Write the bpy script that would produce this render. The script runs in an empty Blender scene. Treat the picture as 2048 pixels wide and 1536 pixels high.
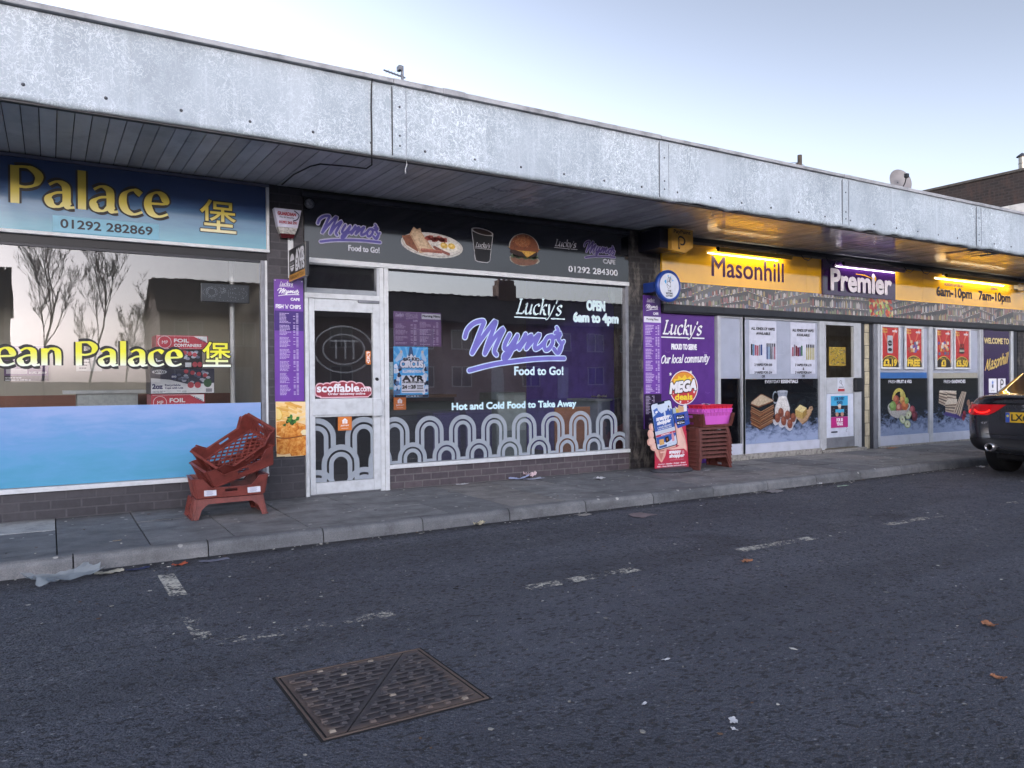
import bpy, bmesh, math, random
from mathutils import Vector, Matrix, noise
from mathutils.bvhtree import BVHTree
R = math.radians
random.seed(7)
SC = bpy.context.scene
COL = SC.collection

# ------------------------------------------------------------------ camera, sky, sun, exposure
YAW, PITCH, ROLL = R(31.2), R(-0.2), R(0.45)
fwd = Vector((math.sin(YAW)*math.cos(PITCH), math.cos(YAW)*math.cos(PITCH), math.sin(PITCH)))
rt = Vector((math.cos(YAW), -math.sin(YAW), 0))
dn = fwd.cross(rt)
r2 = rt*math.cos(ROLL) + dn*math.sin(ROLL)
d2 = -rt*math.sin(ROLL) + dn*math.cos(ROLL)
cd = bpy.data.cameras.new('camera')
cam = bpy.data.objects.new('camera', cd)
COL.objects.link(cam)
cam.matrix_world = Matrix(((r2.x, -d2.x, -fwd.x, 0), (r2.y, -d2.y, -fwd.y, -7.8), (r2.z, -d2.z, -fwd.z, 1.17), (0, 0, 0, 1)))
cd.sensor_width = 36
cd.lens = 36*1527/2048
cd.clip_start = 0.05
cd.clip_end = 2000
SC.camera = cam

SUN_EL, SUN_ROT = R(4.0), R(205)
world = bpy.data.worlds.new('World')
SC.world = world
world.use_nodes = True
wn = world.node_tree
bg = wn.nodes['Background']
sky = wn.nodes.new('ShaderNodeTexSky')
sky.sky_type = 'NISHITA'
sky.sun_disc = False
sky.sun_elevation = SUN_EL
sky.sun_rotation = SUN_ROT
sky.air_density = 1.0
sky.dust_density = 3.0
sky.ozone_density = 1.5
hs = wn.nodes.new('ShaderNodeHueSaturation')
hs.inputs['Saturation'].default_value = 0.36
wn.links.new(sky.outputs[0], hs.inputs['Color'])
wb = wn.nodes.new('ShaderNodeMix')          # cool white balance
wb.data_type = 'RGBA'
wb.blend_type = 'MULTIPLY'
wb.inputs[0].default_value = 1.0
wb.inputs[7].default_value = (.92, .965, 1.165, 1)
wn.links.new(hs.outputs[0], wb.inputs[6])
# dusk: the sky behind the photographer is the bright side, it falls off to the right beyond the roofs
tcw = wn.nodes.new('ShaderNodeTexCoord')
dot = wn.nodes.new('ShaderNodeVectorMath')
dot.operation = 'DOT_PRODUCT'
dot.inputs[1].default_value = (-.50, -.20, -.85)
wn.links.new(tcw.outputs['Generated'], dot.inputs[0])
mr = wn.nodes.new('ShaderNodeMapRange')
mr.interpolation_type = 'SMOOTHSTEP'
mr.inputs['From Min'].default_value = -.87
mr.inputs['From Max'].default_value = -.50
mr.inputs['To Min'].default_value = .44
mr.inputs['To Max'].default_value = 1.15
wn.links.new(dot.outputs['Value'], mr.inputs['Value'])
wb2 = wn.nodes.new('ShaderNodeMix')
wb2.data_type = 'RGBA'
wb2.blend_type = 'MULTIPLY'
wb2.inputs[0].default_value = 1.0
wn.links.new(wb.outputs[2], wb2.inputs[6])
wn.links.new(mr.outputs[0], wb2.inputs[7])
wn.links.new(wb2.outputs[2], bg.inputs['Color'])
bg.inputs['Strength'].default_value = 0.15

sl = bpy.data.lights.new('sun', 'SUN')
sl.energy = 0.5
sl.angle = R(10)
sl.color = (1, .9, .8)
so = bpy.data.objects.new('sun', sl)
COL.objects.link(so)
sd = Vector((math.sin(SUN_ROT)*math.cos(SUN_EL), math.cos(SUN_ROT)*math.cos(SUN_EL), math.sin(SUN_EL)))
so.rotation_euler = sd.to_track_quat('Z', 'Y').to_euler()

vs = SC.view_settings
vs.view_transform = 'Standard'
vs.look = 'None'
vs.gamma = 1
vs.exposure = 2.55
SC.cycles.use_denoising = True
SC.cycles.max_bounces = 8
SC.cycles.transparent_max_bounces = 16
SC.cycles.sample_clamp_indirect = 6

# ------------------------------------------------------------------ materials
def lin(h):
    h = h.lstrip('#')
    c = [int(h[i:i+2], 16)/255 for i in (0, 2, 4)]
    return tuple(x/12.92 if x <= .04045 else ((x+.055)/1.055)**2.4 for x in c) + (1,)

class NT:
    """short node-tree writer"""
    def __init__(s, name):
        s.m = bpy.data.materials.new(name)
        s.m.use_nodes = True
        s.t = s.m.node_tree
        s.p = s.t.nodes['Principled BSDF']
        s.out = s.t.nodes['Material Output']
    def n(s, kind, **kw):
        nd = s.t.nodes.new('ShaderNode'+kind)
        for k, v in kw.items():
            if k.startswith('i_'):
                key = k[2:]
                key = int(key) if key.isdigit() else key.replace('_', ' ')
                if isinstance(v, bpy.types.NodeSocket):
                    s.t.links.new(v, nd.inputs[key])
                else:
                    nd.inputs[key].default_value = v
            else:
                setattr(nd, k, v)
        return nd
    def link(s, a, b):
        s.t.links.new(a, b)
    def coord(s, scale=(1, 1, 1), kind='Object'):
        tc = s.n('TexCoord')
        mp = s.n('Mapping')
        s.link(tc.outputs[kind], mp.inputs['Vector'])
        mp.inputs['Scale'].default_value = scale
        return mp.outputs[0]
    def noise(s, vec, scale, detail=4, rough=.55, dist=0):
        nd = s.n('TexNoise', i_Vector=vec)
        nd.inputs['Scale'].default_value = scale
        nd.inputs['Detail'].default_value = detail
        nd.inputs['Roughness'].default_value = rough
        nd.inputs['Distortion'].default_value = dist
        return nd.outputs['Fac']
    def ramp(s, fac, stops, interp='LINEAR'):
        r = s.n('ValToRGB', i_Fac=fac)
        cr = r.color_ramp
        cr.interpolation = interp
        while len(cr.elements) > 1:
            cr.elements.remove(cr.elements[-1])
        for i, (p, c) in enumerate(stops):
            e = cr.elements[0] if i == 0 else cr.elements.new(p)
            e.position = p
            e.color = c if len(c) == 4 else tuple(c)+(1,)
        return r.outputs['Color']
    def mix(s, fac, a, b, mode='MIX'):
        nd = s.n('Mix', data_type='RGBA', blend_type=mode)
        for sock, v in ((nd.inputs[0], fac), (nd.inputs[6], a), (nd.inputs[7], b)):
            if isinstance(v, bpy.types.NodeSocket):
                s.link(v, sock)
            else:
                sock.default_value = v
        return nd.outputs[2]
    def math(s, op, a, b=0.0):
        nd = s.n('Math', operation=op)
        for sock, v in ((nd.inputs[0], a), (nd.inputs[1], b)):
            if isinstance(v, bpy.types.NodeSocket):
                s.link(v, sock)
            else:
                sock.default_value = v
        return nd.outputs[0]
    def bump(s, h, strength, dist=.01):
        b = s.n('Bump', i_Height=h)
        b.inputs['Strength'].default_value = strength
        b.inputs['Distance'].default_value = dist
        s.link(b.outputs[0], s.p.inputs['Normal'])
    def base(s, c):
        if isinstance(c, bpy.types.NodeSocket):
            s.link(c, s.p.inputs['Base Color'])
        else:
            s.p.inputs['Base Color'].default_value = c
    def rough(s, v):
        if isinstance(v, bpy.types.NodeSocket):
            s.link(v, s.p.inputs['Roughness'])
        else:
            s.p.inputs['Roughness'].default_value = v

_mc = {}
def M(h, rough=.5, metal=0.0, var=.12, scale=6.0, bump=0.0, coat=0.0, spec=.5):
    """plain procedural surface: a colour broken up by noise grime"""
    key = (h, rough, metal, var, scale, bump, coat, spec)
    if key in _mc:
        return _mc[key]
    t = NT('surface_'+h.lstrip('#'))
    c = lin(h)
    v = t.coord()
    nz = t.noise(v, scale, 5, .6)
    dark = tuple(x*(1-2.2*var) for x in c[:3])+(1,)
    lite = tuple(min(1, x*(1+1.2*var)) for x in c[:3])+(1,)
    t.base(t.ramp(nz, [(.3, dark), (.5, c), (.72, lite)]))
    t.rough(rough)
    t.p.inputs['Metallic'].default_value = metal
    t.p.inputs['Specular IOR Level'].default_value = spec
    t.p.inputs['Coat Weight'].default_value = coat
    t.p.inputs['Coat Roughness'].default_value = .04
    if bump:
        t.bump(t.noise(v, scale*6, 4), bump)
    _mc[key] = t.m
    return t.m
def PR(h, gloss=.45):
    """printed vinyl ink"""
    return M(h, gloss, 0, .05, 9)
def emis(h, strength):
    t = NT('lit_tube')
    t.base((0, 0, 0, 1))
    t.p.inputs['Emission Color'].default_value = lin(h)
    t.p.inputs['Emission Strength'].default_value = strength
    return t.m
def glass_mat(name, refl, tint=(1, 1, 1, 1), dirt=.03, rough=0.0):
    t = NT(name)
    tr = t.n('BsdfTransparent', i_Color=tint)
    gl = t.n('BsdfGlossy', i_Roughness=rough)
    gl.inputs['Color'].default_value = (1, 1, 1, 1)
    v = t.coord((1, 1, 1))
    b = t.n('Bump', i_Height=t.noise(v, 1.3, 2))
    b.inputs['Strength'].default_value = .0012
    b.inputs['Distance'].default_value = .5
    t.link(b.outputs[0], gl.inputs['Normal'])
    fr = t.n('LayerWeight')
    fr.inputs['Blend'].default_value = .25
    fac = t.math('ADD', t.math('MULTIPLY', fr.outputs['Fresnel'], .6), refl)
    m1 = t.n('MixShader', i_0=fac, i_1=tr.outputs[0], i_2=gl.outputs[0])
    df = t.n('BsdfDiffuse')
    df.inputs['Color'].default_value = (.45, .45, .45, 1)
    dn_ = t.math('MULTIPLY', t.noise(t.coord((1, 1, .35)), 5, 8, .7), dirt*2)
    m2 = t.n('MixShader', i_0=dn_, i_1=m1.outputs[0], i_2=df.outputs[0])
    t.link(m2.outputs[0], t.out.inputs['Surface'])
    return t.m

def sum_xy(t):
    """vector (x+y, z, 0) so brick courses run round corners"""
    tc = t.n('TexCoord')
    sp = t.n('SeparateXYZ', i_0=tc.outputs['Object'])
    cb = t.n('CombineXYZ')
    t.link(t.math('ADD', sp.outputs[0], sp.outputs[1]), cb.inputs[0])
    t.link(sp.outputs[2], cb.inputs[1])
    return cb.outputs[0]
def brick_mat(name, c1, c2, mortar, rough=.6, bw=.225, bh=.0785, wear=None, ms=.008):
    t = NT(name)
    v = sum_xy(t)
    bt = t.n('TexBrick', i_Vector=v)
    bt.inputs['Scale'].default_value = 1
    bt.inputs['Brick Width'].default_value = bw
    bt.inputs['Row Height'].default_value = bh
    bt.inputs['Mortar Size'].default_value = ms
    bt.inputs['Mortar Smooth'].default_value = .3
    bt.inputs['Color1'].default_value = lin(c1)
    bt.inputs['Color2'].default_value = lin(c2)
    bt.inputs['Mortar'].default_value = lin(mortar)
    o = t.coord()
    nz = t.noise(o, 14, 6, .65)
    c = t.mix(.55, bt.outputs['Color'], t.ramp(nz, [(.25, (.25, .25, .25)), (.75, (1, 1, 1))]), 'MULTIPLY')
    if wear:
        w = t.ramp(t.noise(t.coord((1, 1, .35)), 5.5, 7, .7), [(.50, (0, 0, 0)), (.62, (.9, .9, .9))])
        c = t.mix(w, c, lin(wear))
    t.base(c)
    t.rough(rough)
    h = t.math('ADD', t.math('MULTIPLY', bt.outputs['Fac'], -1.0), t.math('MULTIPLY', nz, .5))
    t.bump(h, .5, .008)
    return t.m

# ------------------------------------------------------------------ mesh builder
FONT_CACHE = {}
def font_mesh(s, spacing=1.0):
    key = (s, spacing)
    if key in FONT_CACHE:
        return FONT_CACHE[key]
    c = bpy.data.curves.new('lettering', 'FONT')
    c.body = s
    c.resolution_u = 4
    c.space_character = spacing
    c.align_x = 'CENTER'
    o = bpy.data.objects.new('lettering', c)
    COL.objects.link(o)
    dg = bpy.context.evaluated_depsgraph_get()
    me = bpy.data.meshes.new_from_object(o.evaluated_get(dg))
    vs_ = [(v.co.x, v.co.y) for v in me.vertices]
    fs = [tuple(p.vertices) for p in me.polygons]
    cnt = {}
    pk = [(round(a, 4), round(b, 4)) for a, b in vs_]
    for f in fs:
        for i in range(len(f)):
            k = frozenset((pk[f[i]], pk[f[(i+1) % len(f)]]))
            cnt[k] = cnt.get(k, 0)+1
    ed = [tuple(k) for k, n_ in cnt.items() if n_ == 1 and len(k) == 2]
    bpy.data.objects.remove(o)
    bpy.data.curves.remove(c)
    bpy.data.meshes.remove(me)
    FONT_CACHE[key] = (vs_, fs, ed)
    return FONT_CACHE[key]

def smooth_path(pts, n=6):
    if len(pts) < 3:
        return [tuple(p) for p in pts]
    out = []
    P = [pts[0]]+list(pts)+[pts[-1]]
    for i in range(1, len(P)-2):
        p0, p1, p2, p3 = P[i-1], P[i], P[i+1], P[i+2]
        for k in range(n):
            t = k/n
            out.append(tuple(.5*((2*b)+(-a+c)*t+(2*a-5*b+4*c-d)*t*t+(-a+3*b-3*c+d)*t**3) for a, b, c, d in zip(p0, p1, p2, p3)))
    out.append(tuple(pts[-1]))
    return out

class MB:
    L = .0007
    def __init__(s):
        s.v, s.f, s.mi, s.mats, s.sm = [], [], [], [], []
        s.smooth = False
        s.clip = None
        s.jit = 0
        s.frame()
    def frame(s, o=(0, -.004, 0), u=(1, 0, 0), v=(0, 0, 1), n=(0, -1, 0)):
        s.o, s.u, s.w, s.n = Vector(o), Vector(u).normalized(), Vector(v).normalized(), Vector(n).normalized()
        return s
    def m(s, mat):
        if mat not in s.mats:
            s.mats.append(mat)
        return s.mats.index(mat)
    def face(s, pts, mat):
        b = len(s.v)
        s.v += [Vector(p) for p in pts]
        s.f.append(tuple(range(b, b+len(pts))))
        s.mi.append(s.m(mat))
        s.sm.append(s.smooth)
    def grid(s, rows, mat, close_u=False, close_v=False):
        b = len(s.v)
        nr, nc = len(rows), len(rows[0])
        for r in rows:
            s.v += [Vector(p) for p in r]
        k = s.m(mat)
        for i in range(nr if close_v else nr-1):
            for j in range(nc if close_u else nc-1):
                a, c = (i+1) % nr, (j+1) % nc
                s.f.append((b+i*nc+j, b+i*nc+c, b+a*nc+c, b+a*nc+j))
                s.mi.append(k)
                s.sm.append(s.smooth)
    def hexa(s, p, mat):
        b = len(s.v)
        s.v += [Vector(q) for q in p]
        k = s.m(mat)
        for q in ((3, 2, 1, 0), (4, 5, 6, 7), (0, 1, 5, 4), (1, 2, 6, 5), (2, 3, 7, 6), (3, 0, 4, 7)):
            s.f.append(tuple(b+i for i in q))
            s.mi.append(k)
            s.sm.append(False)
        return s
    def box(s, x0, x1, y0, y1, z0, z1, mat, bev=0.0):
        if bev <= 0:
            return s.hexa([(x0, y0, z0), (x1, y0, z0), (x1, y1, z0), (x0, y1, z0), (x0, y0, z1), (x1, y0, z1), (x1, y1, z1), (x0, y1, z1)], mat)
        bm = bmesh.new()
        bmesh.ops.create_cube(bm, size=1)
        for v in bm.verts:
            v.co = Vector(((x0+x1)/2+v.co.x*(x1-x0), (y0+y1)/2+v.co.y*(y1-y0), (z0+z1)/2+v.co.z*(z1-z0)))
        bmesh.ops.bevel(bm, geom=bm.edges[:], offset=bev, segments=2, profile=.5, affect='EDGES')
        s.addbm(bm, mat)
        return s
    def addbm(s, bm, mat, mtx=None):
        b = len(s.v)
        bm.verts.index_update()
        for v in bm.verts:
            s.v.append(mtx @ v.co if mtx else v.co.copy())
        k = s.m(mat)
        for f in bm.faces:
            s.f.append(tuple(b+v.index for v in f.verts))
            s.mi.append(k)
            s.sm.append(s.smooth)
        bm.free()
    def prism(s, pts, off, mat):
        """closed outline pts (3D) extruded by the vector off"""
        off = Vector(off)
        a = [Vector(p) for p in pts]
        b = [p+off for p in a]
        s.face(a, mat)
        s.face(b[::-1], mat)
        for i in range(len(a)):
            j = (i+1) % len(a)
            s.face([a[i], b[i], b[j], a[j]], mat)
        return s
    def tube(s, pts, r, mat, n=8, cap=True):
        pts = [Vector(p) for p in pts]
        rs = r if isinstance(r, (list, tuple)) else [r]*len(pts)
        rows = []
        up = Vector((0, 0, 1))
        for i, p in enumerate(pts):
            d = (pts[min(i+1, len(pts)-1)]-pts[max(i-1, 0)]).normalized()
            x = d.cross(up)
            if x.length < .05:
                x = d.cross(Vector((1, 0, 0)))
            x.normalize()
            y = d.cross(x)
            rows.append([p+(x*math.cos(2*math.pi*k/n)+y*math.sin(2*math.pi*k/n))*rs[i] for k in range(n)])
        sm, s.smooth = s.smooth, True
        s.grid(rows, mat, close_u=True)
        s.smooth = sm
        if cap:
            s.face(rows[0][::-1], mat)
            s.face(rows[-1], mat)
        return s
    def lathe(s, prof, mat, o=(0, 0, 0), axis=(0, 0, 1), n=24, sx=1, sy=1):
        o, ax = Vector(o), Vector(axis).normalized()
        x = ax.orthogonal().normalized()
        y = ax.cross(x)
        rows = [[o+ax*h+(x*math.cos(2*math.pi*k/n)*sx+y*math.sin(2*math.pi*k/n)*sy)*r for k in range(n)] for r, h in prof]
        sm, s.smooth = s.smooth, True
        s.grid(rows, mat, close_u=True)
        s.smooth = sm
        return s
    # ---- flat print layers in the current frame
    def P(s, u, v, l):
        return s.o+s.u*u+s.w*v+s.n*(l*s.L)
    def poly(s, pts, mat, l=1):
        if s.clip:
            u0, v0, u1, v1 = s.clip
            for ax, lim, sg in ((0, u0, 1), (0, u1, -1), (1, v0, 1), (1, v1, -1)):
                out = []
                for i in range(len(pts)):
                    a, b = pts[i-1], pts[i]
                    ia, ib = (a[ax]-lim)*sg >= 0, (b[ax]-lim)*sg >= 0
                    if ia != ib:
                        t = (lim-a[ax])/(b[ax]-a[ax])
                        out.append((a[0]+(b[0]-a[0])*t, a[1]+(b[1]-a[1])*t))
                    if ib:
                        out.append(b)
                pts = out
                if len(pts) < 3:
                    return s
        s.face([s.P(a, b, l) for a, b in pts], mat)
        return s
    def rect(s, u0, v0, u1, v1, mat, l=1):
        return s.poly([(u0, v0), (u1, v0), (u1, v1), (u0, v1)], mat, l)
    def ell(s, cx, cy, rx, ry, mat, l=1, rot=0.0, n=24, a0=0, a1=360):
        c, q = math.cos(rot), math.sin(rot)
        pts = []
        k = n if a1-a0 >= 360 else n+1
        for i in range(k):
            a = R(a0+(a1-a0)*i/n)
            x, y = rx*math.cos(a), ry*math.sin(a)
            pts.append((cx+x*c-y*q, cy+x*q+y*c))
        return s.poly(pts, mat, l)
    def blob(s, cx, cy, rx, ry, mat, l=1, rot=0.0, n=26, amp=.12, seed=0):
        rnd = random.Random(seed)
        ph = [rnd.random()*6.28 for _ in range(4)]
        c, q = math.cos(rot), math.sin(rot)
        pts = []
        for i in range(n):
            a = 2*math.pi*i/n
            k = 1+amp*(math.sin(3*a+ph[0])*.5+math.sin(5*a+ph[1])*.35+math.sin(8*a+ph[2])*.25)
            x, y = rx*k*math.cos(a), ry*k*math.sin(a)
            pts.append((cx+x*c-y*q, cy+x*q+y*c))
        return s.poly(pts, mat, l)
    def ring(s, cx, cy, r0, r1, mat, l=1, a0=0, a1=360, n=20, ky=1.0):
        for i in range(n):
            a, b = R(a0+(a1-a0)*i/n), R(a0+(a1-a0)*(i+1)/n)
            s.poly([(cx+r0*math.cos(a), cy+ky*r0*math.sin(a)), (cx+r1*math.cos(a), cy+ky*r1*math.sin(a)),
                    (cx+r1*math.cos(b), cy+ky*r1*math.sin(b)), (cx+r0*math.cos(b), cy+ky*r0*math.sin(b))], mat, l)
        return s
    def rrect(s, u0, v0, u1, v1, r, mat, l=1, n=5):
        pts = []
        for cx, cy, a in ((u1-r, v1-r, 0), (u0+r, v1-r, 90), (u0+r, v0+r, 180), (u1-r, v0+r, 270)):
            for i in range(n+1):
                t = R(a+90*i/n)
                pts.append((cx+r*math.cos(t), cy+r*math.sin(t)))
        return s.poly(pts, mat, l)
    def star(s, cx, cy, r, mat, l=1, rot=0.0):
        return s.poly([(cx+(r if i % 2 == 0 else r*.42)*math.sin(i*math.pi/5+rot), cy+(r if i % 2 == 0 else r*.42)*math.cos(i*math.pi/5+rot)) for i in range(10)], mat, l)
    def stroke(s, pts, w, mat, l=1, nib=None, cap=True, n=6, wmin=.28):
        """ribbon of width w; nib=angle gives a broad pen"""
        p = smooth_path(pts, n)
        k = len(p)
        left, right = [], []
        for i in range(k):
            a, b = p[max(i-1, 0)], p[min(i+1, k-1)]
            dx, dy = b[0]-a[0], b[1]-a[1]
            q = math.hypot(dx, dy) or 1e-9
            nx, ny = -dy/q, dx/q
            h = w/2
            if nib is not None:
                h = w/2*max(wmin, abs(nx*math.cos(nib)+ny*math.sin(nib)))
            left.append((p[i][0]+nx*h, p[i][1]+ny*h))
            right.append((p[i][0]-nx*h, p[i][1]-ny*h))
        s.jit += 1
        base = l+(s.jit % 23)*.012
        for i in range(k-1):
            s.face([s.P(*left[i], base), s.P(*right[i], base), s.P(*right[i+1], base+.0002*i), s.P(*left[i+1], base+.0002*i)], mat)
        if cap:
            for q, off in ((p[0], .005), (p[-1], .007)):
                s.face([s.P(q[0]+w/2*math.cos(t*.6283), q[1]+w/2*math.sin(t*.6283), base+off) for t in range(10)], mat)
        return s
    def text(s, t, u0, v0, u1, v1, mat, l=1, bold=0.0, shear=0.0, out=None, slope=0.0, align='fit', spacing=1.0, arc=0.0):
        """font lettering fitted to the rectangle (or to its height, centred, left or right)"""
        vs_, fs, ed = font_mesh(t, spacing)
        if not vs_:
            return s
        a0, a1 = min(p[0] for p in vs_), max(p[0] for p in vs_)
        b0, b1 = min(p[1] for p in vs_), max(p[1] for p in vs_)
        sy = (v1-v0)/max(b1-b0, 1e-6)
        if align == 'fit':
            sx = (u1-u0)/max(a1-a0, 1e-6)
            ou = u0
        else:
            sx = min(sy, (u1-u0)/max(a1-a0, 1e-6))
            w = (a1-a0)*sx
            ou = {'c': (u0+u1)/2-w/2, 'l': u0, 'r': u1-w}[align]
        def tr(p):
            x, y = (p[0]-a0)*sx, (p[1]-b0)*sy
            xx = ou+x+shear*y
            return (xx, v0+y+slope*x-arc*((xx-(u0+u1)/2)**2))
        def outline(w, mt, ll):
            for i, (p, q) in enumerate(ed):
                p, q = tr(p), tr(q)
                dx, dy = q[0]-p[0], q[1]-p[1]
                d = math.hypot(dx, dy) or 1e-9
                nx, ny = -dy/d*w, dx/d*w
                ex, ey = dx/d*w*.5, dy/d*w*.5
                z = ll+(i % 11)*.03
                s.face([s.P(p[0]-ex+nx, p[1]-ey+ny, z), s.P(p[0]-ex-nx, p[1]-ey-ny, z), s.P(q[0]+ex-nx, q[1]+ey-ny, z), s.P(q[0]+ex+nx, q[1]+ey+ny, z)], mt)
        H = v1-v0
        if out:
            outline((bold+out[1])*H, out[0], l)
            for f in fs:
                s.face([s.P(*tr(vs_[i]), l+.35) for i in f], out[0])
            l += 1
        b = len(s.v)
        s.v += [s.P(*tr(p), l+.5) for p in vs_]
        k = s.m(mat)
        for f in fs:
            s.f.append(tuple(b+i for i in f))
            s.mi.append(k)
            s.sm.append(False)
        if bold:
            outline(bold*H, mat, l)
        return s
    def build(s, name, parent=None, loc=None, rz=0.0):
        me = bpy.data.meshes.new(name)
        me.from_pydata([tuple(v) for v in s.v], [], s.f)
        for mt in s.mats:
            me.materials.append(mt)
        me.polygons.foreach_set('material_index', s.mi)
        me.polygons.foreach_set('use_smooth', s.sm)
        me.update()
        o = bpy.data.objects.new(name, me)
        COL.objects.link(o)
        if parent:
            o.parent = parent
        if loc is not None:
            o.location = loc
            o.rotation_euler.z = rz
        return o

def tag(o, label, cat, group=None, kind=None):
    o['label'] = label
    o['category'] = cat
    if group:
        o['group'] = group
    if kind:
        o['kind'] = kind
    return o
def thing(name, label, cat, loc=(0, 0, 0), rz=0.0, group=None):
    o = bpy.data.objects.new(name, None)
    o.empty_display_size = .1
    COL.objects.link(o)
    o.location = loc
    o.rotation_euler.z = rz
    return tag(o, label, cat, group)
def struct(o):
    o['kind'] = 'structure'
    return o
def dup(root, loc, rot=None, label=None):
    r = root.copy()
    COL.objects.link(r)
    r.location = loc
    if rot is not None:
        r.rotation_euler = rot
    if label:
        r['label'] = label
    for ch in root.children:
        c = ch.copy()
        COL.objects.link(c)
        c.parent = r
        for g in ch.children:
            d = g.copy()
            COL.objects.link(d)
            d.parent = c
    return r
def flat(name, label, cat, mb, group=None):
    """a thing that is one mesh"""
    return tag(mb.build(name), label, cat, group)

# lettering drawn with a pen: single-line skeletons, x-height 1
GL = {
 'P': (1.08, [[(.15, 1.45), (.15, 0)], [(.15, 1.4), (.6, 1.42), (.9, 1.15), (.8, .8), (.5, .66), (.2, .68)]]),
 'a': (1.0, [[(.14, .85), (.4, 1.0), (.66, .86), (.7, .5), (.7, .2), (.78, .03), (.95, .04)], [(.68, .6), (.35, .55), (.12, .35), (.2, .08), (.45, .02), (.68, .25)]]),
 'l': (.46, [[(.2, 1.55), (.2, 0)]]),
 'c': (.88, [[(.76, .84), (.5, 1.0), (.2, .82), (.12, .48), (.22, .15), (.5, 0), (.8, .12)]]),
 'e': (.95, [[(.14, .52), (.45, .53), (.76, .58), (.68, .88), (.44, 1), (.2, .82), (.12, .48), (.24, .13), (.52, 0), (.84, .13)]]),
 'n': (1.0, [[(.15, 1), (.15, 0)], [(.15, .68), (.4, .98), (.68, .9), (.75, .6), (.75, 0)]]),
 'L': (.98, [[(.34, 1.45), (.16, .05)], [(.12, 1.42), (.52, 1.46)], [(-.02, .03), (.5, .03), (.8, .05), (.9, .32)]]),
 'u': (1.0, [[(.0, .92), (.16, 1), (.13, .35), (.25, .03), (.5, .08), (.72, .4)], [(.77, 1), (.73, .2), (.8, .03), (.95, .12)]]),
 'k': (.92, [[(.05, 1.5), (.2, 1.55), (.14, 0)], [(.8, .93), (.6, 1.0), (.35, .75), (.2, .5)], [(.2, .5), (.45, .48), (.62, .1), (.9, .03)]]),
 'y': (.95, [[(.05, .95), (.16, .98), (.3, .15), (.4, .03)], [(.85, 1), (.6, .25), (.3, -.38), (.0, -.5)]]),
 "'": (.22, [[(.14, 1.5), (.06, 1.15)]]),
 's': (.78, [[(.68, .86), (.42, 1), (.15, .8), (.3, .56), (.58, .4), (.6, .16), (.36, 0), (.06, .12)]]),
 'O': (1.3, [[(.65, 1.45), (.2, 1.2), (.08, .7), (.26, .12), (.65, 0), (1.05, .3), (1.17, .9), (.95, 1.35), (.6, 1.48), (.42, 1.25)]]),
 'r': (.66, [[(.15, 1), (.15, 0)], [(.15, .6), (.36, .95), (.6, .92)]]),
 'o': (.98, [[(.5, 1), (.18, .8), (.12, .4), (.3, .03), (.62, .05), (.82, .4), (.74, .85), (.5, 1)]]),
 'm': (1.4, [[(.12, 1), (.12, 0)], [(.12, .68), (.35, .98), (.55, .85), (.6, 0)], [(.6, .68), (.85, .98), (1.05, .85), (1.1, .1), (1.25, .03)]]),
 'i': (.4, [[(.2, 1), (.2, 0)], [(.21, 1.32), (.22, 1.44)]]),
 't': (.6, [[(.27, 1.4), (.22, .2), (.35, .02), (.55, .08)], [(.02, 1), (.55, 1)]]),
 'M': (1.7, [[(.05, 0), (.4, 1.45)], [(.4, 1.45), (.72, .1)], [(.72, .1), (1.2, 1.45)], [(1.2, 1.45), (1.32, .1), (1.5, .0)]]),
 'h': (1.0, [[(.15, 1.55), (.15, 0)], [(.15, .68), (.4, .98), (.68, .9), (.75, .6), (.75, 0)]]),
 ' ': (.55, []),
}
def pen(mb, s, u0, u1, base, xh, w, mat, l=1, nib=None, shear=0.0, out=None, slope=0.0, cap=False, wmin=.28):
    tot = sum(GL[c][0] for c in s)
    sx = (u1-u0)/tot
    for ps in ((1, 0) if out else (0,)):
        x = 0.0
        for c in s:
            adv, sts = GL[c]
            for st in sts:
                pts = [(u0+(x+a)*sx+shear*b*xh, base+b*xh+slope*(x+a)*sx) for a, b in st]
                if ps:
                    if nib is not None:
                        mb.stroke(pts, w+out[1], out[0], l, nib, False, wmin=wmin+out[1]/w*.8)
                    else:
                        mb.stroke(pts, w+out[1], out[0], l)
                else:
                    mb.stroke(pts, w, mat, l+(1 if out else 0), nib, cap, wmin=wmin)
            x += adv
MY = [[(0.023,0.298),(0.048,0.363),(0.112,0.417),(0.192,0.433),(0.172,0.376),(0.131,0.279),(0.085,0.169)],[(0.085,0.169),(0.171,0.288),(0.298,0.437),(0.272,0.352),(0.226,0.246),(0.2,0.166)],[(0.2,0.166),(0.282,0.291),(0.375,0.378),(0.333,0.292),(0.289,0.194),(0.306,0.159)],[(0.432,0.33),(0.389,0.253),(0.384,0.209),(0.431,0.223),(0.505,0.323)],[(0.505,0.323),(0.462,0.223),(0.414,0.142),(0.375,0.124),(0.383,0.16),(0.446,0.201),(0.531,0.251),(0.585,0.334)],[(0.585,0.334),(0.552,0.27),(0.522,0.211)],[(0.522,0.211),(0.574,0.279),(0.644,0.327),(0.611,0.262),(0.589,0.216)],[(0.589,0.216),(0.66,0.29),(0.721,0.338),(0.682,0.264),(0.676,0.213),(0.725,0.232),(0.77,0.275)],[(0.848,0.327),(0.798,0.312),(0.767,0.256),(0.78,0.206),(0.819,0.22),(0.853,0.276),(0.842,0.324)],[(0.842,0.313),(0.881,0.319),(0.933,0.352),(0.91,0.305),(0.943,0.25),(0.908,0.18),(0.864,0.216)],[(0.914,0.212),(0.966,0.283)],[(0.894,0.403),(0.91,0.375),(0.876,0.356)],[(0.059,0.026),(0.219,0.065),(0.383,0.093),(0.702,0.127),(0.97,0.134)]]
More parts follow.
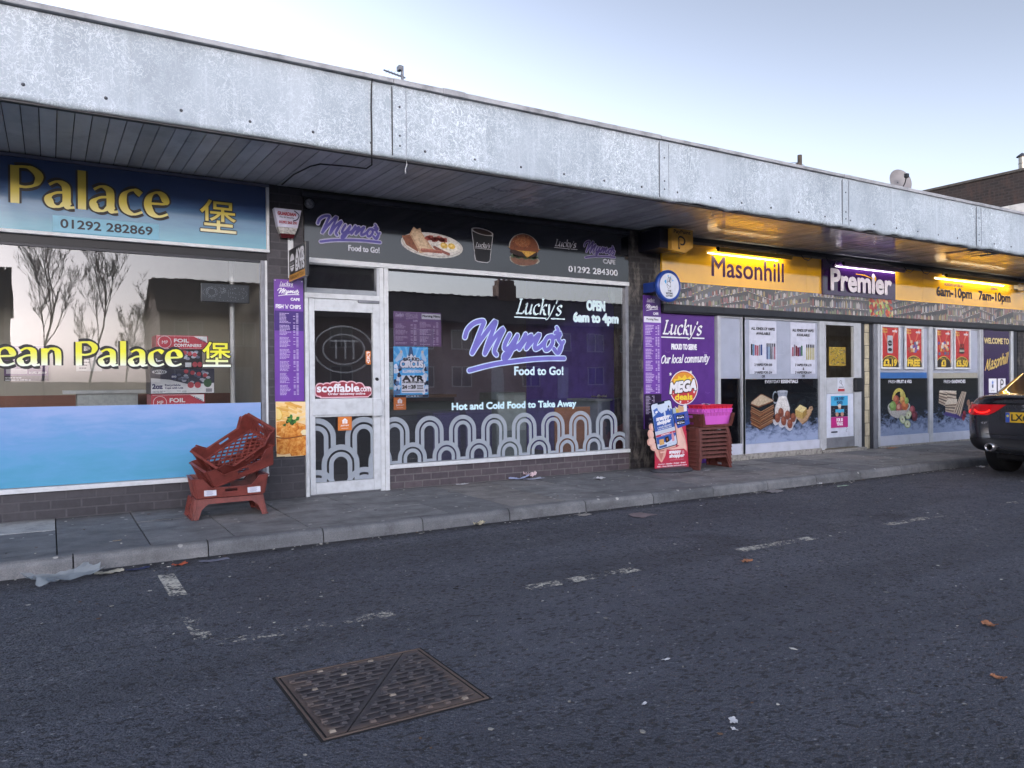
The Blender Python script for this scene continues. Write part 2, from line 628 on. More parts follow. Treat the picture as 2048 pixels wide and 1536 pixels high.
def mymos(mb, u0, u1, v0, v1, fill, out=None, l=1, level=0.0, ow=.014):
    """the brush-script shop name with its underline; level straightens the underline"""
    W, H = u1-u0, v1-v0
    for ps in ((1, 0) if out else (0,)):
        for i, st in enumerate(MY):
            w = .036*W if i < 12 else .034*W
            if i in (10, 11):
                w *= .8
            pts = [(u0+a*W, v0+(b-level*(a-.5)*.5)/.45*H) for a, b in st]
            if ps:
                mb.stroke(pts, w+ow*W*1.6, out, l)
            else:
                mb.stroke(pts, w, fill, l+(1 if out else 0))
def luckys(mb, u0, u1, base, xh, mat, l=1, out=None, line=True, w=None):
    w = w or xh*.3
    pen(mb, "Lucky's", u0, u1, base, xh, w, mat, l, nib=R(35), shear=.22, out=out, wmin=.35)
    if line:
        lw, y = xh*.13, base-xh*.42
        k = u0+(u1-u0)*.66
        for a, b in ((u0-.04*(u1-u0), k), (k+.1*(u1-u0), u1+.08*(u1-u0))):
            if out:
                mb.rect(a-.3*lw, y-.3*lw, b+.3*lw, y+lw*1.3, out[0], l)
            mb.rect(a, y, b, y+lw, mat, l+(1 if out else 0))

# ------------------------------------------------------------------ setting: road, ground, pavement, kerb
RZ = -.10
def road_mat():
    t = NT('asphalt')
    v = t.coord()
    big = t.noise(v, .55, 5, .6)
    mid = t.noise(v, 9, 5, .7)
    fine = t.noise(v, 170, 3, .8)
    vo = t.n('TexVoronoi', i_Vector=v)
    vo.inputs['Scale'].default_value = 80
    vo3 = t.n('TexVoronoi', i_Vector=v)
    vo3.inputs['Scale'].default_value = 34
    c = t.ramp(fine, [(.26, lin('#1b1d24')), (.42, lin('#4b4f5c')), (.57, lin('#666b79')), (.72, lin('#b0b4bc'))])
    c = t.mix(t.ramp(big, [(.35, (.55, .55, .55)), (.65, (0, 0, 0))]), c, t.mix(1, c, lin('#b2b4bc'), 'MULTIPLY'))
    # worn strip with bare pale stone near the kerb
    sp = t.n('SeparateXYZ', i_0=v)
    near = t.ramp(t.math('MULTIPLY', t.math('ADD', sp.outputs[1], 4.9), .33), [(.0, (0, 0, 0)), (.45, (1, 1, 1)), (.93, (1, 1, 1)), (1, (.2, .2, .2))])
    stone = t.ramp(t.noise(t.coord((.7, 1.4, 1)), 62, 4, .8), [(.55, (0, 0, 0)), (.60, (1, 1, 1))])
    patch = t.ramp(t.noise(v, 1.7, 6, .7), [(.46, (0, 0, 0)), (.62, (1, 1, 1))])
    f = t.math('MULTIPLY', t.math('MULTIPLY', near, stone), t.math('ADD', t.math('MULTIPLY', patch, .75), .22))
    c = t.mix(f, c, lin('#8f9094'))
    # pale and dark chippings
    vs1 = t.n('TexVoronoi', i_Vector=t.coord((.75, 1.2, 1)))
    vs1.inputs['Scale'].default_value = 58
    hit = t.math('MULTIPLY', t.ramp(vs1.outputs['Color'], [(.80, (0, 0, 0)), (.82, (1, 1, 1))]), t.ramp(vs1.outputs['Distance'], [(.30, (1, 1, 1)), (.42, (0, 0, 0))]))
    c = t.mix(t.math('MULTIPLY', hit, t.ramp(t.noise(v, 1.3, 4, .6), [(.35, (.12, .12, .12)), (.65, (.65, .65, .65))])), c, lin('#b4b7bb'))
    dk = t.ramp(vs1.outputs['Color'], [(.24, (.65, .65, .65)), (.27, (0, 0, 0))])
    c = t.mix(dk, c, lin('#191a1d'))
    # trodden-in gum and grit
    v2 = t.n('TexVoronoi', i_Vector=v)
    v2.inputs['Scale'].default_value = 6.5
    spots = t.ramp(v2.outputs['Distance'], [(.055, (1, 1, 1)), (.085, (0, 0, 0))])
    sel = t.ramp(v2.outputs['Color'], [(.76, (0, 0, 0)), (.82, (1, 1, 1))])
    c = t.mix(t.math('MULTIPLY', spots, sel), c, lin('#a9a9a6'))
    # dark gutter with pale grit
    gut = t.ramp(t.math('ADD', sp.outputs[1], t.math('MULTIPLY', mid, .12)), [(0, (0, 0, 0)), (1, (0, 0, 0))])
    gm2 = t.n('MapRange', i_Value=t.math('ADD', sp.outputs[1], t.math('MULTIPLY', mid, .16)))
    gm2.inputs['From Min'].default_value = -1.98
    gm2.inputs['From Max'].default_value = -1.80
    c = t.mix(t.math('MULTIPLY', gm2.outputs[0], .75), c, lin('#1d1d20'))
    # drips and tyre-polished lanes
    lane = t.ramp(t.noise(t.coord((.12, 1.0, 1)), 1.6, 4, .6), [(.42, (0, 0, 0)), (.62, (1, 1, 1))])
    c = t.mix(t.math('MULTIPLY', lane, .30), c, lin('#23252b'))
    oil = t.ramp(t.noise(t.coord((.8, 1, 1)), 1.05, 5, .6), [(.62, (0, 0, 0)), (.70, (1, 1, 1))])
    c = t.mix(t.math('MULTIPLY', oil, .45), c, lin('#1f2026'))
    t.base(c)
    t.rough(t.ramp(mid, [(.3, (.55, .55, .55)), (.7, (.8, .8, .8))]))
    t.p.inputs['Specular IOR Level'].default_value = .45
    h = t.math('ADD', t.math('ADD', t.math('MULTIPLY', vo.outputs['Distance'], -.9), t.math('MULTIPLY', vo3.outputs['Distance'], -.9)), t.math('ADD', t.math('MULTIPLY', fine, .5), t.math('MULTIPLY', t.noise(v, 38, 4, .7), .9)))
    t.bump(h, 1.0, .028)
    return t.m
road = MB()
rm = road_mat()
nx, ny = 60, 30
road.grid([[(-60+i*2.4 if i else -60, -19+17.19*j/ny, RZ) for i in range(nx+1)] for j in range(ny+1)], rm)
struct(road.build('road'))
g = MB()
gm = M('#4a4f3c', .9, 0, .2, 3, .3)
g.face([(-900, -900, RZ-.03), (900, -900, RZ-.03), (900, 900, RZ-.03), (-900, 900, RZ-.03)], gm)
struct(g.build('ground'))

def slab_mat():
    t = NT('paving_slab')
    v = t.coord()
    at = t.n('Attribute', attribute_name='tone')
    nz = t.noise(v, 4.5, 8, .7)
    fi = t.noise(v, 130, 3, .8)
    c = t.ramp(nz, [(.25, lin('#5d5f63')), (.5, lin('#818487')), (.75, lin('#9a9c9d'))])
    c = t.mix(.6, c, t.ramp(fi, [(.3, (.30, .30, .30)), (.7, (1.15, 1.15, 1.15))]), 'MULTIPLY')
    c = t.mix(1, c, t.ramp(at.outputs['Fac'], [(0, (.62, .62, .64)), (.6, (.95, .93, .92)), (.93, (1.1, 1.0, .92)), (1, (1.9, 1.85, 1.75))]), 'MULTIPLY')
    st = t.ramp(t.noise(t.coord((.5, 1.6, 1)), 2.6, 6, .65), [(.5, (0, 0, 0)), (.7, (1, 1, 1))])
    c = t.mix(t.math('MULTIPLY', st, .55), c, lin('#2a2a2c'))
    sal = t.ramp(t.noise(t.coord((.9, 1.7, 1)), 1.8, 7, .7), [(.62, (0, 0, 0)), (.78, (1, 1, 1))])
    c = t.mix(t.math('MULTIPLY', sal, .45), c, lin('#9a9a98'))
    v2 = t.n('TexVoronoi', i_Vector=v)
    v2.inputs['Scale'].default_value = 8
    spots = t.ramp(v2.outputs['Distance'], [(.12, (1, 1, 1)), (.16, (0, 0, 0))])
    sel = t.ramp(v2.outputs['Color'], [(.52, (0, 0, 0)), (.54, (1, 1, 1))])
    c = t.mix(t.math('MULTIPLY', t.math('MULTIPLY', spots, sel), .8), c, lin('#b4b3ae'))
    foot = t.n('MapRange', i_Value=t.math('ADD', t.n('SeparateXYZ', i_0=v).outputs[1], t.math('MULTIPLY', nz, .16)))  # contact shadow plus grime along the wall base, painted into the slab colour
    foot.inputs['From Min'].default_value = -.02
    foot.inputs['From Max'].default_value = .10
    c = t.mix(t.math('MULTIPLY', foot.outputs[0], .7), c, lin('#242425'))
    t.base(c)
    t.rough(.72)
    t.bump(t.math('ADD', t.math('MULTIPLY', nz, .6), t.math('MULTIPLY', fi, .4)), .35, .006)
    return t.m
def add_tone(o, per, lo=0.0, hi=.9, special=None):
    at = o.data.attributes.new('tone', 'FLOAT', 'FACE')
    rnd = random.Random(11)
    cur = 0
    for i in range(len(o.data.polygons)):
        if i % per == 0:
            cur = lo+(hi-lo)*rnd.random()
            if special and special(i//per):
                cur = 1.0
        at.data[i].value = cur
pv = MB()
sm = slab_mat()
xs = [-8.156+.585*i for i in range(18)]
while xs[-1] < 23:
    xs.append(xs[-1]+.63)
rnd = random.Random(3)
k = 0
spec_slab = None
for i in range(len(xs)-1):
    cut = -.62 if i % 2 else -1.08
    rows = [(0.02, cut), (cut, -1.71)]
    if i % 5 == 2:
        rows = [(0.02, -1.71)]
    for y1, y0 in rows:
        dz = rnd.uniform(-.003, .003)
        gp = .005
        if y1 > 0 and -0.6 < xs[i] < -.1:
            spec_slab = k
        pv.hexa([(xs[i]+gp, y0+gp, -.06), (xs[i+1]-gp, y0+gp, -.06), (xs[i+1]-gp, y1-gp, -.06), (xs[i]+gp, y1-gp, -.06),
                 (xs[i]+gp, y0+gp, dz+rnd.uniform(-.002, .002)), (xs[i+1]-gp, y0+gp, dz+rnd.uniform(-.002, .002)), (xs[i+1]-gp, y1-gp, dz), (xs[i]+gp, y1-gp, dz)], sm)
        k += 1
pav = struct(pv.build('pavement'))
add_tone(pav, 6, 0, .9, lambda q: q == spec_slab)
bed = MB()
bed.box(-8.4, 23, -1.71, .02, -.09, -.018, M('#2b2a29', .95, 0, .25, 20, .5))
struct(bed.build('pavement_bedding'))
kb = MB()
km = slab_mat()
x = -8.0+.36
while x < 23:
    a, b = x+.004, x+.858
    pr = [(-1.712, -.09), (-1.712, .006), (-1.79, .008), (-1.815, -.004), (-1.83, -.03), (-1.84, -.14), (-1.712, -.14)]
    kb.prism([(a, y, z) for y, z in pr[1:6]+[(-1.712, -.14)]], (b-a, 0, 0), km)
    x += .863
kerb = struct(kb.build('kerb'))
add_tone(kerb, 8, .0, .4)

def paint_mat(name, thr, col='#c9c6bb'):
    t = NT(name)
    v = t.coord()
    t.base(t.ramp(t.noise(v, 60, 4), [(.3, lin('#8f8d86')), (.6, lin(col))]))
    t.rough(.6)
    n1 = t.noise(v, 46, 5, .75)
    n2 = t.noise(v, 5.5, 3, .6)
    f = t.math('GREATER_THAN', t.math('ADD', t.math('MULTIPLY', n1, .7), t.math('MULTIPLY', n2, .45)), thr)
    tr = t.n('BsdfTransparent')
    mx = t.n('MixShader', i_0=f, i_1=tr.outputs[0], i_2=t.p.outputs[0])
    t.link(mx.outputs[0], t.out.inputs['Surface'])
    return t.m
def marking(x0, y0, x1, y1, thr):
    b = MB()
    b.face([(x0, y0, RZ+.004), (x1, y0, RZ+.004), (x1, y1, RZ+.004), (x0, y1, RZ+.004)], paint_mat('worn_road_paint', thr))
    o = struct(b.build('road_marking'))
    return o
for x0, y0, x1, y1, thr in ((.60, -2.86, .70, -2.26, .560), (.60, -3.78, .69, -3.29, .63), (.57, -3.92, 1.02, -3.82, .65), (1.02, -3.92, 1.60, -3.82, .645),
                            (2.48, -3.90, 3.36, -3.79, 0.607), (4.36, -3.88, 5.20, -3.78, 0.597), (6.18, -3.87, 7.05, -3.78, 0.597), (8.02, -3.87, 8.9, -3.78, .62), (9.8, -3.87, 10.7, -3.78, .6), (11.7, -3.87, 12.6, -3.78, .6)):
    marking(x0, y0, x1, y1, thr)

# ------------------------------------------------------------------ shared materials of the parade
ALU = M('#b4b8bd', .42, .2, .07, 7)
ALUD = M('#7d8087', .45, .3, .12, 7)
WHT = M('#c6cacd', .45, 0, .06, 14)
BLK = M('#15161a', .5, 0, .15, 8)
DRK = M('#2a2c33', .45, 0, .15, 8)
CREAM = M('#cfc9ba', .8, 0, .06, 3)
BRICK_P = brick_mat('dark_painted_brick', '#35343b', '#47454b', '#4d4c51', .55, .235, .081, None, .008)
BRICK_C = brick_mat('grey_brick', '#4a434a', '#5b5257', '#6a6668', .6, .215, .077)
BRICK_W = brick_mat('flaking_black_brick', '#1e1d20', '#2c2a2d', '#333236', .6, .18, .072, '#6b6760', .012)
GLASS = glass_mat('shop_window_glass', .10, (.95, .97, .96, 1), .02)
GLASS_L = glass_mat('cafe_window_glass', .23, (.93, .94, .97, 1), .012)
GLASS_D = glass_mat('door_glass', .13, (.7, .72, .75, 1), .02)
GLASS_T = glass_mat('clear_cover_glass', .03, (.97, .98, 1, 1), .0)
FRONT = M('#d9d6d0', .8, 0, .05, 3)

# ------------------------------------------------------------------ canopy along the whole parade
def galv():
    t = NT('weathered_galvanised_sheet')
    v = t.coord()
    base = t.ramp(t.noise(t.coord((1, 1, .5)), 2.2, 6, .65), [(.3, lin('#87929b')), (.5, lin('#96a1aa')), (.7, lin('#a3adb6'))])
    # chalky veins: thin contour lines of a warped noise
    acc = None
    for sc_, d, w in ((4.6, 1.4, .007), (8.5, 1.8, .012), (15, 1.5, .018)):
        nz = t.noise(t.coord((1, 1, .8)), sc_, 3, .62, d)
        l = t.ramp(t.math('ABSOLUTE', t.math('SUBTRACT', nz, .5)), [(w*.35, (1, 1, 1)), (w, (0, 0, 0))])
        acc = l if acc is None else t.math('MAXIMUM', acc, l)
    amount = t.ramp(t.noise(v, 1.1, 4, .6), [(.36, (.15, .15, .15)), (.62, (.85, .85, .85))])
    c = t.mix(t.math('MULTIPLY', acc, amount), base, lin('#d9e3e9'))
    drip = t.ramp(t.noise(t.coord((9, 9, .5)), 2.2, 5, .6), [(.54, (0, 0, 0)), (.74, (.32, .32, .32))])
    c = t.mix(drip, c, lin('#c9d3db'))
    run = t.ramp(t.noise(t.coord((6, 6, .22)), 2.0, 6, .65), [(.59, (0, 0, 0)), (.76, (.30, .30, .30))])
    c = t.mix(run, c, lin('#7f8588'))
    rust = t.ramp(t.noise(t.coord((1, 1, .6)), 1.7, 6, .7), [(.64, (0, 0, 0)), (.78, (.6, .6, .6))])
    c = t.mix(rust, c, lin('#8e8b86'))
    t.base(c)
    t.rough(.5)
    t.bump(t.math('ADD', t.noise(v, 1.4, 3), t.math('MULTIPLY', acc, .15)), .12, .05)
    return t.m
def soffit_mat():
    t = NT('soffit_board')
    v = t.coord()
    at = t.n('Attribute', attribute_name='tone')
    c = t.ramp(t.noise(t.coord((1, .6, 1)), 3, 7, .7), [(.25, lin('#9b9ea6')), (.5, lin('#bfc2ca')), (.75, lin('#cdcfd6'))])
    c = t.mix(1, c, t.ramp(at.outputs['Fac'], [(0, (.75, .75, .75)), (1, (1.05, 1.05, 1.05))]), 'MULTIPLY')
    st = t.ramp(t.noise(v, 2.1, 7, .7), [(.60, (0, 0, 0)), (.78, (.5, .5, .5))])
    c = t.mix(st, c, lin('#4b4a54'))
    t.base(c)
    sx = t.n('SeparateXYZ', i_0=v)
    newer = t.n('MapRange', i_Value=sx.outputs[0])      # smoother plastic boards over the grocery
    newer.inputs['From Min'].default_value = 2.5
    newer.inputs['From Max'].default_value = 6.2
    newer.inputs['To Min'].default_value = 1.35
    newer.inputs['To Max'].default_value = .5
    t.rough(t.math('MULTIPLY', newer.outputs[0], t.ramp(t.noise(v, 5, 4), [(.3, (.24, .24, .24)), (.7, (.38, .38, .38))])))
    t.p.inputs['Specular IOR Level'].default_value = .55
    t.bump(t.noise(v, 2.0, 3), .12, .02)
    return t.m
CX0, CX1 = -5.0, 19.4
canopy = thing('canopy', 'long flat canopy of chalky galvanised sheet over the whole shop parade', 'canopy', (7, -1.6, 3.1))
CO = Vector((7, -1.6, 3.1))
def cpart(mb, name):
    o = mb.build(name, canopy)
    o.location = -CO
    return o
GAL = galv()
seams = [CX0, -.95, 2.55, 5.60, 8.69, 11.85, 15.0, 18.1, CX1]
BOLT = M('#4d4f55', .4, .6, .1, 20)
for i in range(len(seams)-1):
    a, b = seams[i], seams[i+1]+(.13 if i < len(seams)-2 else 0)
    p = MB()
    p.smooth = True
    crinkle = 1.0 if a > 5 else .25
    rows = []
    n = 40
    yo = -1.610-.007*i
    for q, (dy, z) in enumerate(((-.012, 3.735), (0, 3.70), (0, 3.55), (0, 3.4), (0, 3.25), (-.002, 3.16), (-.006, 3.115), (.05, 3.112))):
        row = []
        for j in range(n+1):
            X = a+(b-a)*j/n
            w = .006*noise.noise((X*1.3, z*2, i)) + (.006*noise.noise((X*4, z*5, 3)) if z < 3.3 else 0)
            dz = 0
            if q >= 5:
                k = (q-4)/2
                w += .026*crinkle*k*noise.noise((X*5.5, 1.7, i*3))
                dz = .028*crinkle*k*noise.noise((X*3.7, 9.1, i))
                if 5.7 < X < 6.6:
                    w -= .03*k*max(0, noise.noise((X*7, 4, 1))+.3)
                    dz += .02*k*noise.noise((X*8, 2, 5))
            row.append((X, yo+dy+w, z+dz))
        rows.append(row)
    p.grid(rows, GAL)
    p.smooth = False
    X = a+.3
    if i:
        p.box(a-.003, a+.004, yo-.006, yo+.006, 3.13, 3.725, BLK if i < 3 else M('#5c6167', .5))
        p.box(a+.128, a+.131, yo-.008, yo+.01, 3.14, 3.72, M('#7d8188', .5))
    for bx in [(-.137+.4995*k) for k in range(-9, 40)]:
        if a+.05 < bx < b-.05:
            p.lathe([(.013, 0), (.010, .006), (0.001, .008)], BOLT, (bx, yo-.001, 3.222-.012*(bx > 2)), (0, -1, 0), 8)
    for zz in (3.222, 3.31, 3.56):
        p.lathe([(.011, 0), (.008, .006), (0.001, .007)], BOLT, (a+.07, yo-.002, zz), (0, -1, 0), 8)
    cpart(p, 'fascia_panel')
p = MB()
tm = M('#8f9195', .6, 0, .2, 5, .1)
for i in range(len(seams)-1):
    a, b = seams[i], seams[i+1]
    p.box(a+.003, b-.003, -1.672, -1.52, 3.738+.003*(i % 2), 3.778+.003*(i % 3), tm, .004)
p.box(3.02, 3.24, -1.678, -1.5, 3.736, 3.788, tm, .004)
cpart(p, 'roof_trim')
p = MB()
p.box(CX0, CX1, -1.60, -1.55, 3.10, 3.14, M('#3c3d40', .7, 0, .2, 10), 0)
p.box(CX0, CX1, -1.5, 8.0, 3.66, 3.735, M('#4a4a4b', .9, 0, .2, 4), 0)
p.box(CX0, CX1, -1.58, .3, 3.30, 3.34, BLK, 0)
cpart(p, 'roof_deck')
p = MB()
sof = soffit_mat()
rnd = random.Random(5)
x = CX0
while x < CX1-.12:
    w = .1125 if x < 2.3 else .082
    d = rnd.uniform(-.0015, .0015)
    y0 = -1.555
    if 12.0 < x < 12.9:
        y0 = -1.0-.55*rnd.random()*(12.2 < x)
    y1 = .01
    g1, g2 = (.0035, .0035) if x < 2.3 else (.003, .003)
    zs = lambda y: 3.135+.03*(y+1.6)/1.6
    for k in range(4):
        ya, yb = y0+(y1-y0)*k/4, y0+(y1-y0)*(k+1)/4
        p.hexa([(x+g1, ya, zs(ya)+d), (x+w-g2, ya, zs(ya)+d), (x+w-g2, yb, zs(yb)+d), (x+g1, yb, zs(yb)+d),
                (x+g1, ya, zs(ya)+.02), (x+w-g2, ya, zs(ya)+.02), (x+w-g2, yb, zs(yb)+.02), (x+g1, yb, zs(yb)+.02)], sof)
    x += w
so_ = cpart(p, 'soffit')
add_tone(so_, 24, 0, 1)

# ------------------------------------------------------------------ shop 1: takeaway with the blue film
def room(parent, x0, x1, depth, wall, floor, ceil, ztop=2.9, side_l=None, side_r=None):
    b = MB(); b.box(x0, x1, depth, depth+.1, .03, ztop, wall); b.build('back_wall', parent)
    b = MB(); b.box(x0-.1, x0, .10, depth+.1, .03, ztop, side_l or wall); b.build('side_wall', parent)
    b = MB(); b.box(x1, x1+.1, .10, depth+.1, .03, ztop, side_r or wall); b.build('side_wall', parent)
    b = MB(); b.box(x0-.1, x1+.1, .06, depth+.1, 0.0, .03, floor); b.build('floor', parent)
    b = MB(); b.box(x0-.1, x1+.1, .06, depth+.1, ztop, ztop+.08, ceil); b.build('ceiling', parent)
shop_a = thing('takeaway_shop', 'takeaway shopfront with a big window half covered in blue film', 'shop')
room(shop_a, -4.9, 2.0, 2.6, M('#98948a', .8, 0, .06, 2), M('#7b5a50', .7), M('#e3e3e0', .8))
b = MB(); b.box(-5, 1.868, 0.0, .12, -.12, .240, BRICK_P); b.build('brick_base', shop_a)
b = MB(); b.box(-5, 1.868, .035, .2, 2.47, 3.15, DRK); b.box(-5, 1.868, -.005, .1, 2.395, 2.470, BLK); b.build('lintel', shop_a)
win = MB()
win.box(-5, 1.868, -.03, .08, .241, .283, WHT, .004)
win.box(1.848, 1.868, -.012, .08, .284, 2.394, WHT)
win.box(1.808, 1.847, -.004, .08, .284, 2.394, ALUD, .003)
win.box(-5, 1.807, .0, .06, 2.372, 2.394, DRK)
winA = win.build('shop_window', shop_a)
b = MB(); b.face([(-4.9, .02, .284), (1.808, .02, .284), (1.808, .02, 2.372), (-4.9, .02, 2.372)], GLASS); b.build('pane', winA)
def film_mat():
    t = NT('blue_sea_print')
    v = t.coord((.9, 1, 4.0))
    nz = t.noise(v, 2.3, 6, .65, .4)
    tc = t.n('TexCoord')
    sp = t.n('SeparateXYZ', i_0=tc.outputs['Object'])
    f = t.math('ADD', t.math('MULTIPLY', t.math('SUBTRACT', sp.outputs[2], .29), 1.45), t.math('MULTIPLY', t.math('SUBTRACT', nz, .5), 1.1))
    t.base(t.ramp(f, [(0, lin('#5699ba')), (.3, lin('#5f9cc4')), (.6, lin('#6f9ccc')), (1, lin('#8ea6d4'))]))
    t.rough(.12)
    return t.m
b = MB(); b.box(-4.85, 1.80, .010, .016, .288, .98, film_mat()); b.build('privacy_film', winA)
LT = MB()
LT.frame((0, .018, 0))
YEL, YELP = PR('#e3dc3a'), PR('#dfe6b0')
PB = PR('#0c0c10')
def letter_grad():
    t = NT('yellow_to_pale_print')
    tc = t.n('TexCoord')
    sp = t.n('SeparateXYZ', i_0=tc.outputs['Object'])
    f = t.math('MULTIPLY', t.math('SUBTRACT', sp.outputs[2], 1.33), 4.4)
    t.base(t.ramp(f, [(0, lin('#e6efe6')), (.35, lin('#dde27c')), (.6, lin('#e0de28')), (1, lin('#d8d43a'))]))
    t.rough(.4)
    return t.m
YG = letter_grad()
pen(LT, 'ean', -.40, .11, 1.342, .148, .049, YG, 1, nib=R(15), out=(PB, .032), wmin=.34)
pen(LT, 'Palace', .20, 1.09, 1.342, .145, .050, YG, 1, nib=R(15), out=(PB, .032), wmin=.34)
LT.text('堡', 1.262, 1.335, 1.517, 1.572, YG, 1, .012, 0, (PB, .035))
LT.build('window_lettering', winA)

# shop 2: cafe
shop_b = thing('cafe_shop', 'dark cafe front with white door and arched frosted pattern on the window', 'shop')
room(shop_b, 2.24, 6.95, 3.2, M('#625e68', .8, 0, .10, 2), M('#55524f', .7), M('#a7a8ac', .8), side_r=M('#6a58c0', .6))
b = MB(); b.box(1.87, 2.238, 0.0, .3, -.12, 3.15, BRICK_P); b.build('brick_pier', shop_b)
b = MB(); b.box(6.517, 7.086, 0.0, .3, -.1, 3.15, BRICK_W); b.build('brick_pier', shop_b)
b = MB(); b.box(3.155, 6.515, 0.0, .12, -.1, .226, BRICK_C); b.build('brick_base', shop_b)
b = MB(); b.box(2.24, 6.516, .03, .2, 2.46, 3.15, DRK); b.build('lintel', shop_b)
b = MB()
b.box(3.052, 3.098, -.02, .08, -.02, 2.405, WHT, .003)
b.box(3.100, 3.150, -.03, .08, -.02, 2.405, WHT, .003)
b.box(2.24, 6.514, -.035, .08, 2.406, 2.458, WHT, .004)
b.box(3.152, 6.514, -.035, .08, .228, .272, WHT, .004)
b.box(6.468, 6.514, -.015, .08, .274, 2.404, ALUD, .003)
b.box(3.152, 6.466, -.005, .06, 2.388, 2.404, BLK)
winB = b.build('shop_window', shop_b)
b = MB(); b.face([(3.151, .02, .274), (6.467, .02, .274), (6.467, .02, 2.39), (3.151, .02, 2.39)], GLASS_L); b.build('pane', winB)
def frost(name, h, alpha):
    t = NT(name)
    t.base(lin(h)); t.rough(.4)
    tr = t.n('BsdfTransparent')
    mx = t.n('MixShader', i_1=tr.outputs[0], i_2=t.p.outputs[0])
    mx.inputs[0].default_value = alpha
    t.link(mx.outputs[0], t.out.inputs['Surface'])
    return t.m
FROST = frost('frosted_vinyl', '#9ba4ad', .88)
def arches(mb, xs_up, ztop, pitch, clip, zlow=None, bottom=None, r=.175, low=True):
    mb.clip = clip
    for cx in xs_up:
        zc = ztop-r
        zl = zlow-r
        for a, c in ((.065, .107), (.127, .175)):
            a, c = a/.175*r, c/.175*r
            mb.ring(cx, zc, a, c, FROST, 1, 0, 180, 16)
            for sg in (-1, 1):
                for k in range(5):
                    u0, u1 = a+(c-a)*k/5, a+(c-a)*(k+1)/5
                    zb = []
                    for u in (u0, u1):
                        d = abs(pitch/2-u)
                        zb.append(zl+math.sqrt(max(0, r*r-d*d)) if low and d < r else (bottom or clip[1]))
                    mb.poly([(cx+sg*u0, zb[0]), (cx+sg*u1, zb[1]), (cx+sg*u1, zc), (cx+sg*u0, zc)], FROST, 1)
        if low:
            for cxl in (cx+pitch/2,) if cx != xs_up[0] else (cx-pitch/2, cx+pitch/2):
                for a, c in ((.065, .107), (.127, .175)):
                    a, c = a/.175*r, c/.175*r
                    mb.ring(cxl, zl, a, c, FROST, 1, 0, 180, 16)
                    for sg in (-1, 1):
                        mb.poly([(cxl+sg*a, clip[1]), (cxl+sg*c, clip[1]), (cxl+sg*c, zl), (cxl+sg*a, zl)], FROST, 1)
                # foot that joins neighbouring arches
                mb.rect(cxl+.176/.175*r, clip[1], cxl+pitch-.176/.175*r, clip[1]+.03, FROST, 1)
    mb.clip = None
LT = MB().frame((0, .018, 0))
arches(LT, [3.227+.4192*k for k in range(8)], .790, .4192, (3.156, .278, 6.464, 1), .502)
LT.build('arch_pattern', winB)
LT = MB().frame((0, .018, 0))
PALE, LILAC = PR('#c4dbe0'), PR('#6a66b8')
luckys(LT, 4.80, 5.46, 1.985, .122, PALE, 1, w=.034)
mymos(LT, 4.07, 5.545, 1.262, 1.90, LILAC, PR('#b9cfe6'), 1, ow=.010)
LT.text('Food to Go!', 4.772, 1.247, 5.482, 1.345, PR('#c6e0ea'), 1, .05)
LT.text('OPEN', 5.860, 2.072, 6.143, 2.188, PALE, 1, .09)
LT.text('6am to 4pm', 5.651, 1.885, 6.362, 2.03, PALE, 1, .07)
LT.text('Hot and Cold Food to Take Away', 3.932, .825, 5.675, .925, PR('#c6e6ee'), 1, .05)
LT.build('window_lettering', winB)
# transom light over the door
b = MB()
b.box(2.24, 3.05, -.015, .06, 2.398, 2.404, WHT); b.box(2.24, 2.262, -.015, .06, 2.1, 2.397, ALUD); b.box(3.022, 3.05, -.015, .06, 2.1, 2.397, ALU)
b.box(2.264, 3.02, -.01, .06, 2.1, 2.152, M('#8e949a', .5))
trb = b.build('transom_window', shop_b)
b = MB(); b.face([(2.262, .0, 2.152), (3.022, .0, 2.152), (3.022, .075, 2.397), (2.262, .075, 2.397)], GLASS_D); b.build('pane', trb)
b = MB()
b.box(2.240, 3.05, -.025, .08, 2.045, 2.098, WHT, .004)
b.box(2.240, 2.277, -.025, .08, -.02, 2.043, WHT, .003)
b.box(2.279, 3.05, -.01, .08, -.02, .012, ALUD)
b.build('door_frame', shop_b)
DW = M('#c2c7cb', .42, .05, .07, 12, .03)
b = MB()
b.box(2.282, 2.337, -.03, .03, .018, 2.040, DW, .004)
b.box(2.970, 3.048, -.03, .03, .018, 2.040, DW, .004)
b.box(2.338, 2.969, -.03, .03, 1.914, 2.040, DW, .004)
b.box(2.338, 2.969, -.034, .034, .815, 1.004, DW, .004)
b.box(2.338, 2.969, -.03, .03, .018, .136, DW, .004)
b.box(2.80, 3.04, -.05, -.03, 2.015, 2.045, ALUD, .004)
doorB = b.build('door', shop_b)
b = MB()
b.face([(2.338, .0, .137), (2.969, .0, .137), (2.969, .0, .814), (2.338, .0, .814)], GLASS_D)
b.face([(2.338, .0, 1.005), (2.969, .0, 1.005), (2.969, .0, 1.913), (2.338, .0, 1.913)], GLASS_D)
b.build('pane', doorB)
b = MB(); b.box(2.95, 3.052, -.075, -.034, .812, 1.0, DW, .006); b.box(2.30, 2.95, -.05, -.036, .835, .985, DW, .004); b.build('lock_rail', doorB)
b = MB(); b.lathe([(.02, 0), (.02, .012), (.012, .014), (.001, .014)], BLK, (3.008, -.03, 1.205), (0, -1, 0), 14, sx=.8); b.build('keyhole', doorB)
FAINT = frost('faint_frosted_vinyl', '#8d9298', .22)
LT = MB().frame((0, -.003, 0))
LT.clip = (2.34, 1.01, 2.967, 1.91)
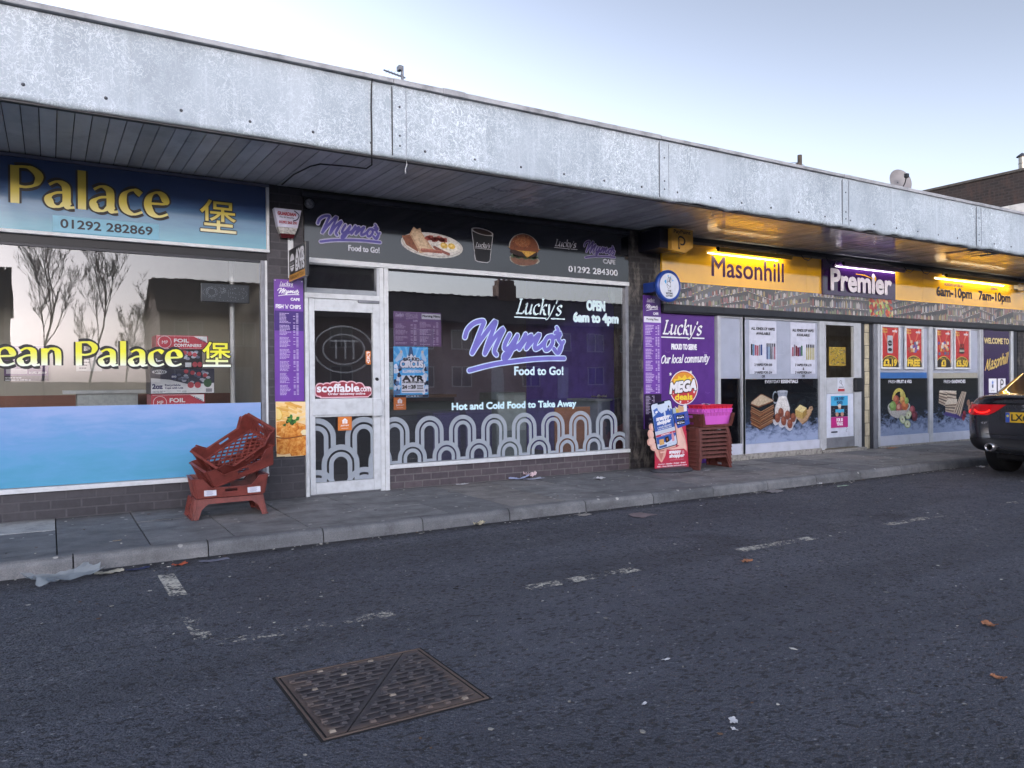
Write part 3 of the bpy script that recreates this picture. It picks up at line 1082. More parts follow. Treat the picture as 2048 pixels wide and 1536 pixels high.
for rx_, ry_ in ((.31, .235), (.215, .15)):
    for k in range(40):
        a_, b_ = R(9*k), R(9*k+9)
        LT.poly([(2.655+rx_*math.cos(a_), 1.52+ry_*math.sin(a_)), (2.655+(rx_+.018)*math.cos(a_), 1.52+(ry_+.016)*math.sin(a_)), (2.655+(rx_+.018)*math.cos(b_), 1.52+(ry_+.016)*math.sin(b_)), (2.655+rx_*math.cos(b_), 1.52+ry_*math.sin(b_))], FAINT, 1)
for x_ in (2.56, 2.66, 2.75):
    LT.rect(x_, 1.42, x_+.02, 1.62, FAINT, 1)
LT.rect(2.50, 1.60, 2.82, 1.62, FAINT, 2)
LT.clip = None
LT.build('faint_frosting', doorB)
LT = MB().frame((0, -.003, 0))
arches(LT, [2.355, 2.865], .805, .51, (2.34, .139, 2.967, .812), .522, None, .205)
LT.clip = (2.34, .139, 2.967, .812)
for cx in (2.355, 2.865):
    LT.ring(cx, .065, .15, .205, FROST, 2, 0, 180, 16); LT.ring(cx, .065, .076, .125, FROST, 2, 0, 180, 16)
LT.clip = None
LT.build('arch_pattern', doorB)

# shop 3: grocery
shop_c = thing('grocery_shop', 'grocery shopfront with aluminium posts, photo window prints and glass door', 'shop')
KICK = M('#b3b8c6', .45, 0, .06, 5)
CONC = M('#8a8883', .9, 0, .25, 25, .6)
FILM = M('#a7adba', .35, 0, .05, 3)
room(shop_c, 7.09, 16.9, 3.5, M('#a59a86', .8), M('#6f6a63', .7), M('#c9c9c4', .8))
b = MB(); b.box(7.09, 16.75, .03, .2, 2.2, 3.16, DRK); b.box(7.088, 16.75, -.07, .1, 2.102, 2.198, M('#33353b', .4, .3), .01); b.box(7.088, 16.75, -.055, .1, 2.085, 2.1, BLK); b.build('lintel_beam', shop_c)
b = MB(); b.box(8.13, 10.38, -.06, .1, -.1, .08, CONC, .01); b.box(11.92, 15.08, -.05, .1, -.1, .03, CONC, .01); b.box(10.38, 11.5, -.08, .2, -.1, .045, CONC, .01); b.build('plinth', shop_c)
b = MB(); b.box(11.532, 11.70, 0.01, .2, -.02, 2.1, brick_mat('cream_tile', '#c3b99c', '#cbc2a6', '#57534a', .3, .19, .215, None, .006)); b.build('tiled_column', shop_c)
b = MB(); b.box(16.5, 17.2, -.01, .3, -.1, 3.15, BRICK_W); b.build('brick_pier', shop_c)
b = MB(); b.box(7.09, 8.125, .045, .12, -.05, 2.084, DRK); b.build('side_panel', shop_c)
def cwin(x0, x1, zb, zt, films):
    w = MB()
    w.box(x0-.055, x0, -.03, .06, zb-.17, zt, ALU, .004)
    w.box(x1, x1+.055, -.03, .06, zb-.17, zt, ALU, .004)
    w.box(x0+.001, x1-.001, -.02, .06, zb-.17, zb, KICK, .004)
    w.box(x0+.001, x1-.001, -.02, .06, zt-.02, zt, ALU)
    o = w.build('shop_window', shop_c)
    for z0, z1, mt in films:
        q = MB(); q.box(x0+.002, x1-.002, .02, .03, z0, z1, mt); q.build('window_film', o)
    q = MB(); q.face([(x0, .0, zb), (x1, .0, zb), (x1, .0, zt-.02), (x0, .0, zt-.02)], GLASS_T); q.build('pane', o)
    return o
BLUEP = PR('#3d6ea8', .3)
cwin(8.19, 8.632, .235, 2.084, [(1.186, 2.06, FILM), (.237, 1.184, M('#0b0b10', .12, 0, .2, 2, 0, .5))])
cwin(8.69, 10.375, .215, 2.084, [(1.176, 2.06, FILM)])
cwin(11.945, 13.395, .19, 2.084, [(1.272, 2.06, FILM), (1.17, 1.270, BLUEP)])
cwin(13.50, 15.07, .18, 2.084, [(1.262, 2.06, FILM), (1.165, 1.26, PR('#a9a596', .3))])
b = MB()
b.box(15.15, 15.19, -.03, .06, -.02, 2.084, ALU, .004); b.box(16.2, 16.30, -.03, .06, -.02, 2.084, ALU, .004); b.box(16.32, 16.48, -.01, .06, -.02, 2.084, DRK, .004)
b.box(15.19, 16.2, .01, .05, -.02, 2.084, DRK)
b.build('side_door', shop_c)
b = MB()
b.box(10.43, 10.492, -.03, .08, .046, 2.084, ALU, .004); b.box(11.345, 11.43, -.03, .08, .046, 2.084, ALU, .004)
b.box(10.494, 11.343, -.03, .08, 2.055, 2.084, ALU); b.box(11.435, 11.53, -.02, .1, -.02, 2.084, DRK, .004); b.box(11.703, 11.785, .0, .1, -.02, 2.084, DRK, .004); b.box(11.787, 11.888, -.02, .1, -.02, 2.084, ALUD, .004)
b.build('door_frame', shop_c)
b = MB()
b.box(10.495, 10.53, -.03, .03, .065, 2.053, ALU, .004); b.box(11.245, 11.342, -.03, .03, .065, 2.053, ALU, .004)
b.box(10.531, 11.244, -.032, .03, .935, 1.19, ALU, .004); b.box(10.531, 11.244, -.03, .03, .065, .23, ALUD, .004)
b.box(10.531, 11.244, -.03, .03, 2.03, 2.053, ALU)
doorC = b.build('door', shop_c)
b = MB()
b.face([(10.531, 0, .231), (11.244, 0, .231), (11.244, 0, .934), (10.531, 0, .934)], GLASS_D)
b.face([(10.531, 0, 1.191), (11.244, 0, 1.191), (11.244, 0, 2.029), (10.531, 0, 2.029)], glass_mat('entry_glass', .10, (.95, .95, .92, 1), .01))
b.build('pane', doorC)
b = MB(); b.box(11.20, 11.41, -.09, -.033, .96, 1.185, BLK, .02); b.build('lock_box', doorC)
# lit tube inside the grocery, seen through the glass
b = MB(); b.box(10.2, 11.6, 1.6, 1.66, 2.78, 2.83, emis('#fff4dc', 14)); b.box(10.2, 11.6, 1.58, 1.68, 2.832, 2.86, WHT)
flat('ceiling_lamp', 'lit fluorescent tube on the ceiling inside the grocery shop', 'lamp', b)
b = MB(); b.box(10.1, 11.7, 2.4, 2.9, .03, 1.6, M('#8a5a34', .6), .01)
rnd = random.Random(9)
for r_ in range(4):
    z0 = .3+.36*r_
    for c_ in range(14):
        x0 = 10.15+c_*.11
        b.box(x0, x0+.09, 2.36, 2.398, z0, z0+rnd.uniform(.16, .28), PR(rnd.choice(['#c8a93b', '#b23a32', '#e0d9c8', '#3f7a4a', '#34508c', '#d8862e'])))
flat('shelving', 'shop shelf of coloured goods seen through the grocery door glass', 'shelf', b)

# ------------------------------------------------------------------ signs
W_, K_ = PR('#dcdde2'), PR('#101116')
FD0 = lambda c: M(c, .4, 0, .20, 45)
def microtext(mb, u0, u1, v0, v1, rows, mat, l=2, price=True, seed=1, h=.6, groups=0):
    """tiny unreadable menu rows"""
    rnd = random.Random(seed)
    dv = (v1-v0)/rows
    for i in range(rows):
        if groups and i % groups == groups-1:
            continue
        v = v1-dv*(i+1)
        x = u0
        end = u0+(u1-u0)*rnd.uniform(.3, .62)
        while x < end:
            w = (u1-u0)*rnd.uniform(.05, .13)
            mb.rect(x, v, min(x+w, end), v+dv*h, mat, l)
            x += w+(u1-u0)*.018
        if price:
            mb.rect(u1-(u1-u0)*.12, v, u1, v+dv*h, mat, l)
            if rnd.random() < .6:
                mb.rect(u1-(u1-u0)*.28, v, u1-(u1-u0)*.17, v+dv*h, mat, l)

# blue takeaway sign
def sky_sign():
    t = NT('deep_blue_sea_print')
    tc = t.n('TexCoord')
    sp = t.n('SeparateXYZ', i_0=tc.outputs['Object'])
    f = t.math('MULTIPLY', t.math('SUBTRACT', sp.outputs[2], 2.5), 1.6)
    f = t.math('ADD', f, t.math('MULTIPLY', t.math('SUBTRACT', t.noise(t.coord((.7, 1, 4)), 2.5, 6, .6), .5), .35))
    t.base(t.ramp(f, [(0, lin('#5d97a8')), (.35, lin('#456f90')), (.62, lin('#33486e')), (1, lin('#2b3c64'))]))
    t.rough(.12)
    t.p.inputs['Coat Weight'].default_value = .3
    return t.m
s1 = thing('fascia_sign', 'blue sea-coloured sign with gold lettering and one Chinese character above the blue film window', 'shop sign')
b = MB(); b.box(-5, 1.858, -.02, .03, 2.503, 3.122, sky_sign()); b.build('panel', s1)
b = MB()
b.box(-5, 1.888, -.05, .03, 2.470, 2.501, WHT, .005); b.box(-5, 1.888, -.035, .03, 3.124, 3.150, M('#66687a', .4, .2)); b.box(1.860, 1.888, -.04, .03, 2.503, 3.122, WHT, .004)
b.build('frame', s1)
def gold():
    t = NT('gold_print')
    tc = t.n('TexCoord')
    sp = t.n('SeparateXYZ', i_0=tc.outputs['Object'])
    f = t.math('MULTIPLY', t.math('SUBTRACT', sp.outputs[2], 2.62), 2.4)
    t.base(t.ramp(f, [(0, lin('#e6e2c0')), (.25, lin('#d9cf86')), (.5, lin('#c3b13f')), (1, lin('#b5a03a'))]))
    t.rough(.35)
    return t.m
GOLD = gold()
b = MB().frame((0, -.021, 0))
pen(b, 'Palace', -.275, .985, 2.728, .222, .066, GOLD, 1, nib=R(15), out=(PB, .034), wmin=.32)
b.text('堡', 1.245, 2.632, 1.572, 2.938, GOLD, 1, .006, 0, (PB, .03))
b.rect(.035, 2.515, .885, 2.655, PR('#6fa6bd', .3), 1)
b.text('01292 282869', .095, 2.550, .826, 2.626, PR('#23232c'), 2, .035)
b.build('lettering', s1)

# black cafe sign
s2 = thing('fascia_sign', 'glossy black cafe sign with purple script, a breakfast plate, a cup and a burger', 'shop sign')
b = MB(); b.box(2.24, 6.505, -.03, .03, 2.459, 3.075, M('#0f1119', .09, 0, .1, 3, 0, .4)); b.build('panel', s2)
b = MB(); b.box(2.22, 6.515, -.045, .03, 3.078, 3.118, M('#3b3c44', .5, .2)); b.build('frame', s2)
b = MB().frame((0, -.031, 0))
mymos(b, 2.364, 3.08, 2.60, 2.905, PR('#4a4490'), PR('#a9a7c2'), 1, level=.08, ow=.018)
b.text('Food to Go!', 2.705, 2.562, 3.05, 2.620, PR('#b7b9c4'), 1, .05)
# breakfast plate
cx, cy = 3.68, 2.70
b.ell(cx, cy, .382, .138, FD0('#b9b7b4'), 1, -.04, 40); b.ell(cx, cy+.004, .36, .124, FD0('#8e8c8a'), 2, -.04, 40); b.ell(cx, cy+.006, .355, .12, FD0('#c4c1bc'), 3, -.04, 40)
b.poly([(3.31, 2.77), (3.42, 2.80), (3.52, 2.66), (3.50, 2.61), (3.36, 2.68)], FD0('#7a4a33'), 4)
b.poly([(3.40, 2.80), (3.45, 2.885), (3.49, 2.86), (3.53, 2.88), (3.545, 2.83), (3.71, 2.63), (3.52, 2.60)], FD0('#b08f72'), 5)
b.poly([(3.42, 2.80), (3.455, 2.87), (3.49, 2.845), (3.525, 2.865), (3.54, 2.82), (3.66, 2.65), (3.53, 2.63)], FD0('#c4ab8e'), 6)
for k in range(7):
    b.blob(3.62+.035*k, 2.775+.012*math.sin(k*2), .035, .028, FD0(['#8f3b33', '#a5524a', '#7a2c28'][k % 3]), 7, .2, 14, .25, k)
b.rrect(3.53, 2.615, 3.80, 2.655, .019, FD0('#8a4f42'), 7); b.rrect(3.54, 2.640, 3.79, 2.652, .005, FD0('#a86b5a'), 8)
b.stroke([(3.70, 2.68), (3.80, 2.64), (3.88, 2.615)], .032, FD0('#7d463b'), 6)
b.blob(3.87, 2.70, .13, .055, FD0('#d3cfc6'), 5, -.1, 26, .1, 4)
for ex in (3.82, 3.915):
    b.ell(ex, 2.708, .046, .033, FD0('#c9a648'), 7, -.1); b.ell(ex-.008, 2.715, .022, .012, FD0('#dcc27a'), 8)
# cup
b.poly([(4.172, 2.925), (4.463, 2.885), (4.418, 2.575), (4.38, 2.552), (4.25, 2.556), (4.219, 2.572)], PR('#a3a3a8'), 1)
b.poly([(4.183, 2.905), (4.452, 2.868), (4.410, 2.582), (4.375, 2.562), (4.25, 2.566), (4.228, 2.580)], K_, 2)
b.ell(4.318, 2.912, .147, .038, PR('#a9a6a6'), 3, -.13, 30); b.ell(4.320, 2.910, .128, .028, PR('#2b1a16'), 4, -.13, 30)
luckys(b, 4.225, 4.415, 2.728, .036, PR('#b3b3ba'), 4)
# burger
b.blob(4.89, 2.64, .21, .085, FD0('#8d8a80'), 1, 0, 30, .1, 3)
b.blob(4.89, 2.63, .19, .07, FD0('#6b4a3a'), 2, 0, 30, .06, 8)
for k in range(13):
    b.blob(4.73+.028*k, 2.665+.012*math.sin(k*1.7), .03, .022, FD0(['#3c4a34', '#56634a', '#2c3328'][k % 3]), 3, 0, 12, .3, k)
b.blob(4.89, 2.715, .195, .05, FD0('#2d1c17'), 4, 0, 30, .05, 5)
b.poly([(4.66, 2.765), (5.12, 2.775), (5.06, 2.735), (4.93, 2.655), (4.86, 2.72), (4.72, 2.745)], FD0('#b98f3c'), 5)
b.ell(4.89, 2.765, .215, .18, FD0('#8d8a86'), 1, 0, 30, 0, 180)
b.ell(4.89, 2.76, .203, .175, FD0('#6b3a22'), 6, 0, 30, -8, 188)
b.ell(4.87, 2.84, .11, .06, FD0('#85502f'), 7, .1)
rnd = random.Random(2)
for k in range(40):
    a, r_ = rnd.uniform(20, 160), rnd.uniform(.2, .95)
    b.ell(4.89+.19*r_*math.cos(R(a)), 2.77+.16*r_*math.sin(R(a)), .005, .003, FD0('#a98a68'), 8, n=6)
luckys(b, 5.34, 5.655, 2.835, .055, PR('#8e8e96'), 1)
mymos(b, 5.775, 6.295, 2.705, 2.94, PR('#3a2c68'), PR('#8a86a2'), 1, level=.08, ow=.020)
b.text('CAFE', 6.087, 2.676, 6.282, 2.730, PR('#a9abb4'), 1, .07)
b.text('01292 284300', 5.542, 2.530, 6.321, 2.604, PR('#c9cbd2'), 1, .03)
b.build('lettering', s2)
# yellow grocery boards
YB = M('#d9a21c', .07, 0, .05, 2, 0, 1.0)
s3 = thing('fascia_sign', 'long yellow grocery sign with shop name and opening hours', 'shop sign')
b = MB()
for x0, x1 in ((7.09, 10.07), (10.074, 13.2), (13.204, 16.73)):
    b.box(x0, x1, -.03, .025, 2.513, 3.055, YB)
b.build('panel', s3)
b = MB(); b.box(7.09, 16.73, -.04, .03, 3.058, 3.09, M('#6d6a66', .4, .4)); b.build('frame', s3)
b = MB().frame((0, -.0312, 0))
MP = PR('#3b1c3f')
b.text('Masonhill', 8.022, 2.64, 9.535, 2.918, MP, 1, .02)
b.text('MONDAY-SATURDAY', 13.878, 2.842, 14.51, 2.895, MP, 1, .05)
b.text('6am-10pm', 13.627, 2.600, 14.782, 2.815, PR('#1d1524'), 1, .05)
b.text('SUNDAY', 15.465, 2.855, 15.71, 2.902, MP, 1, .05)
b.text('7am-10pm', 15.036, 2.600, 16.18, 2.810, PR('#1d1524'), 1, .05)
b.build('lettering', s3)
s4 = thing('purple_sign', 'dark purple sign panel with raised white lettering in the middle of the yellow sign', 'shop sign')
b = MB(); b.box(10.42, 12.33, -.065, -.032, 2.50, 3.055, M('#2c1242', .08, 0, .08, 3, 0, .4)); b.build('panel', s4)
b = MB().frame((0, -.066, 0))
WP = M('#d4cfd4', .25)
LTW = MB().frame((0, -.092, 0))
LTW.text('Premier', 10.585, 2.585, 12.165, 2.905, WP, 1, .055)
LTW.build('raised_lettering', s4)
SW = MB().frame((0, -.085, 0))
SW.poly([(11.22, 2.878), (11.45, 2.872), (11.62, 2.835), (11.68, 2.80), (11.60, 2.83), (11.45, 2.855), (11.22, 2.866)], M('#d9a81e', .2), 1)
SW.ell(11.70, 2.825, .062, .055, M('#d9a81e', .2), 2)
SW.build('swoosh', s4)
# printed strip of shelves
b = MB()
b.box(7.09, 12.30, -.045, .025, 2.203, 2.508, PR('#77777a', .25)); b.box(12.304, 16.72, -.045, .025, 2.203, 2.508, PR('#77777a', .25))
b.frame((0, -.0455, 0))
rnd = random.Random(21)
def wash(c, k=.3):
    return '#%02x%02x%02x' % tuple(int(int(c[i:i+2], 16)*(1-k)+0x9c*k) for i in (1, 3, 5))
PAL = [PR(wash(c), .3) for c in ('#7d4440', '#9a948e', '#4f5f52', '#54607c', '#a08c5a', '#b3aeab', '#33343a', '#8a5c62', '#6f7a58', '#c2beba', '#5a4a48')]
x = 7.1
while x < 16.55:
    w = rnd.uniform(.45, .85)
    x1 = min(x+w, 16.7)
    if x < 12.302 < x1:
        x1 = 12.30
    b.clip = (x, 2.205, x1, 2.506)
    sl_ = rnd.choice([-.22, -.12, 0, .14, .24])
    if 11.05 < x < 11.7:
        for k in range(70):
            b.blob(rnd.uniform(x, x1), rnd.uniform(2.22, 2.50), .045, .028, PR(rnd.choice(['#a8433a', '#8a2f2c', '#6f8a4a', '#93a864', '#b9b27c', '#c06a4a']), .3), 1+k*.02, rnd.random()*3, 10, .2, k)
    else:
        b.rect(x, 2.205, x1, 2.506, PR(rnd.choice(['#55565a', '#696a6c', '#484a50']), .3), 1)
        nrow = rnd.choice([2, 3, 3])
        for r_ in range(nrow+1):
            z0 = 2.19+.31/nrow*r_-.03
            hh = .31/nrow
            xx = x
            while xx < x1:
                ww = rnd.choice([.014, .02, .026, .045, .06])
                zz = z0+sl_*(xx-x)*(.6+.4*r_)
                top = hh*rnd.uniform(.5, .8)
                c_ = rnd.choice(PAL)
                b.poly([(xx, zz), (xx+ww*.85, zz+sl_*ww), (xx+ww*.85, zz+top*.7), (xx+ww*.6, zz+top), (xx+ww*.25, zz+top), (xx, zz+top*.7)], c_, 1.4+r_*.1)
                xx += ww
            b.poly([(x, z0-.004), (x1, z0-.004+sl_*(x1-x)*(.6+.4*r_)), (x1, z0-.014+sl_*(x1-x)*(.6+.4*r_)), (x, z0-.014)], PR('#8d8d8f', .3), 2.2)
            xx = x+.02
            while xx < x1:
                zz = z0-.013+sl_*(xx-x)*(.6+.4*r_)
                b.rect(xx, zz, xx+.022, zz+.010, PR(rnd.choice(['#d6d4d0', '#c9b85a', '#b04a44']), .3), 2.6)
                xx += rnd.uniform(.05, .1)
    b.clip = None
    x = x1+(.005 if x1 == 12.30 else 0)
flat('printed_strip', 'long strip printed with supermarket shelves below the yellow sign', 'sign', b)

# alarm box
al = thing('alarm_box', 'white wedge-shaped alarm bell box with dark red base high on the dark pier', 'alarm box')
def wedge(z0, z1, w0, w1, y0, y1, mat):
    q = MB()
    cx = 2.06
    q.hexa([(cx-w0, y0, z0), (cx+w0, y0, z0), (cx+w0, -.002, z0), (cx-w0, -.002, z0), (cx-w1, y1, z1), (cx+w1, y1, z1), (cx+w1, -.002, z1), (cx-w1, -.002, z1)], mat)
    return q
q = wedge(2.735, 2.915, .098, .135, -.075, -.09, M('#c9cbe0', .3)); q.frame((2.06, -.084, 0), n=(0, -1, 0))
q.w = Vector((0, -.0148, .18)).normalized()
q.frame((2.06, -.0835, 2.70), (1, 0, 0), (0, -.083, .997), (0, -1, -.083))
q.text('GUARDIAN', -.105, .148, .075, .180, PR('#a01c30'), 8, .05)
q.text('Fire & Security', -.085, .117, .06, .138, PR('#1c1c30'), 8, .02)
q.text('01292 265 291', -.09, .068, .085, .092, PR('#a01c30'), 8, .05)
q.stroke([(.06, .20), (.105, .165), (.09, .12), (.05, .10)], .010, PR('#26264a'), 8.5)
q.build('cover', al)
wedge(2.672, 2.733, .074, .097, -.07, -.075, M('#a9a8a6', .5, 0, .3, 40)).build('sounder_band', al)
wedge(2.628, 2.670, .058, .073, -.062, -.069, M('#4a0d14', .15, 0, .1, 6, 0, .5)).build('strobe_lens', al)

# projecting square sign
pj = thing('projecting_sign', 'black square projecting sign with white letters and an orange band, beside the alarm box', 'sign')
q = MB(); q.box(2.078, 2.132, -.012, -.001, 2.236, 2.642, WHT, .003)
for z in (2.27, 2.38, 2.51, 2.62):
    q.lathe([(.006, 0), (.001, .003)], BLK, (2.105, -.012, z), (0, -1, 0), 8)
q.build('wall_bracket', pj)
q = MB(); q.box(2.085, 2.121, -.595, -.013, 2.19, 2.515, M('#14161c', .35), .004)
q.frame((2.0845, 0, 0), (0, -1, 0), (0, 0, 1), (-1, 0, 0))
q.text('AYR', .26, 2.375, .555, 2.478, W_, 1, .09); q.text('EATS', .26, 2.28, .555, 2.372, W_, 1, .09)
q.ell(.135, 2.375, .085, .088, W_, 1)
q.rect(.05, 2.345, .22, 2.392, PR('#14161c'), 2); luckys(q, .065, .20, 2.358, .017, W_, 3, line=False); q.rect(.055, 2.325, .215, 2.332, PR('#14161c'), 2)
q.rect(.018, 2.192, .578, 2.258, PR('#c08a35'), 1); q.text('ORDER ONLINE TODAY', .04, 2.208, .556, 2.242, PR('#2a2118'), 2)
q.build('panel', pj)

# tall purple menu boards
PUR, PURD = PR('#6b3f9c', .3), PR('#3e2470', .3)
def fish_photo():
    t = NT('fried_fish_print')
    v = t.coord()
    t.base(t.ramp(t.noise(v, 22, 7, .7, .6), [(.25, lin('#8a4414')), (.42, lin('#c46f22')), (.55, lin('#dc9a48')), (.72, lin('#f0cc90'))]))
    t.rough(.3)
    return t.m
FISH = fish_photo()
q = MB(); q.box(1.935, 2.228, -.012, -.001, .985, 2.217, PUR); q.frame((0, -.0125, 0))
luckys(q, 1.99, 2.12, 2.155, .026, W_)
mymos(q, 1.965, 2.19, 2.045, 2.13, W_, None, 1)
q.text('CAFE', 2.10, 2.008, 2.19, 2.034, W_, 1, .07)
q.text("FISH 'n' CHIPS", 1.95, 1.925, 2.20, 1.965, W_, 1, .05)
q.rect(1.937, 1.70, 2.226, 1.90, PURD, 1)
microtext(q, 1.985, 2.175, 1.05, 1.885, 62, PR('#b8a8d4'), 2, True, 5, .5, 9)
for u, v in ((1.945, 2.205), (2.215, 2.205)):
    q.ell(u, v, .005, .005, W_, 1, n=8)
flat('menu_board', 'tall purple fish and chips menu board on the pier left of the white door', 'menu board', q)
q = MB(); q.prism([(1.942, -.001, .985), (2.244, -.001, .978), (2.244, -.001, .455), (2.215, -.001, .425), (2.03, -.001, .425), (1.99, -.001, .48), (1.942, -.001, .485)], (0, -.010, 0), PR('#ead2b0', .3))
q.frame((0, -.0118, 0)); q.clip = (1.945, .43, 2.242, .978)
q.rect(1.9, .4, 2.3, 1, PR('#e9cfa0', .3), 1)
rnd = random.Random(4)
for k in range(22):
    a = rnd.uniform(-.6, .5)
    x_, z_ = rnd.uniform(1.93, 2.25), rnd.uniform(.80, .97)
    q.stroke([(x_-.09*math.cos(a), z_-.09*math.sin(a)), (x_, z_+.008), (x_+.09*math.cos(a), z_+.09*math.sin(a))], .026, PR(rnd.choice(['#d7a24c', '#e3b869', '#eccb8a', '#c98f3a']), .3), 1.5+k*.1) if False else q.poly([(x_-.09*math.cos(a)+.013*math.sin(a), z_-.09*math.sin(a)-.013*math.cos(a)), (x_+.09*math.cos(a)+.013*math.sin(a), z_+.09*math.sin(a)-.013*math.cos(a)), (x_+.09*math.cos(a)-.013*math.sin(a), z_+.09*math.sin(a)+.013*math.cos(a)), (x_-.09*math.cos(a)-.013*math.sin(a), z_-.09*math.sin(a)+.013*math.cos(a))], PR(rnd.choice(['#d7a24c', '#e3b869', '#eccb8a', '#c98f3a']), .3), 1.5+k*.12)
q.ell(1.955, .86, .05, .07, PR('#d9b04a', .3), 5, .3); q.ell(1.96, .86, .036, .055, PR('#e8cf86', .3), 5.5, .3)
q.blob(2.08, .70, .20, .085, FISH, 6, -.1, 30, .06, 3); q.blob(2.03, .545, .16, .095, FISH, 7, .1, 30, .06, 6); q.blob(2.20, .52, .14, .11, FISH, 8, .5, 30, .06, 9)
q.stroke([(1.945, .625), (2.05, .612), (2.24, .635)], .012, PR('#8a4a20', .3), 8.6)
for k in range(26):
    q.blob(2.09+rnd.gauss(0, .03), .785+rnd.gauss(0, .025), .017, .014, PR(rnd.choice(['#2f5a2a', '#3f7a34', '#1f3d1c', '#6d8f3a']), .3), 9+k*.05, 0, 10, .35, k)
q.blob(2.225, .665, .035, .03, PR('#efe0b4', .3), 9, 0, 14, .1, 2)
q.clip = None
flat('food_poster', 'fried fish and chips photo panel with torn lower edge below the purple menu', 'poster', q)
q = MB(); q.box(6.772, 7.078, -.014, -.001, .52, 2.305, PUR); q.frame((0, -.0145, 0))
q.rect(6.774, 1.995, 7.076, 2.303, PR('#4a2b72', .3), .5)
luckys(q, 6.83, 6.96, 2.225, .026, W_); mymos(q, 6.81, 7.03, 2.095, 2.19, W_, None, 1); q.text('CAFE', 6.94, 2.05, 7.03, 2.08, W_, 1, .07)
q.rect(6.775, 1.945, 7.075, 2.022, PR('#cfd0dc'), 1); q.text('Morning Menu', 6.82, 1.965, 7.03, 2.003, K_, 2, .02)
microtext(q, 6.80, 7.045, 1.0, 1.92, 46, PR('#c5b4dc'), 2, True, 15, .5, 8)
q.rect(6.774, .522, 7.076, .985, PR('#241834', .3), 1); microtext(q, 6.80, 6.95, .72, .97, 13, PR('#a9a0b8'), 2, True, 16, .5)
luckys(q, 6.85, 6.95, .64, .018, PR('#8a8a94'), 2, line=False); q.text('01292 284300', 6.84, .585, 6.98, .605, PR('#8a8a94'), 2)
flat('menu_board', 'tall purple morning menu board on the flaking black pier behind the phone-shaped sign', 'menu board', q)

# shield-shaped projecting sign
pp = thing('projecting_sign', 'yellow shield-shaped payment sign hanging under the canopy at the corner pier', 'sign')
q = MB(); q.box(6.70, 7.02, -.42, -.001, 2.87, 3.12, M('#0e1020', .5)); q.build('bracket_box', pp)
q = MB()
out = [(6.83, 2.845), (6.83, 3.12), (7.20, 3.12), (7.20, 2.90), (7.06, 2.815)]
q.prism([(x_, -.50, z_) for x_, z_ in out], (0, .07, 0), M('#b58a3a', .35))
q.frame((0, -.5003, 0))
q.text('PayPoint', 6.865, 3.045, 7.155, 3.105, PR('#1a1a24'), 1, .03)
q.stroke([(6.955, 2.87), (6.955, 3.0), (7.01, 3.01), (7.05, 2.975), (7.035, 2.93), (6.99, 2.925)], .032, PR('#1a1a24'), 1); q.stroke([(6.957, 2.885), (6.957, 2.99), (7.01, 2.997), (7.035, 2.97), (7.02, 2.937), (6.99, 2.935)], .010, PR('#b58a3a'), 2)
q.build('shield', pp)
lo = thing('lottery_sign', 'round white lottery sign with a thick blue rim on the corner pier', 'sign')
q = MB(); q.box(6.775, 6.83, -.30, -.001, 2.33, 2.46, M('#1d3a86', .4), .01); q.build('bracket', lo)
lx, lz = 6.965, 2.405
q = MB(); q.lathe([(.001, 0), (.205, 0), (.21, .02), (.21, .055), (.195, .07), (.172, .07), (.170, .062), (.001, .062)], M('#1f3f8c', .35), (lx, -.24, lz), (0, -1, 0), 40); q.build('rim', lo)
q = MB().frame((lx, -.3025, lz)); q.ell(0, 0, .168, .168, PR('#c6ccd8', .3), 1, 0, 40)
q.blob(-.01, .015, .035, .05, K_, 2, 0, 20, .05, 3); q.blob(-.01, .015, .030, .045, PR('#c6ccd8', .3), 2.5, 0, 20, .05, 3)
q.stroke([(-.03, .05), (-.02, .10), (-.005, .115), (.005, .09), (-.005, .05)], .007, K_, 3); q.stroke([(0, .05), (.02, .10), (.03, .09), (.02, .04)], .007, K_, 3); q.stroke([(-.04, .02), (-.01, .0), (.02, -.005)], .006, K_, 3)
q.poly([(-.09, .06), (-.055, .085), (-.05, .05), (-.06, .02)], PR('#3f9ad0'), 3)
for u, v in ((.02, .115), (.06, .075), (-.02, .13)):
    q.star(u, v, .018, PR('#3f9ad0'), 3)
for i, t_ in enumerate(('THE', 'NATIONAL', 'LOTTERY')):
    q.text(t_, -.06, -.075-.033*i, .06, -.052-.033*i, K_, 3, .06, align='c')
q.build('face', lo)

# purple poster with the offer roundel
q = MB(); q.box(7.095, 8.12, .02, .04, -.02, 2.08, PR('#54307c', .22)); q.frame((0, .0195, 0))
luckys(q, 7.14, 7.86, 1.80, .126, W_, 1, out=(PR('#3a1f5c'), .016))
q.text('PROUD TO SERVE', 7.297, 1.592, 7.766, 1.665, W_, 1, .07)
pen(q, 'Our local community', 7.10, 8.0, 1.40, .070, .015, W_, 1, shear=.25, cap=True, slope=.03)
ox, oz = 7.52, 1.062
q.ell(ox, oz, .265, .24, W_, 1, 0, 40); q.ell(ox, oz, .252, .227, PR('#b8333c'), 2, 0, 40)
q.ell(ox, oz+.01, .246, .205, PR('#d08a2c'), 3, 0, 30, 10, 170)
q.poly([(ox-.16, oz+.02), (ox-.19, oz+.12), (ox-.12, oz+.12), (ox-.10, oz+.17), (ox-.04, oz+.13), (ox+.02, oz+.185), (ox+.06, oz+.13), (ox+.13, oz+.165), (ox+.13, oz+.11), (ox+.2, oz+.1), (ox+.16, oz+.02)], PR('#e3c334'), 4)
q.text('MEGA', ox-.26, oz-.075, ox+.225, oz+.065, W_, 5, .09, .15, (K_, .09), slope=.10)
q.text('deals', ox-.165, oz-.165, ox+.155, oz-.085, PR('#e3cf3a'), 5, .07)
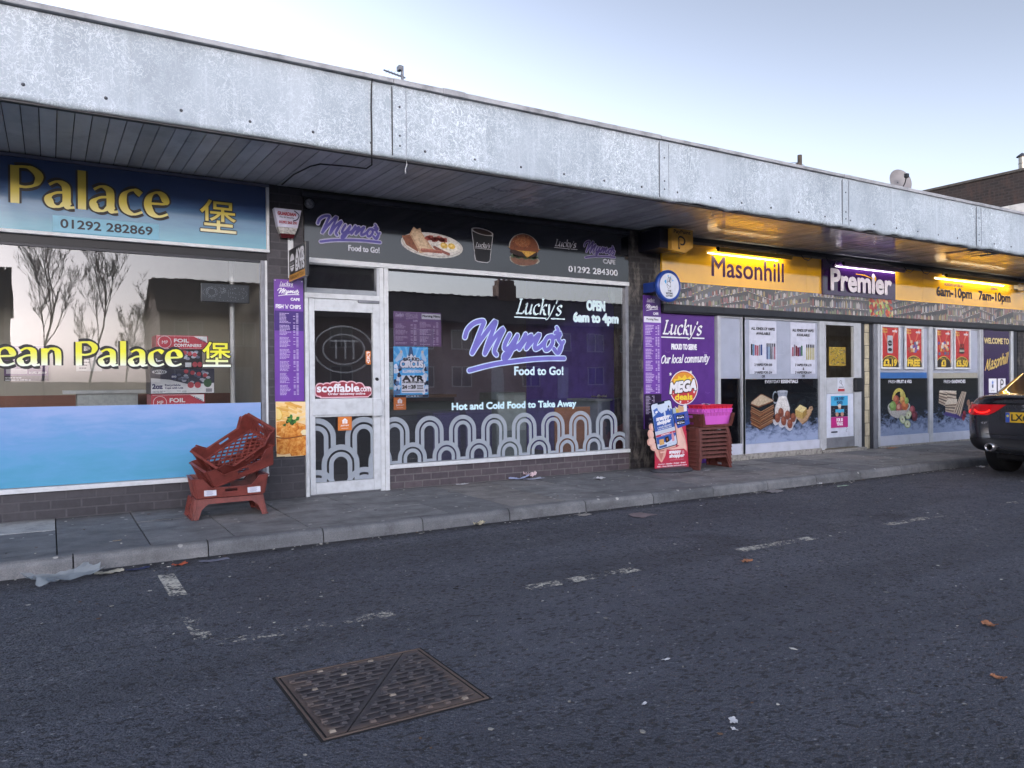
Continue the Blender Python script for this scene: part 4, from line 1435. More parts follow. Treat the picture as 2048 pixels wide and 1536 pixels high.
for u, v, r_ in ((-.25, .19, .03), (.13, .215, .03), (.19, -.06, .025), (-.07, -.195, .025), (.07, -.19, .016), (-.2, -.08, .013), (.13, .13, .013)):
    q.star(ox+u, oz+v, r_, W_, 6, .2)
for u, v in ((7.22, 1.55), (7.93, 1.55), (7.97, .98)):
    q.stroke([(u-.04, v+.02), (u, v), (u+.05, v+.01)], .006, PR('#6c4a92', .2), 1)
flat('window_poster', 'big purple poster with white script and a red and orange offer roundel', 'poster', q)

def crumple(u0, v0, u1, v1, y, mat, amp=.004, seed=0, fr=9):
    b = MB(); b.smooth = True
    b.grid([[(u0+(u1-u0)*i/14, y+amp*noise.noise((u0*7+i*.5, j*.45, seed)), v0+(v1-v0)*j/18) for i in range(15)] for j in range(19)], mat)
    b.smooth = False
    return b
VAP = [PR(c, .3) for c in ('#5a3f7a', '#7a2f3a', '#2f4f8a', '#3f7a5a', '#8a8a94', '#222228', '#a85a6a', '#5f8fb0')]
def vape(u0, u1, label, c2):
    q = crumple(u0, 1.252, u1, 2.045, .0135, PR('#c9ccd6', .35), .0025, u0)
    q.frame((0, .0095, 0)); c = (u0+u1)/2; w = u1-u0
    q.text('ALL KINDS OF VAPES', u0+.07*w, 1.905, u1-.07*w, 1.945, K_, 1, .05); q.text('AVAILABLE', c-.15, 1.835, c+.15, 1.873, K_, 1, .05)
    rnd = random.Random(int(u0*100))
    for k in range(6):
        x_ = u0+.05*w+k*.042
        q.rrect(x_, 1.52+.01*rnd.random(), x_+.034, 1.66+.05*rnd.random(), .008, rnd.choice(VAP), 1+k*.05)
    for k in range(5):
        x_ = u0+.62*w+k*.042
        q.rect(x_, 1.47, x_+.026, 1.66, (PR(c2) if c2 else rnd.choice(VAP)), 1); q.rect(x_+.002, 1.66, x_+.024, 1.71, K_, 1)
    for i, t_ in enumerate(('2 VAPES FOR £10', '&', '3 VAPES FOR £14', 'OR', '£5.99 EACH')):
        z = 1.405-.035-i*.0575
        q.text(t_, c-.21, z, c+.21, z+.036, K_, 1, .05, align='c')
    flat('window_poster', label, 'poster', q)
vape(8.825, 9.418, 'white vape price poster with a row of multicoloured vapes, next to the dark empty pane', None)
vape(9.738, 10.322, 'white vape price poster with pale yellow vapes, next to the glass door', '#b5ad72')

# photo posters on the lower panes
def slate(name, zlo, zhi):
    t = NT(name)
    tc = t.n('TexCoord')
    sp = t.n('SeparateXYZ', i_0=tc.outputs['Object'])
    f = t.math('DIVIDE', t.math('SUBTRACT', sp.outputs[2], zlo), zhi-zlo)
    n_ = t.noise(t.coord((1, 1, 1.8)), 6.5, 8, .72, .5)
    k = t.math('ADD', f, t.math('MULTIPLY', t.math('SUBTRACT', n_, .5), 1.0))
    t.base(t.ramp(k, [(.10, lin('#97a5c0')), (.26, lin('#65728c')), (.36, lin('#2a3038')), (.6, lin('#23282c')), (.72, lin('#1a1d21')), (1, lin('#131317'))]))
    t.rough(.2)
    return t.m
q = MB(); q.box(8.692, 10.373, .008, .018, .217, 1.174, slate('slate_table_print', .2, 1.17)); q.frame((0, .0075, 0))
q.text('EVERYDAY', 9.153, 1.112, 9.49, 1.160, W_, 1); q.text('ESSENTIALS', 9.51, 1.112, 9.895, 1.160, W_, 1, .06)
Lb = lambda c: PR(c, .3)
FD = lambda c: M(c, .35, 0, .20, 34)
q.stroke([(8.99, .46), (8.93, .22)], .008, FD('#7f88a0'), .6)
for k in range(9):   # stacked slices
    z = .50+.030*k; d = .012*math.sin(k*1.9)
    q.poly([(8.84+d, z), (9.05+d, z-.085), (9.335+d, z+.02), (9.335+d, z+.045), (9.05+d, z-.055), (8.84+d, z+.03)], FD(['#4d2a1a', '#7a4c30', '#5f3520'][k % 3]), 1+k*.2)
    q.poly([(8.845+d, z+.022), (9.05+d, z-.062), (9.33+d, z+.038), (9.33+d, z+.05), (9.05+d, z-.05), (8.845+d, z+.032)], FD('#a98a6a'), 1.1+k*.2)
q.poly([(8.838, .80), (9.0, .75), (9.345, .835), (9.33, .865), (9.09, .95), (9.05, .95), (8.85, .84)], FD('#6a3d24'), 3.4)
q.poly([(8.85, .815), (9.0, .77), (9.325, .845), (9.315, .858), (9.09, .938), (9.05, .938), (8.865, .84)], FD('#b9aa92'), 3.6)
q.ring(9.375, .895, .045, .06, FD('#8f98a0'), 2, 60, 300, 14, 1.6)
q.poly([(9.42, .99), (9.66, .985), (9.635, .90), (9.68, .80), (9.71, .73), (9.69, .62), (9.62, .57), (9.44, .57), (9.36, .63), (9.36, .74), (9.40, .81), (9.445, .90)], FD('#8b929c'), 2.2)
q.poly([(9.455, .90), (9.625, .895), (9.668, .80), (9.70, .73), (9.68, .625), (9.62, .58), (9.44, .58), (9.37, .64), (9.37, .74), (9.41, .81)], FD('#cfcdc9'), 2.5)
q.ell(9.54, .985, .12, .017, FD('#aab0b8'), 2.8); q.ell(9.54, .898, .086, .014, FD('#dedcd8'), 3.0)
q.poly([(9.37, .64), (9.44, .58), (9.62, .58), (9.68, .625), (9.60, .62), (9.45, .625)], FD('#a9a8a6'), 2.8)
q.poly([(9.82, .60), (9.98, .475), (10.10, .53), (10.215, .665), (10.25, .70), (10.23, .745), (10.16, .735), (10.14, .695), (9.98, .66)], FD('#b39676'), 2); q.poly([(9.98, .475), (10.10, .53), (10.215, .665), (10.22, .645), (10.10, .505), (9.985, .455)], FD('#77583a'), 2.2); q.ell(10.2, .715, .017, .012, FD('#2a2a2c'), 2.4)
q.poly([(9.83, .60), (9.83, .70), (10.00, .645), (10.00, .545)], FD('#b39a5c'), 3); q.poly([(10.0, .545), (10.0, .645), (10.10, .72), (10.10, .62)], FD('#93793f'), 3); q.poly([(9.83, .70), (9.94, .775), (10.10, .72), (10.0, .645)], FD('#d3c592'), 3.1)
q.poly([(9.31, .56), (9.86, .58), (9.84, .50), (9.79, .46), (9.76, .40), (9.70, .375), (9.64, .40), (9.58, .45), (9.52, .43), (9.47, .45), (9.44, .49), (9.37, .47), (9.33, .50)], FD('#b9bcc2'), 4)
for ex, ez in ((9.50, .665), (9.65, .62), (9.78, .58), (9.42, .585), (9.56, .535), (9.70, .485)):
    q.ell(ex, ez, .062, .072, FD('#7a4636'), 4.4+(.7-ez)*2, .2); q.ell(ex-.012, ez+.024, .034, .032, FD('#97604c'), 4.5+(.7-ez)*2, .2)
flat('window_poster', 'photo print of bread, milk jug, eggs and butter on dark slate in the lower window', 'poster', q)
q = MB(); q.box(11.947, 13.393, .008, .018, .192, 1.168, slate('slate_table_print', .17, 1.16)); q.frame((0, .0075, 0))
q.text('FRESH', 12.231, 1.088, 12.46, 1.14, W_, 1); q.text('FRUIT & VEG', 12.48, 1.088, 12.90, 1.14, W_, 1, .06)
q.stroke([(12.24, .42), (12.21, .20)], .01, FD('#8790a8'), .6)
q.ell(12.53, .68, .325, .20, FD('#8f8f8d'), 1, 0, 30, 180, 360); q.ell(12.53, .685, .325, .10, FD('#c2c0ba'), 1.2, 0, 30); q.ell(12.53, .69, .295, .085, FD('#4a4a44'), 1.4)
q.ring(12.53, .80, .14, .20, FD('#b7ae55'), 1.8, 0, 180, 18)
for k, (fx, fz, fr, c_, c2) in enumerate(((12.44, .80, .085, '#9a4a3a', '#c07a5a'), (12.62, .80, .075, '#b3884a', '#caa56a'), (12.35, .69, .095, '#6f8f4a', '#8fae68'), (12.70, .70, .10, '#b06034', '#c97f50'), (12.53, .66, .085, '#9a4440', '#c79a8a'), (12.62, .9, .06, '#a8a25a', '#c0ba70'), (12.75, .78, .06, '#7f9a50', '#9ab46a'))):
    q.ell(fx, fz, fr, fr*.95, FD(c_), 2+k*.15); q.ell(fx-.02, fz+.02, fr*.55, fr*.5, FD(c2), 2.08+k*.15)
q.ell(12.53, .66, .32, .175, FD('#b3b1ab'), 3.4, 0, 30, 195, 345)
q.ell(12.92, .61, .085, .08, FD('#7f2f38'), 3); q.ell(12.90, .63, .05, .045, FD('#b0656a'), 3.2); q.ell(12.99, .50, .085, .085, FD('#5a1f2c'), 3.1); q.ell(12.97, .52, .045, .04, FD('#8a4450'), 3.2)
for fx, fz, a in ((12.80, .53, .4), (12.62, .46, -.7), (12.77, .37, -.2)):
    q.ell(fx, fz, .095, .07, FD('#8ea070'), 3.4, a); q.ell(fx+.005, fz+.004, .08, .056, FD('#cdd2b4'), 3.6, a); q.ell(fx, fz, .016, .02, FD('#8a7a54'), 3.7, a)
flat('window_poster', 'photo print of a fruit bowl and cut apples on dark slate', 'poster', q)
q = MB(); q.box(13.502, 15.068, .008, .018, .182, 1.163, slate('slate_table_print', .17, 1.16)); q.frame((0, .0075, 0))
q.text('FRESH', 13.91, 1.075, 14.16, 1.132, W_, 1); q.text('SANDWICHES', 14.18, 1.075, 14.62, 1.132, W_, 1, .06)
q.stroke([(13.70, .44), (13.66, .19)], .01, FD('#8790a8'), .6)
q.poly([(13.88, .50), (14.45, .40), (14.55, .50), (14.02, .60)], FD('#4c3f7c'), 1)
def sandwich(pts, n_, l0):
    (ax, az), (bx, bz), (cx_, cz), (dx, dz) = pts
    for k in range(n_):
        t0, t1 = k/n_, (k+1)/n_
        q.poly([(ax+(dx-ax)*t0, az+(dz-az)*t0), (bx+(cx_-bx)*t0, bz+(cz-bz)*t0), (bx+(cx_-bx)*t1, bz+(cz-bz)*t1), (ax+(dx-ax)*t1, az+(dz-az)*t1)], FD(['#b7a996', '#6e5a4c', '#c9bda8', '#4c3f38'][k % 4]), l0)
sandwich([(13.74, .72), (14.0, .64), (14.02, .90), (13.76, .93)], 9, 1.5); sandwich([(14.0, .78), (14.30, .72), (14.32, .90), (14.02, .92)], 5, 1.7)
q.poly([(13.76, .92), (14.3, .90), (14.32, .93), (13.78, .945)], FD('#cfc6b6'), 2)
sandwich([(13.95, .56), (14.28, .50), (14.33, .72), (13.95, .70)], 7, 2.2); q.poly([(13.93, .69), (14.05, .80), (14.34, .78), (14.33, .70)], FD('#c9bfae'), 2.4)
sandwich([(14.22, .55), (14.50, .92), (14.66, .90), (14.46, .44)], 8, 2.8)
for fx, fz, c_ in ((14.72, .70, '#8a6a54'), (14.76, .60, '#a9806a'), (14.85, .66, '#a9806a'), (14.9, .57, '#94604c'), (14.58, .50, '#8f3440'), (14.55, .43, '#8f3440')):
    q.ell(fx, fz, .055, .06, FD(c_), 3.5)
flat('window_poster', 'photo print of sandwiches on a purple napkin beside the fruit bowl print', 'poster', q)
# framed offers
def offer(u0, u1, price, sub, art, label):
    t = thing('framed_poster', label, 'poster', group='red offer posters in silver frames')
    q = MB()
    zt, zb = 2.075, 1.325
    q.box(u0, u1, -.035, -.002, zb, zb+.035, WHT, .004); q.box(u0, u1, -.035, -.002, zt-.035, zt, WHT, .004); q.box(u0, u0+.035, -.035, -.002, zb+.036, zt-.036, WHT, .004); q.box(u1-.035, u1, -.035, -.002, zb+.036, zt-.036, WHT, .004)
    q.build('frame', t)
    q = MB(); a, c = u0+.036, u1-.036
    q.box(a, c, -.012, -.003, zb+.036, zt-.036, PR('#a82f30', .25)); q.frame((0, -.0125, 0)); q.clip = (a, zb+.036, c, zt-.036)
    m_ = (a+c)/2; w = c-a
    q.poly([(a, zt), (a+.1*w, zt), (m_, 1.70), (m_-.1*w, 1.70)], Lb('#bf5a44'), 1); q.poly([(c, zt), (c-.16*w, zt), (m_, 1.70)], Lb('#bf5a44'), 1)
    q.text('MEGA', a+.06*w, 1.99, a+.34*w, 2.02, Lb('#c9a548'), 2, .05); q.text('DEALS', a+.06*w, 1.945, a+.34*w, 1.975, Lb('#c9a548'), 2, .05); q.text('only', c-.35*w, 1.95, c-.06*w, 2.0, W_, 2, .06)
    rnd = random.Random(art)
    if art == 1:
        q.rrect(m_-.15*w, 1.60, m_+.17*w, 1.90, .02, Lb('#a9adb4'), 3); q.ell(m_, 1.77, .11*w*1.2, .05, K_, 4); q.ell(m_, 1.66, .12*w, .03, K_, 4); q.text('Velvet', m_-.11*w, 1.76, m_+.11*w, 1.785, W_, 5)
    elif art == 4:
        for k in (-1, 0, 1):
            q.rect(m_+k*.1*w-.035, 1.62, m_+k*.1*w+.035, 1.72, K_, 3+.1*k); q.rect(m_+k*.1*w-.013, 1.72, m_+k*.1*w+.013, 1.80, K_, 3+.1*k); q.rect(m_+k*.1*w-.033, 1.65, m_+k*.1*w+.033, 1.69, Lb('#b9b3a4'), 4)
    else:
        for k in range(26):
            x_, z_ = m_+rnd.uniform(-.33, .33)*w, rnd.uniform(1.60, 1.82)
            q.rrect(x_-.03, z_-.022, x_+.035, z_+.03, .008, Lb(rnd.choice(['#c29a4a', '#8a3a2c', '#caa98a', '#5f4a8a', '#c9c4b8', '#b5582c', '#45577a'])), 3+k*.05)
    q.ell(m_, 1.36, w*.56, .205, Lb('#c9a548'), 5, 0, 40); q.ell(m_, 1.355, w*.545, .197, Lb('#241d1c'), 5.5, 0, 40); q.rect(a, zb, c, 1.37, Lb('#241d1c'), 5.6)
    q.text(sub, m_-.24*w, 1.505, m_+.24*w, 1.528, Lb('#c9a548'), 6, .03); q.text(price, m_-.38*w, 1.385, m_+.38*w, 1.49, Lb('#d9b83a'), 6, .09, align='fit' if len(price) > 2 else 'c')
    q.text('EACH', m_-.1*w, 1.362, m_+.1*w, 1.378, Lb('#c9a548'), 6)
    q.clip = None
    q.build('print', t)
offer(11.97, 12.52, '£3.19', 'HALF PRICE', 1, 'framed red offer poster reading three pounds nineteen with a white pack')
offer(12.665, 13.21, 'FREE', 'BUY ONE GET ONE', 2, 'framed red offer poster with FREE in yellow')
offer(13.60, 14.13, '£3', 'ONLY', 3, 'framed red offer poster reading three pounds only')
offer(14.195, 14.745, '£5.50', 'ONLY', 4, 'framed red offer poster with three dark bottles')
q = MB(); q.box(15.195, 16.175, -.012, .008, .10, 2.08, PR('#2a1846', .22)); q.frame((0, -.0125, 0))
GO = PR('#cdbb7c')
q.text('WELCOME TO', 15.25, 1.825, 16.15, 1.93, GO, 1, .05)
pen(q, 'Masonhill', 15.27, 16.10, 1.30, .15, .05, PR('#d3b65a'), 1, nib=R(60), shear=.3, slope=.18, wmin=.4)
for u0, k in ((15.405, 0), (15.735, 1), (15.405, 2)):
    z0 = .875 if k < 2 else .57
    q.rrect(u0, z0, u0+.285, z0+.275, .01, W_, 1)
    if k == 1:
        q.stroke([(u0+.11, z0+.09), (u0+.11, z0+.235), (u0+.17, z0+.245), (u0+.2, z0+.205), (u0+.18, z0+.165), (u0+.13, z0+.16)], .03, K_, 2); q.text('PayPoint', u0+.06, z0+.03, u0+.23, z0+.055, K_, 2)
    elif k == 0:
        q.star(u0+.14, z0+.2, .05, PR('#3f6fc0'), 2); q.blob(u0+.14, z0+.13, .03, .04, PR('#28345c'), 2.2, 0, 16, .1); q.text('LOTTERY', u0+.08, z0+.03, u0+.21, z0+.055, K_, 2)
flat('door_poster', 'dark purple welcome poster on the side door behind the parked car', 'poster', q)
# poster on the grocery door, notices
q = MB(); q.box(10.545, 11.225, -.022, -.008, .233, .932, PR('#c3cad8', .25)); q.frame((0, -.0225, 0))
q.rect(10.648, .74, 11.08, .895, Lb('#3f9cc6'), 1); q.text('£10K EVERY', 10.74, .825, 10.99, .875, Lb('#1b2f5a'), 2, .05); q.text('MONTH', 10.80, .76, 10.94, .81, Lb('#1b2f5a'), 2, .05)
q.rect(10.648, .56, 11.08, .738, Lb('#1f2230'), 1)
for k in range(16):
    q.ell(10.67+.026*k, .60+.12*((k*7) % 5)/5, .007, .007, Lb('#8a8478'), 2, n=8)
q.ell(10.865, .70, .035, .045, Lb('#b08a74'), 3); q.blob(10.865, .735, .045, .03, Lb('#c9c2b4'), 3.2, 0, 16, .15); q.rect(10.76, .625, 10.98, .68, Lb('#3fa3cc'), 4); q.ell(10.80, .60, .04, .035, Lb('#b08a74'), 4.5); q.ell(10.93, .60, .04, .035, Lb('#b08a74'), 4.5)
q.rect(10.648, .385, 11.08, .558, Lb('#b02a78'), 1); q.text('FOR 30', 10.79, .485, 10.945, .535, W_, 2, .07); q.text('YEARS', 10.79, .42, 10.945, .47, W_, 2, .07)
q.rrect(10.65, .305, 10.815, .33, .012, Lb('#1c2438'), 1); q.stroke([(11.03, .39), (11.06, .36), (11.03, .335), (11.05, .31)], .006, Lb('#2a3450'), 1)
flat('door_poster', 'white framed poster with blue and magenta blocks low on the grocery door', 'poster', q)
q = MB(); q.box(10.80, 10.985, -.036, -.033, .965, 1.185, PR('#bfc5cf')); q.frame((0, -.0365, 0)); q.rect(10.81, .967, 10.98, 1.01, Lb('#a8303a'), 1); q.ring(10.88, 1.12, .02, .026, K_, 1); q.stroke([(10.89, 1.10), (10.93, 1.06)], .008, K_, 1); q.rect(10.83, 1.03, 10.96, 1.04, K_, 1)
flat('notice', 'small white notice with a red strip on the grocery door rail', 'notice', q)
q = MB(); q.box(10.66, 11.08, .012, .016, 1.38, 1.68, PR('#b59a3a')); q.frame((0, .0117, 0)); rnd = random.Random(8)
for k in range(90):
    x_, z_ = rnd.uniform(10.67, 11.05), rnd.uniform(1.39, 1.66); q.rect(x_, z_, x_+.022, z_+.016, Lb(rnd.choice(['#3a3420', '#d8c25a', '#7a8a4a', '#c9b24a', '#4a5a7a'])), 1)
flat('notice', 'yellow patterned notice inside the grocery door glass', 'notice', q)

# cafe door and window stickers
q = MB().frame((0, -.003, 0)); RD = PR('#8f2b3c'); PK = PR('#d9b3bd')
for l, d, m_ in ((1, .012, PK), (2, 0, RD)):
    q.rrect(2.352-d, 1.035-d, 2.955+d*.3, 1.115+d, .035, m_, l); q.rrect(2.40-d, 1.022-d, 2.93, 1.09, .02, m_, l+.1)
    for cx_, r_ in ((2.40, .045), (2.47, .05), (2.55, .062), (2.64, .068), (2.73, .066), (2.82, .05)):
        q.ell(cx_, 1.115, r_+d, r_*.95+d, m_, l+.2+cx_*.05)
q.text('scoffable', 2.365, 1.075, 2.815, 1.155, W_, 3, .05); q.text('.com', 2.82, 1.075, 2.945, 1.115, W_, 3, .04); q.text('Order takeaway online', 2.48, 1.034, 2.885, 1.066, W_, 3, .03)
flat('sticker', 'dark red cloud-shaped ordering sticker on the white door glass', 'sticker', q)
OR = PR('#c9732e')
q = MB().frame((0, -.003, 0)); q.rect(2.895, 1.363, 2.952, 1.508, OR, 1)
for i, ch in enumerate('PUSH'):
    q.text(ch, 2.907, 1.475-.027*i, 2.940, 1.497-.027*i, W_, 2, .05)
q.ell(2.923, 1.385, .009, .009, W_, 2)
flat('sticker', 'narrow orange push sticker on the white door glass', 'sticker', q)
def eat(u0, v0, s_, y, label):
    q = MB().frame((0, y, 0)); q.rect(u0, v0, u0+s_, v0+s_*.96, OR, 1)
    c = u0+s_/2; q.poly([(c-s_*.18, v0+s_*.48), (c-s_*.18, v0+s_*.68), (c-s_*.22, v0+s_*.68), (c, v0+s_*.86), (c+s_*.22, v0+s_*.68), (c+s_*.18, v0+s_*.68), (c+s_*.18, v0+s_*.48)], W_, 2)
    for k in (-.06, .05):
        q.rect(c+s_*k, v0+s_*.48, c+s_*(k+.025), v0+s_*.72, OR, 3)
    q.text('JUST EAT', c-s_*.3, v0+s_*.28, c+s_*.3, v0+s_*.39, W_, 2, .05); q.rect(c-s_*.25, v0+s_*.14, c+s_*.25, v0+s_*.16, W_, 2)
    flat('sticker', label, 'sticker', q, 'orange delivery stickers')
eat(2.571, .669, .15, -.04, 'bright orange square delivery sticker below the door rail')
eat(3.222, .867, .146, .026, 'darker orange square sticker inside the window below the circus poster')
q = MB(); q.box(3.229, 3.805, .026, .030, 1.570, 1.950, PR('#6a5078', .3)); q.frame((0, .0257, 0))
luckys(q, 3.25, 3.345, 1.895, .024, PR('#b5a9c0'), 1, line=False); mymos(q, 3.37, 3.52, 1.865, 1.935, PR('#6a5078'), PR('#b5a9c0'), 1); q.text('CAFE', 3.46, 1.843, 3.515, 1.86, PR('#b5a9c0'), 1, .05)
q.rect(3.565, 1.875, 3.80, 1.935, PR('#b9b9c0'), 1); q.text('Morning Menu', 3.575, 1.89, 3.79, 1.922, K_, 2, .05)
MT = PR('#a998b4')
microtext(q, 3.25, 3.50, 1.59, 1.82, 17, MT, 1, True, 31, .45, 5); microtext(q, 3.54, 3.77, 1.59, 1.85, 19, MT, 1, True, 32, .45, 6)
flat('menu_poster', 'faded purple morning menu sheet taped inside the cafe window', 'poster', q)
q = MB(); q.box(3.225, 3.64, .026, .030, 1.0, 1.563, PR('#4fb0e6', .3)); q.frame((0, .0257, 0))
q.clip = (3.227, 1.002, 3.638, 1.561)
for k in range(10):
    a = R(20+16*k); q.poly([(3.43, 1.30), (3.43+.6*math.cos(a), 1.30+.6*math.sin(a)), (3.43+.6*math.cos(a+.1), 1.30+.6*math.sin(a+.1))], Lb('#7fcaf0'), 1)
rnd = random.Random(12)
for k in range(34):
    sd_ = k % 2; x_ = rnd.uniform(3.235, 3.30) if sd_ else rnd.uniform(3.58, 3.635); q.blob(x_, rnd.uniform(1.05, 1.35), .022, .026, rnd.choice([Lb('#c9d4e0'), Lb('#1b2740'), Lb('#5c7fa8'), Lb('#e0e4ea')]), 2+k*.03, 0, 12, .3, k)
q.poly([(3.24, 1.42), (3.30, 1.50), (3.335, 1.49), (3.32, 1.43), (3.26, 1.39)], Lb('#b9cfe2'), 3); q.poly([(3.62, 1.42), (3.58, 1.50), (3.555, 1.49), (3.56, 1.43), (3.61, 1.39)], Lb('#b9cfe2'), 3)
q.ell(3.315, 1.505, .015, .018, Lb('#d8c8b8'), 3.5); q.ell(3.57, 1.505, .015, .018, Lb('#d8c8b8'), 3.5)
q.poly([(3.415, 1.56), (3.445, 1.56), (3.47, 1.42), (3.39, 1.42)], Lb('#3b5f86'), 2)
q.poly([(3.38, 1.43), (3.385, 1.475), (3.41, 1.45), (3.435, 1.485), (3.46, 1.45), (3.485, 1.475), (3.49, 1.43)], W_, 4)
q.text('BIG KID', 3.34, 1.41, 3.53, 1.445, Lb('#101c30'), 5, .08, 0, (W_, .10), arc=1.2); q.text('CIRCUS', 3.305, 1.335, 3.575, 1.405, W_, 5, .09, 0, (Lb('#1b4a7c'), .1)); q.text('ILLUMINATION', 3.33, 1.275, 3.55, 1.305, W_, 5, .07)
q.rect(3.315, 1.05, 3.588, 1.245, W_, 4); q.text('AYR', 3.33, 1.185, 3.575, 1.238, K_, 5, .12); q.text('AYR UNITED FOOTBALL CLUB', 3.325, 1.16, 3.58, 1.178, K_, 5, .08)
q.text('24', 3.325, 1.10, 3.378, 1.135, K_, 5, .1); q.text('28', 3.43, 1.10, 3.483, 1.135, K_, 5, .1)
for u, v in ((3.39, 1.12), (3.39, 1.10), (3.50, 1.125), (3.50, 1.11), (3.50, 1.095)):
    q.rect(u, v, u+.035 if u < 3.45 else u+.075, v+.008, K_, 5)
q.rect(3.32, 1.065, 3.58, 1.072, K_, 5); q.rect(3.23, 1.003, 3.636, 1.03, Lb('#1c2840'), 4); q.text('077 66 88 22 11', 3.37, 1.008, 3.56, 1.022, W_, 5, .06); q.rrect(3.60, 1.06, 3.63, 1.09, .004, Lb('#1d3f86'), 5)
q.clip = None
flat('circus_poster', 'bright blue circus poster taped inside the cafe window', 'poster', q)
q = MB(); q.box(3.160, 3.218, .026, .029, 1.245, 1.392, PR('#b5c8c8')); q.box(3.160, 3.218, .026, .029, 1.09, 1.242, PR('#b5c8c8')); q.frame((0, .0255, 0)); microtext(q, 3.167, 3.212, 1.25, 1.38, 9, PR('#5a6a70'), 1, False, 3, .4); microtext(q, 3.167, 3.212, 1.12, 1.235, 9, PR('#5a6a70'), 1, True, 4, .4); q.rect(3.162, 1.092, 3.216, 1.115, PR('#4fa0b0'), 1)
flat('notice', 'pair of narrow pale green notices at the left edge of the cafe window', 'notice', q)

# trough lights over the grocery sign
def trough(x0, x1, label, col):
    t = thing('sign_light', label, 'light', (x0, -.15, 3.0), group='strip lights above the grocery signs')
    b = MB(); L_ = x1-x0
    n_ = 12
    pr = []
    for k in range(n_+1):
        a = R(20+250*k/n_)
        pr.append((.034*math.cos(a)*-1, .034*math.sin(a)))
    rows = [[(xx, -y_*1.0, z_) for y_, z_ in pr] for xx in (0, L_)]
    b.smooth = True; b.grid(rows, M('#8a7330' if col == 'y' else '#6d5a6a', .35, .1)); b.smooth = False
    for xx in (0, L_):
        b.face([(xx, -y_, z_) for y_, z_ in pr], BLK)
    o = b.build('housing', t)
    b = MB(); b.face([(.03, .014, -.027), (L_-.03, .014, -.027), (L_-.03, .026, -.014), (.03, .026, -.014)], emis('#fff1d2' if col == 'y' else '#fff6ff', 13)); b.build('tube', t)
    b = MB()
    for xx in (.12, L_-.12):
        b = MB(); b.box(xx-.012, xx+.012, -.01, .115, .028, .045, ALUD); b.box(xx-.03, xx+.03, .09, .118, .02, .075, ALUD)
        b.build('arm', t)
trough(8.02, 9.56, 'yellowish strip light above the long name on the yellow sign', 'y')
trough(10.80, 12.44, 'strip light above the purple sign panel', 'p')
trough(13.72, 16.18, 'long strip light above the opening hours on the yellow sign', 'y')
b = MB()
pts = [(9.2+.12*k, -.045-.01*math.sin(k*1.3), 3.10+.016*math.sin(k*.9)) for k in range(64)]
b.tube(pts, .008, BLK, 6)
for x_ in (9.9, 10.5, 12.6, 13.1):
    b.tube([(x_, -.05, 3.10), (x_+.06, -.07, 3.02), (x_+.14, -.09, 3.0), (x_+.2, -.11, 3.05)], .006, BLK, 6)
flat('sign_cable', 'loose black cable looped along the top of the yellow sign', 'cable', b)
sc_ = thing('security_camera', 'white dome security camera at the far end of the yellow sign', 'camera', (16.35, -.16, 2.93))
b = MB(); b.box(-.04, .04, .02, .13, -.02, .08, WHT, .01); b.build('mount', sc_)
b = MB(); b.lathe([(.001, -.13), (.05, -.12), (.065, -.08), (.065, .04), (.05, .06), (.001, .06)], WHT, (0, 0, 0), (-.3, .95, .1), 18); b.build('body', sc_)
b = MB(); b.lathe([(.045, 0), (.05, .02), (.03, .04), (.001, .045)], BLK, (.042, -.125, -.012), (.3, -.95, -.1), 16); b.build('lens', sc_)
rl = thing('round_lamp', 'small round grey lamp on the top left corner of the black cafe sign', 'lamp', (2.285, -.045, 3.0))
b = MB(); b.lathe([(.048, 0), (.05, .02), (.042, .03)], M('#5a5c62', .4, .3), (0, 0, 0), (0, -1, 0), 20); b.build('rim', rl)
b = MB(); b.lathe([(.042, .028), (.03, .05), (.001, .058)], M('#787b82', .15, .2, .3, 40), (0, 0, 0), (0, -1, 0), 20); b.build('lens', rl)
# dangling cable on the canopy
b = MB(); b.tube([(2.37, -1.62, 3.80), (2.362, -1.66, 3.77), (2.36, -1.64, 3.70), (2.358, -1.63, 3.5), (2.362, -1.628, 3.3), (2.36, -1.63, 3.14), (2.372, -1.60, 3.03), (2.36, -1.5, 3.02), (2.24, -1.35, 3.06), (2.05, -1.2, 3.09), (2.02, -1.0, 3.115), (1.98, -.6, 3.13), (2.0, -.1, 3.15)], .007, BLK, 6)
flat('hanging_cable', 'black cable running down the canopy fascia and along the soffit', 'cable', b)
b = MB(); b.tube([(2.69, -1.60, 3.12), (2.695, -1.60, 3.08), (2.685, -1.59, 3.04), (2.692, -1.58, 3.0)], .004, WHT, 6)
flat('loose_wire', 'short pale wire end hanging under the canopy seam', 'wire', b)

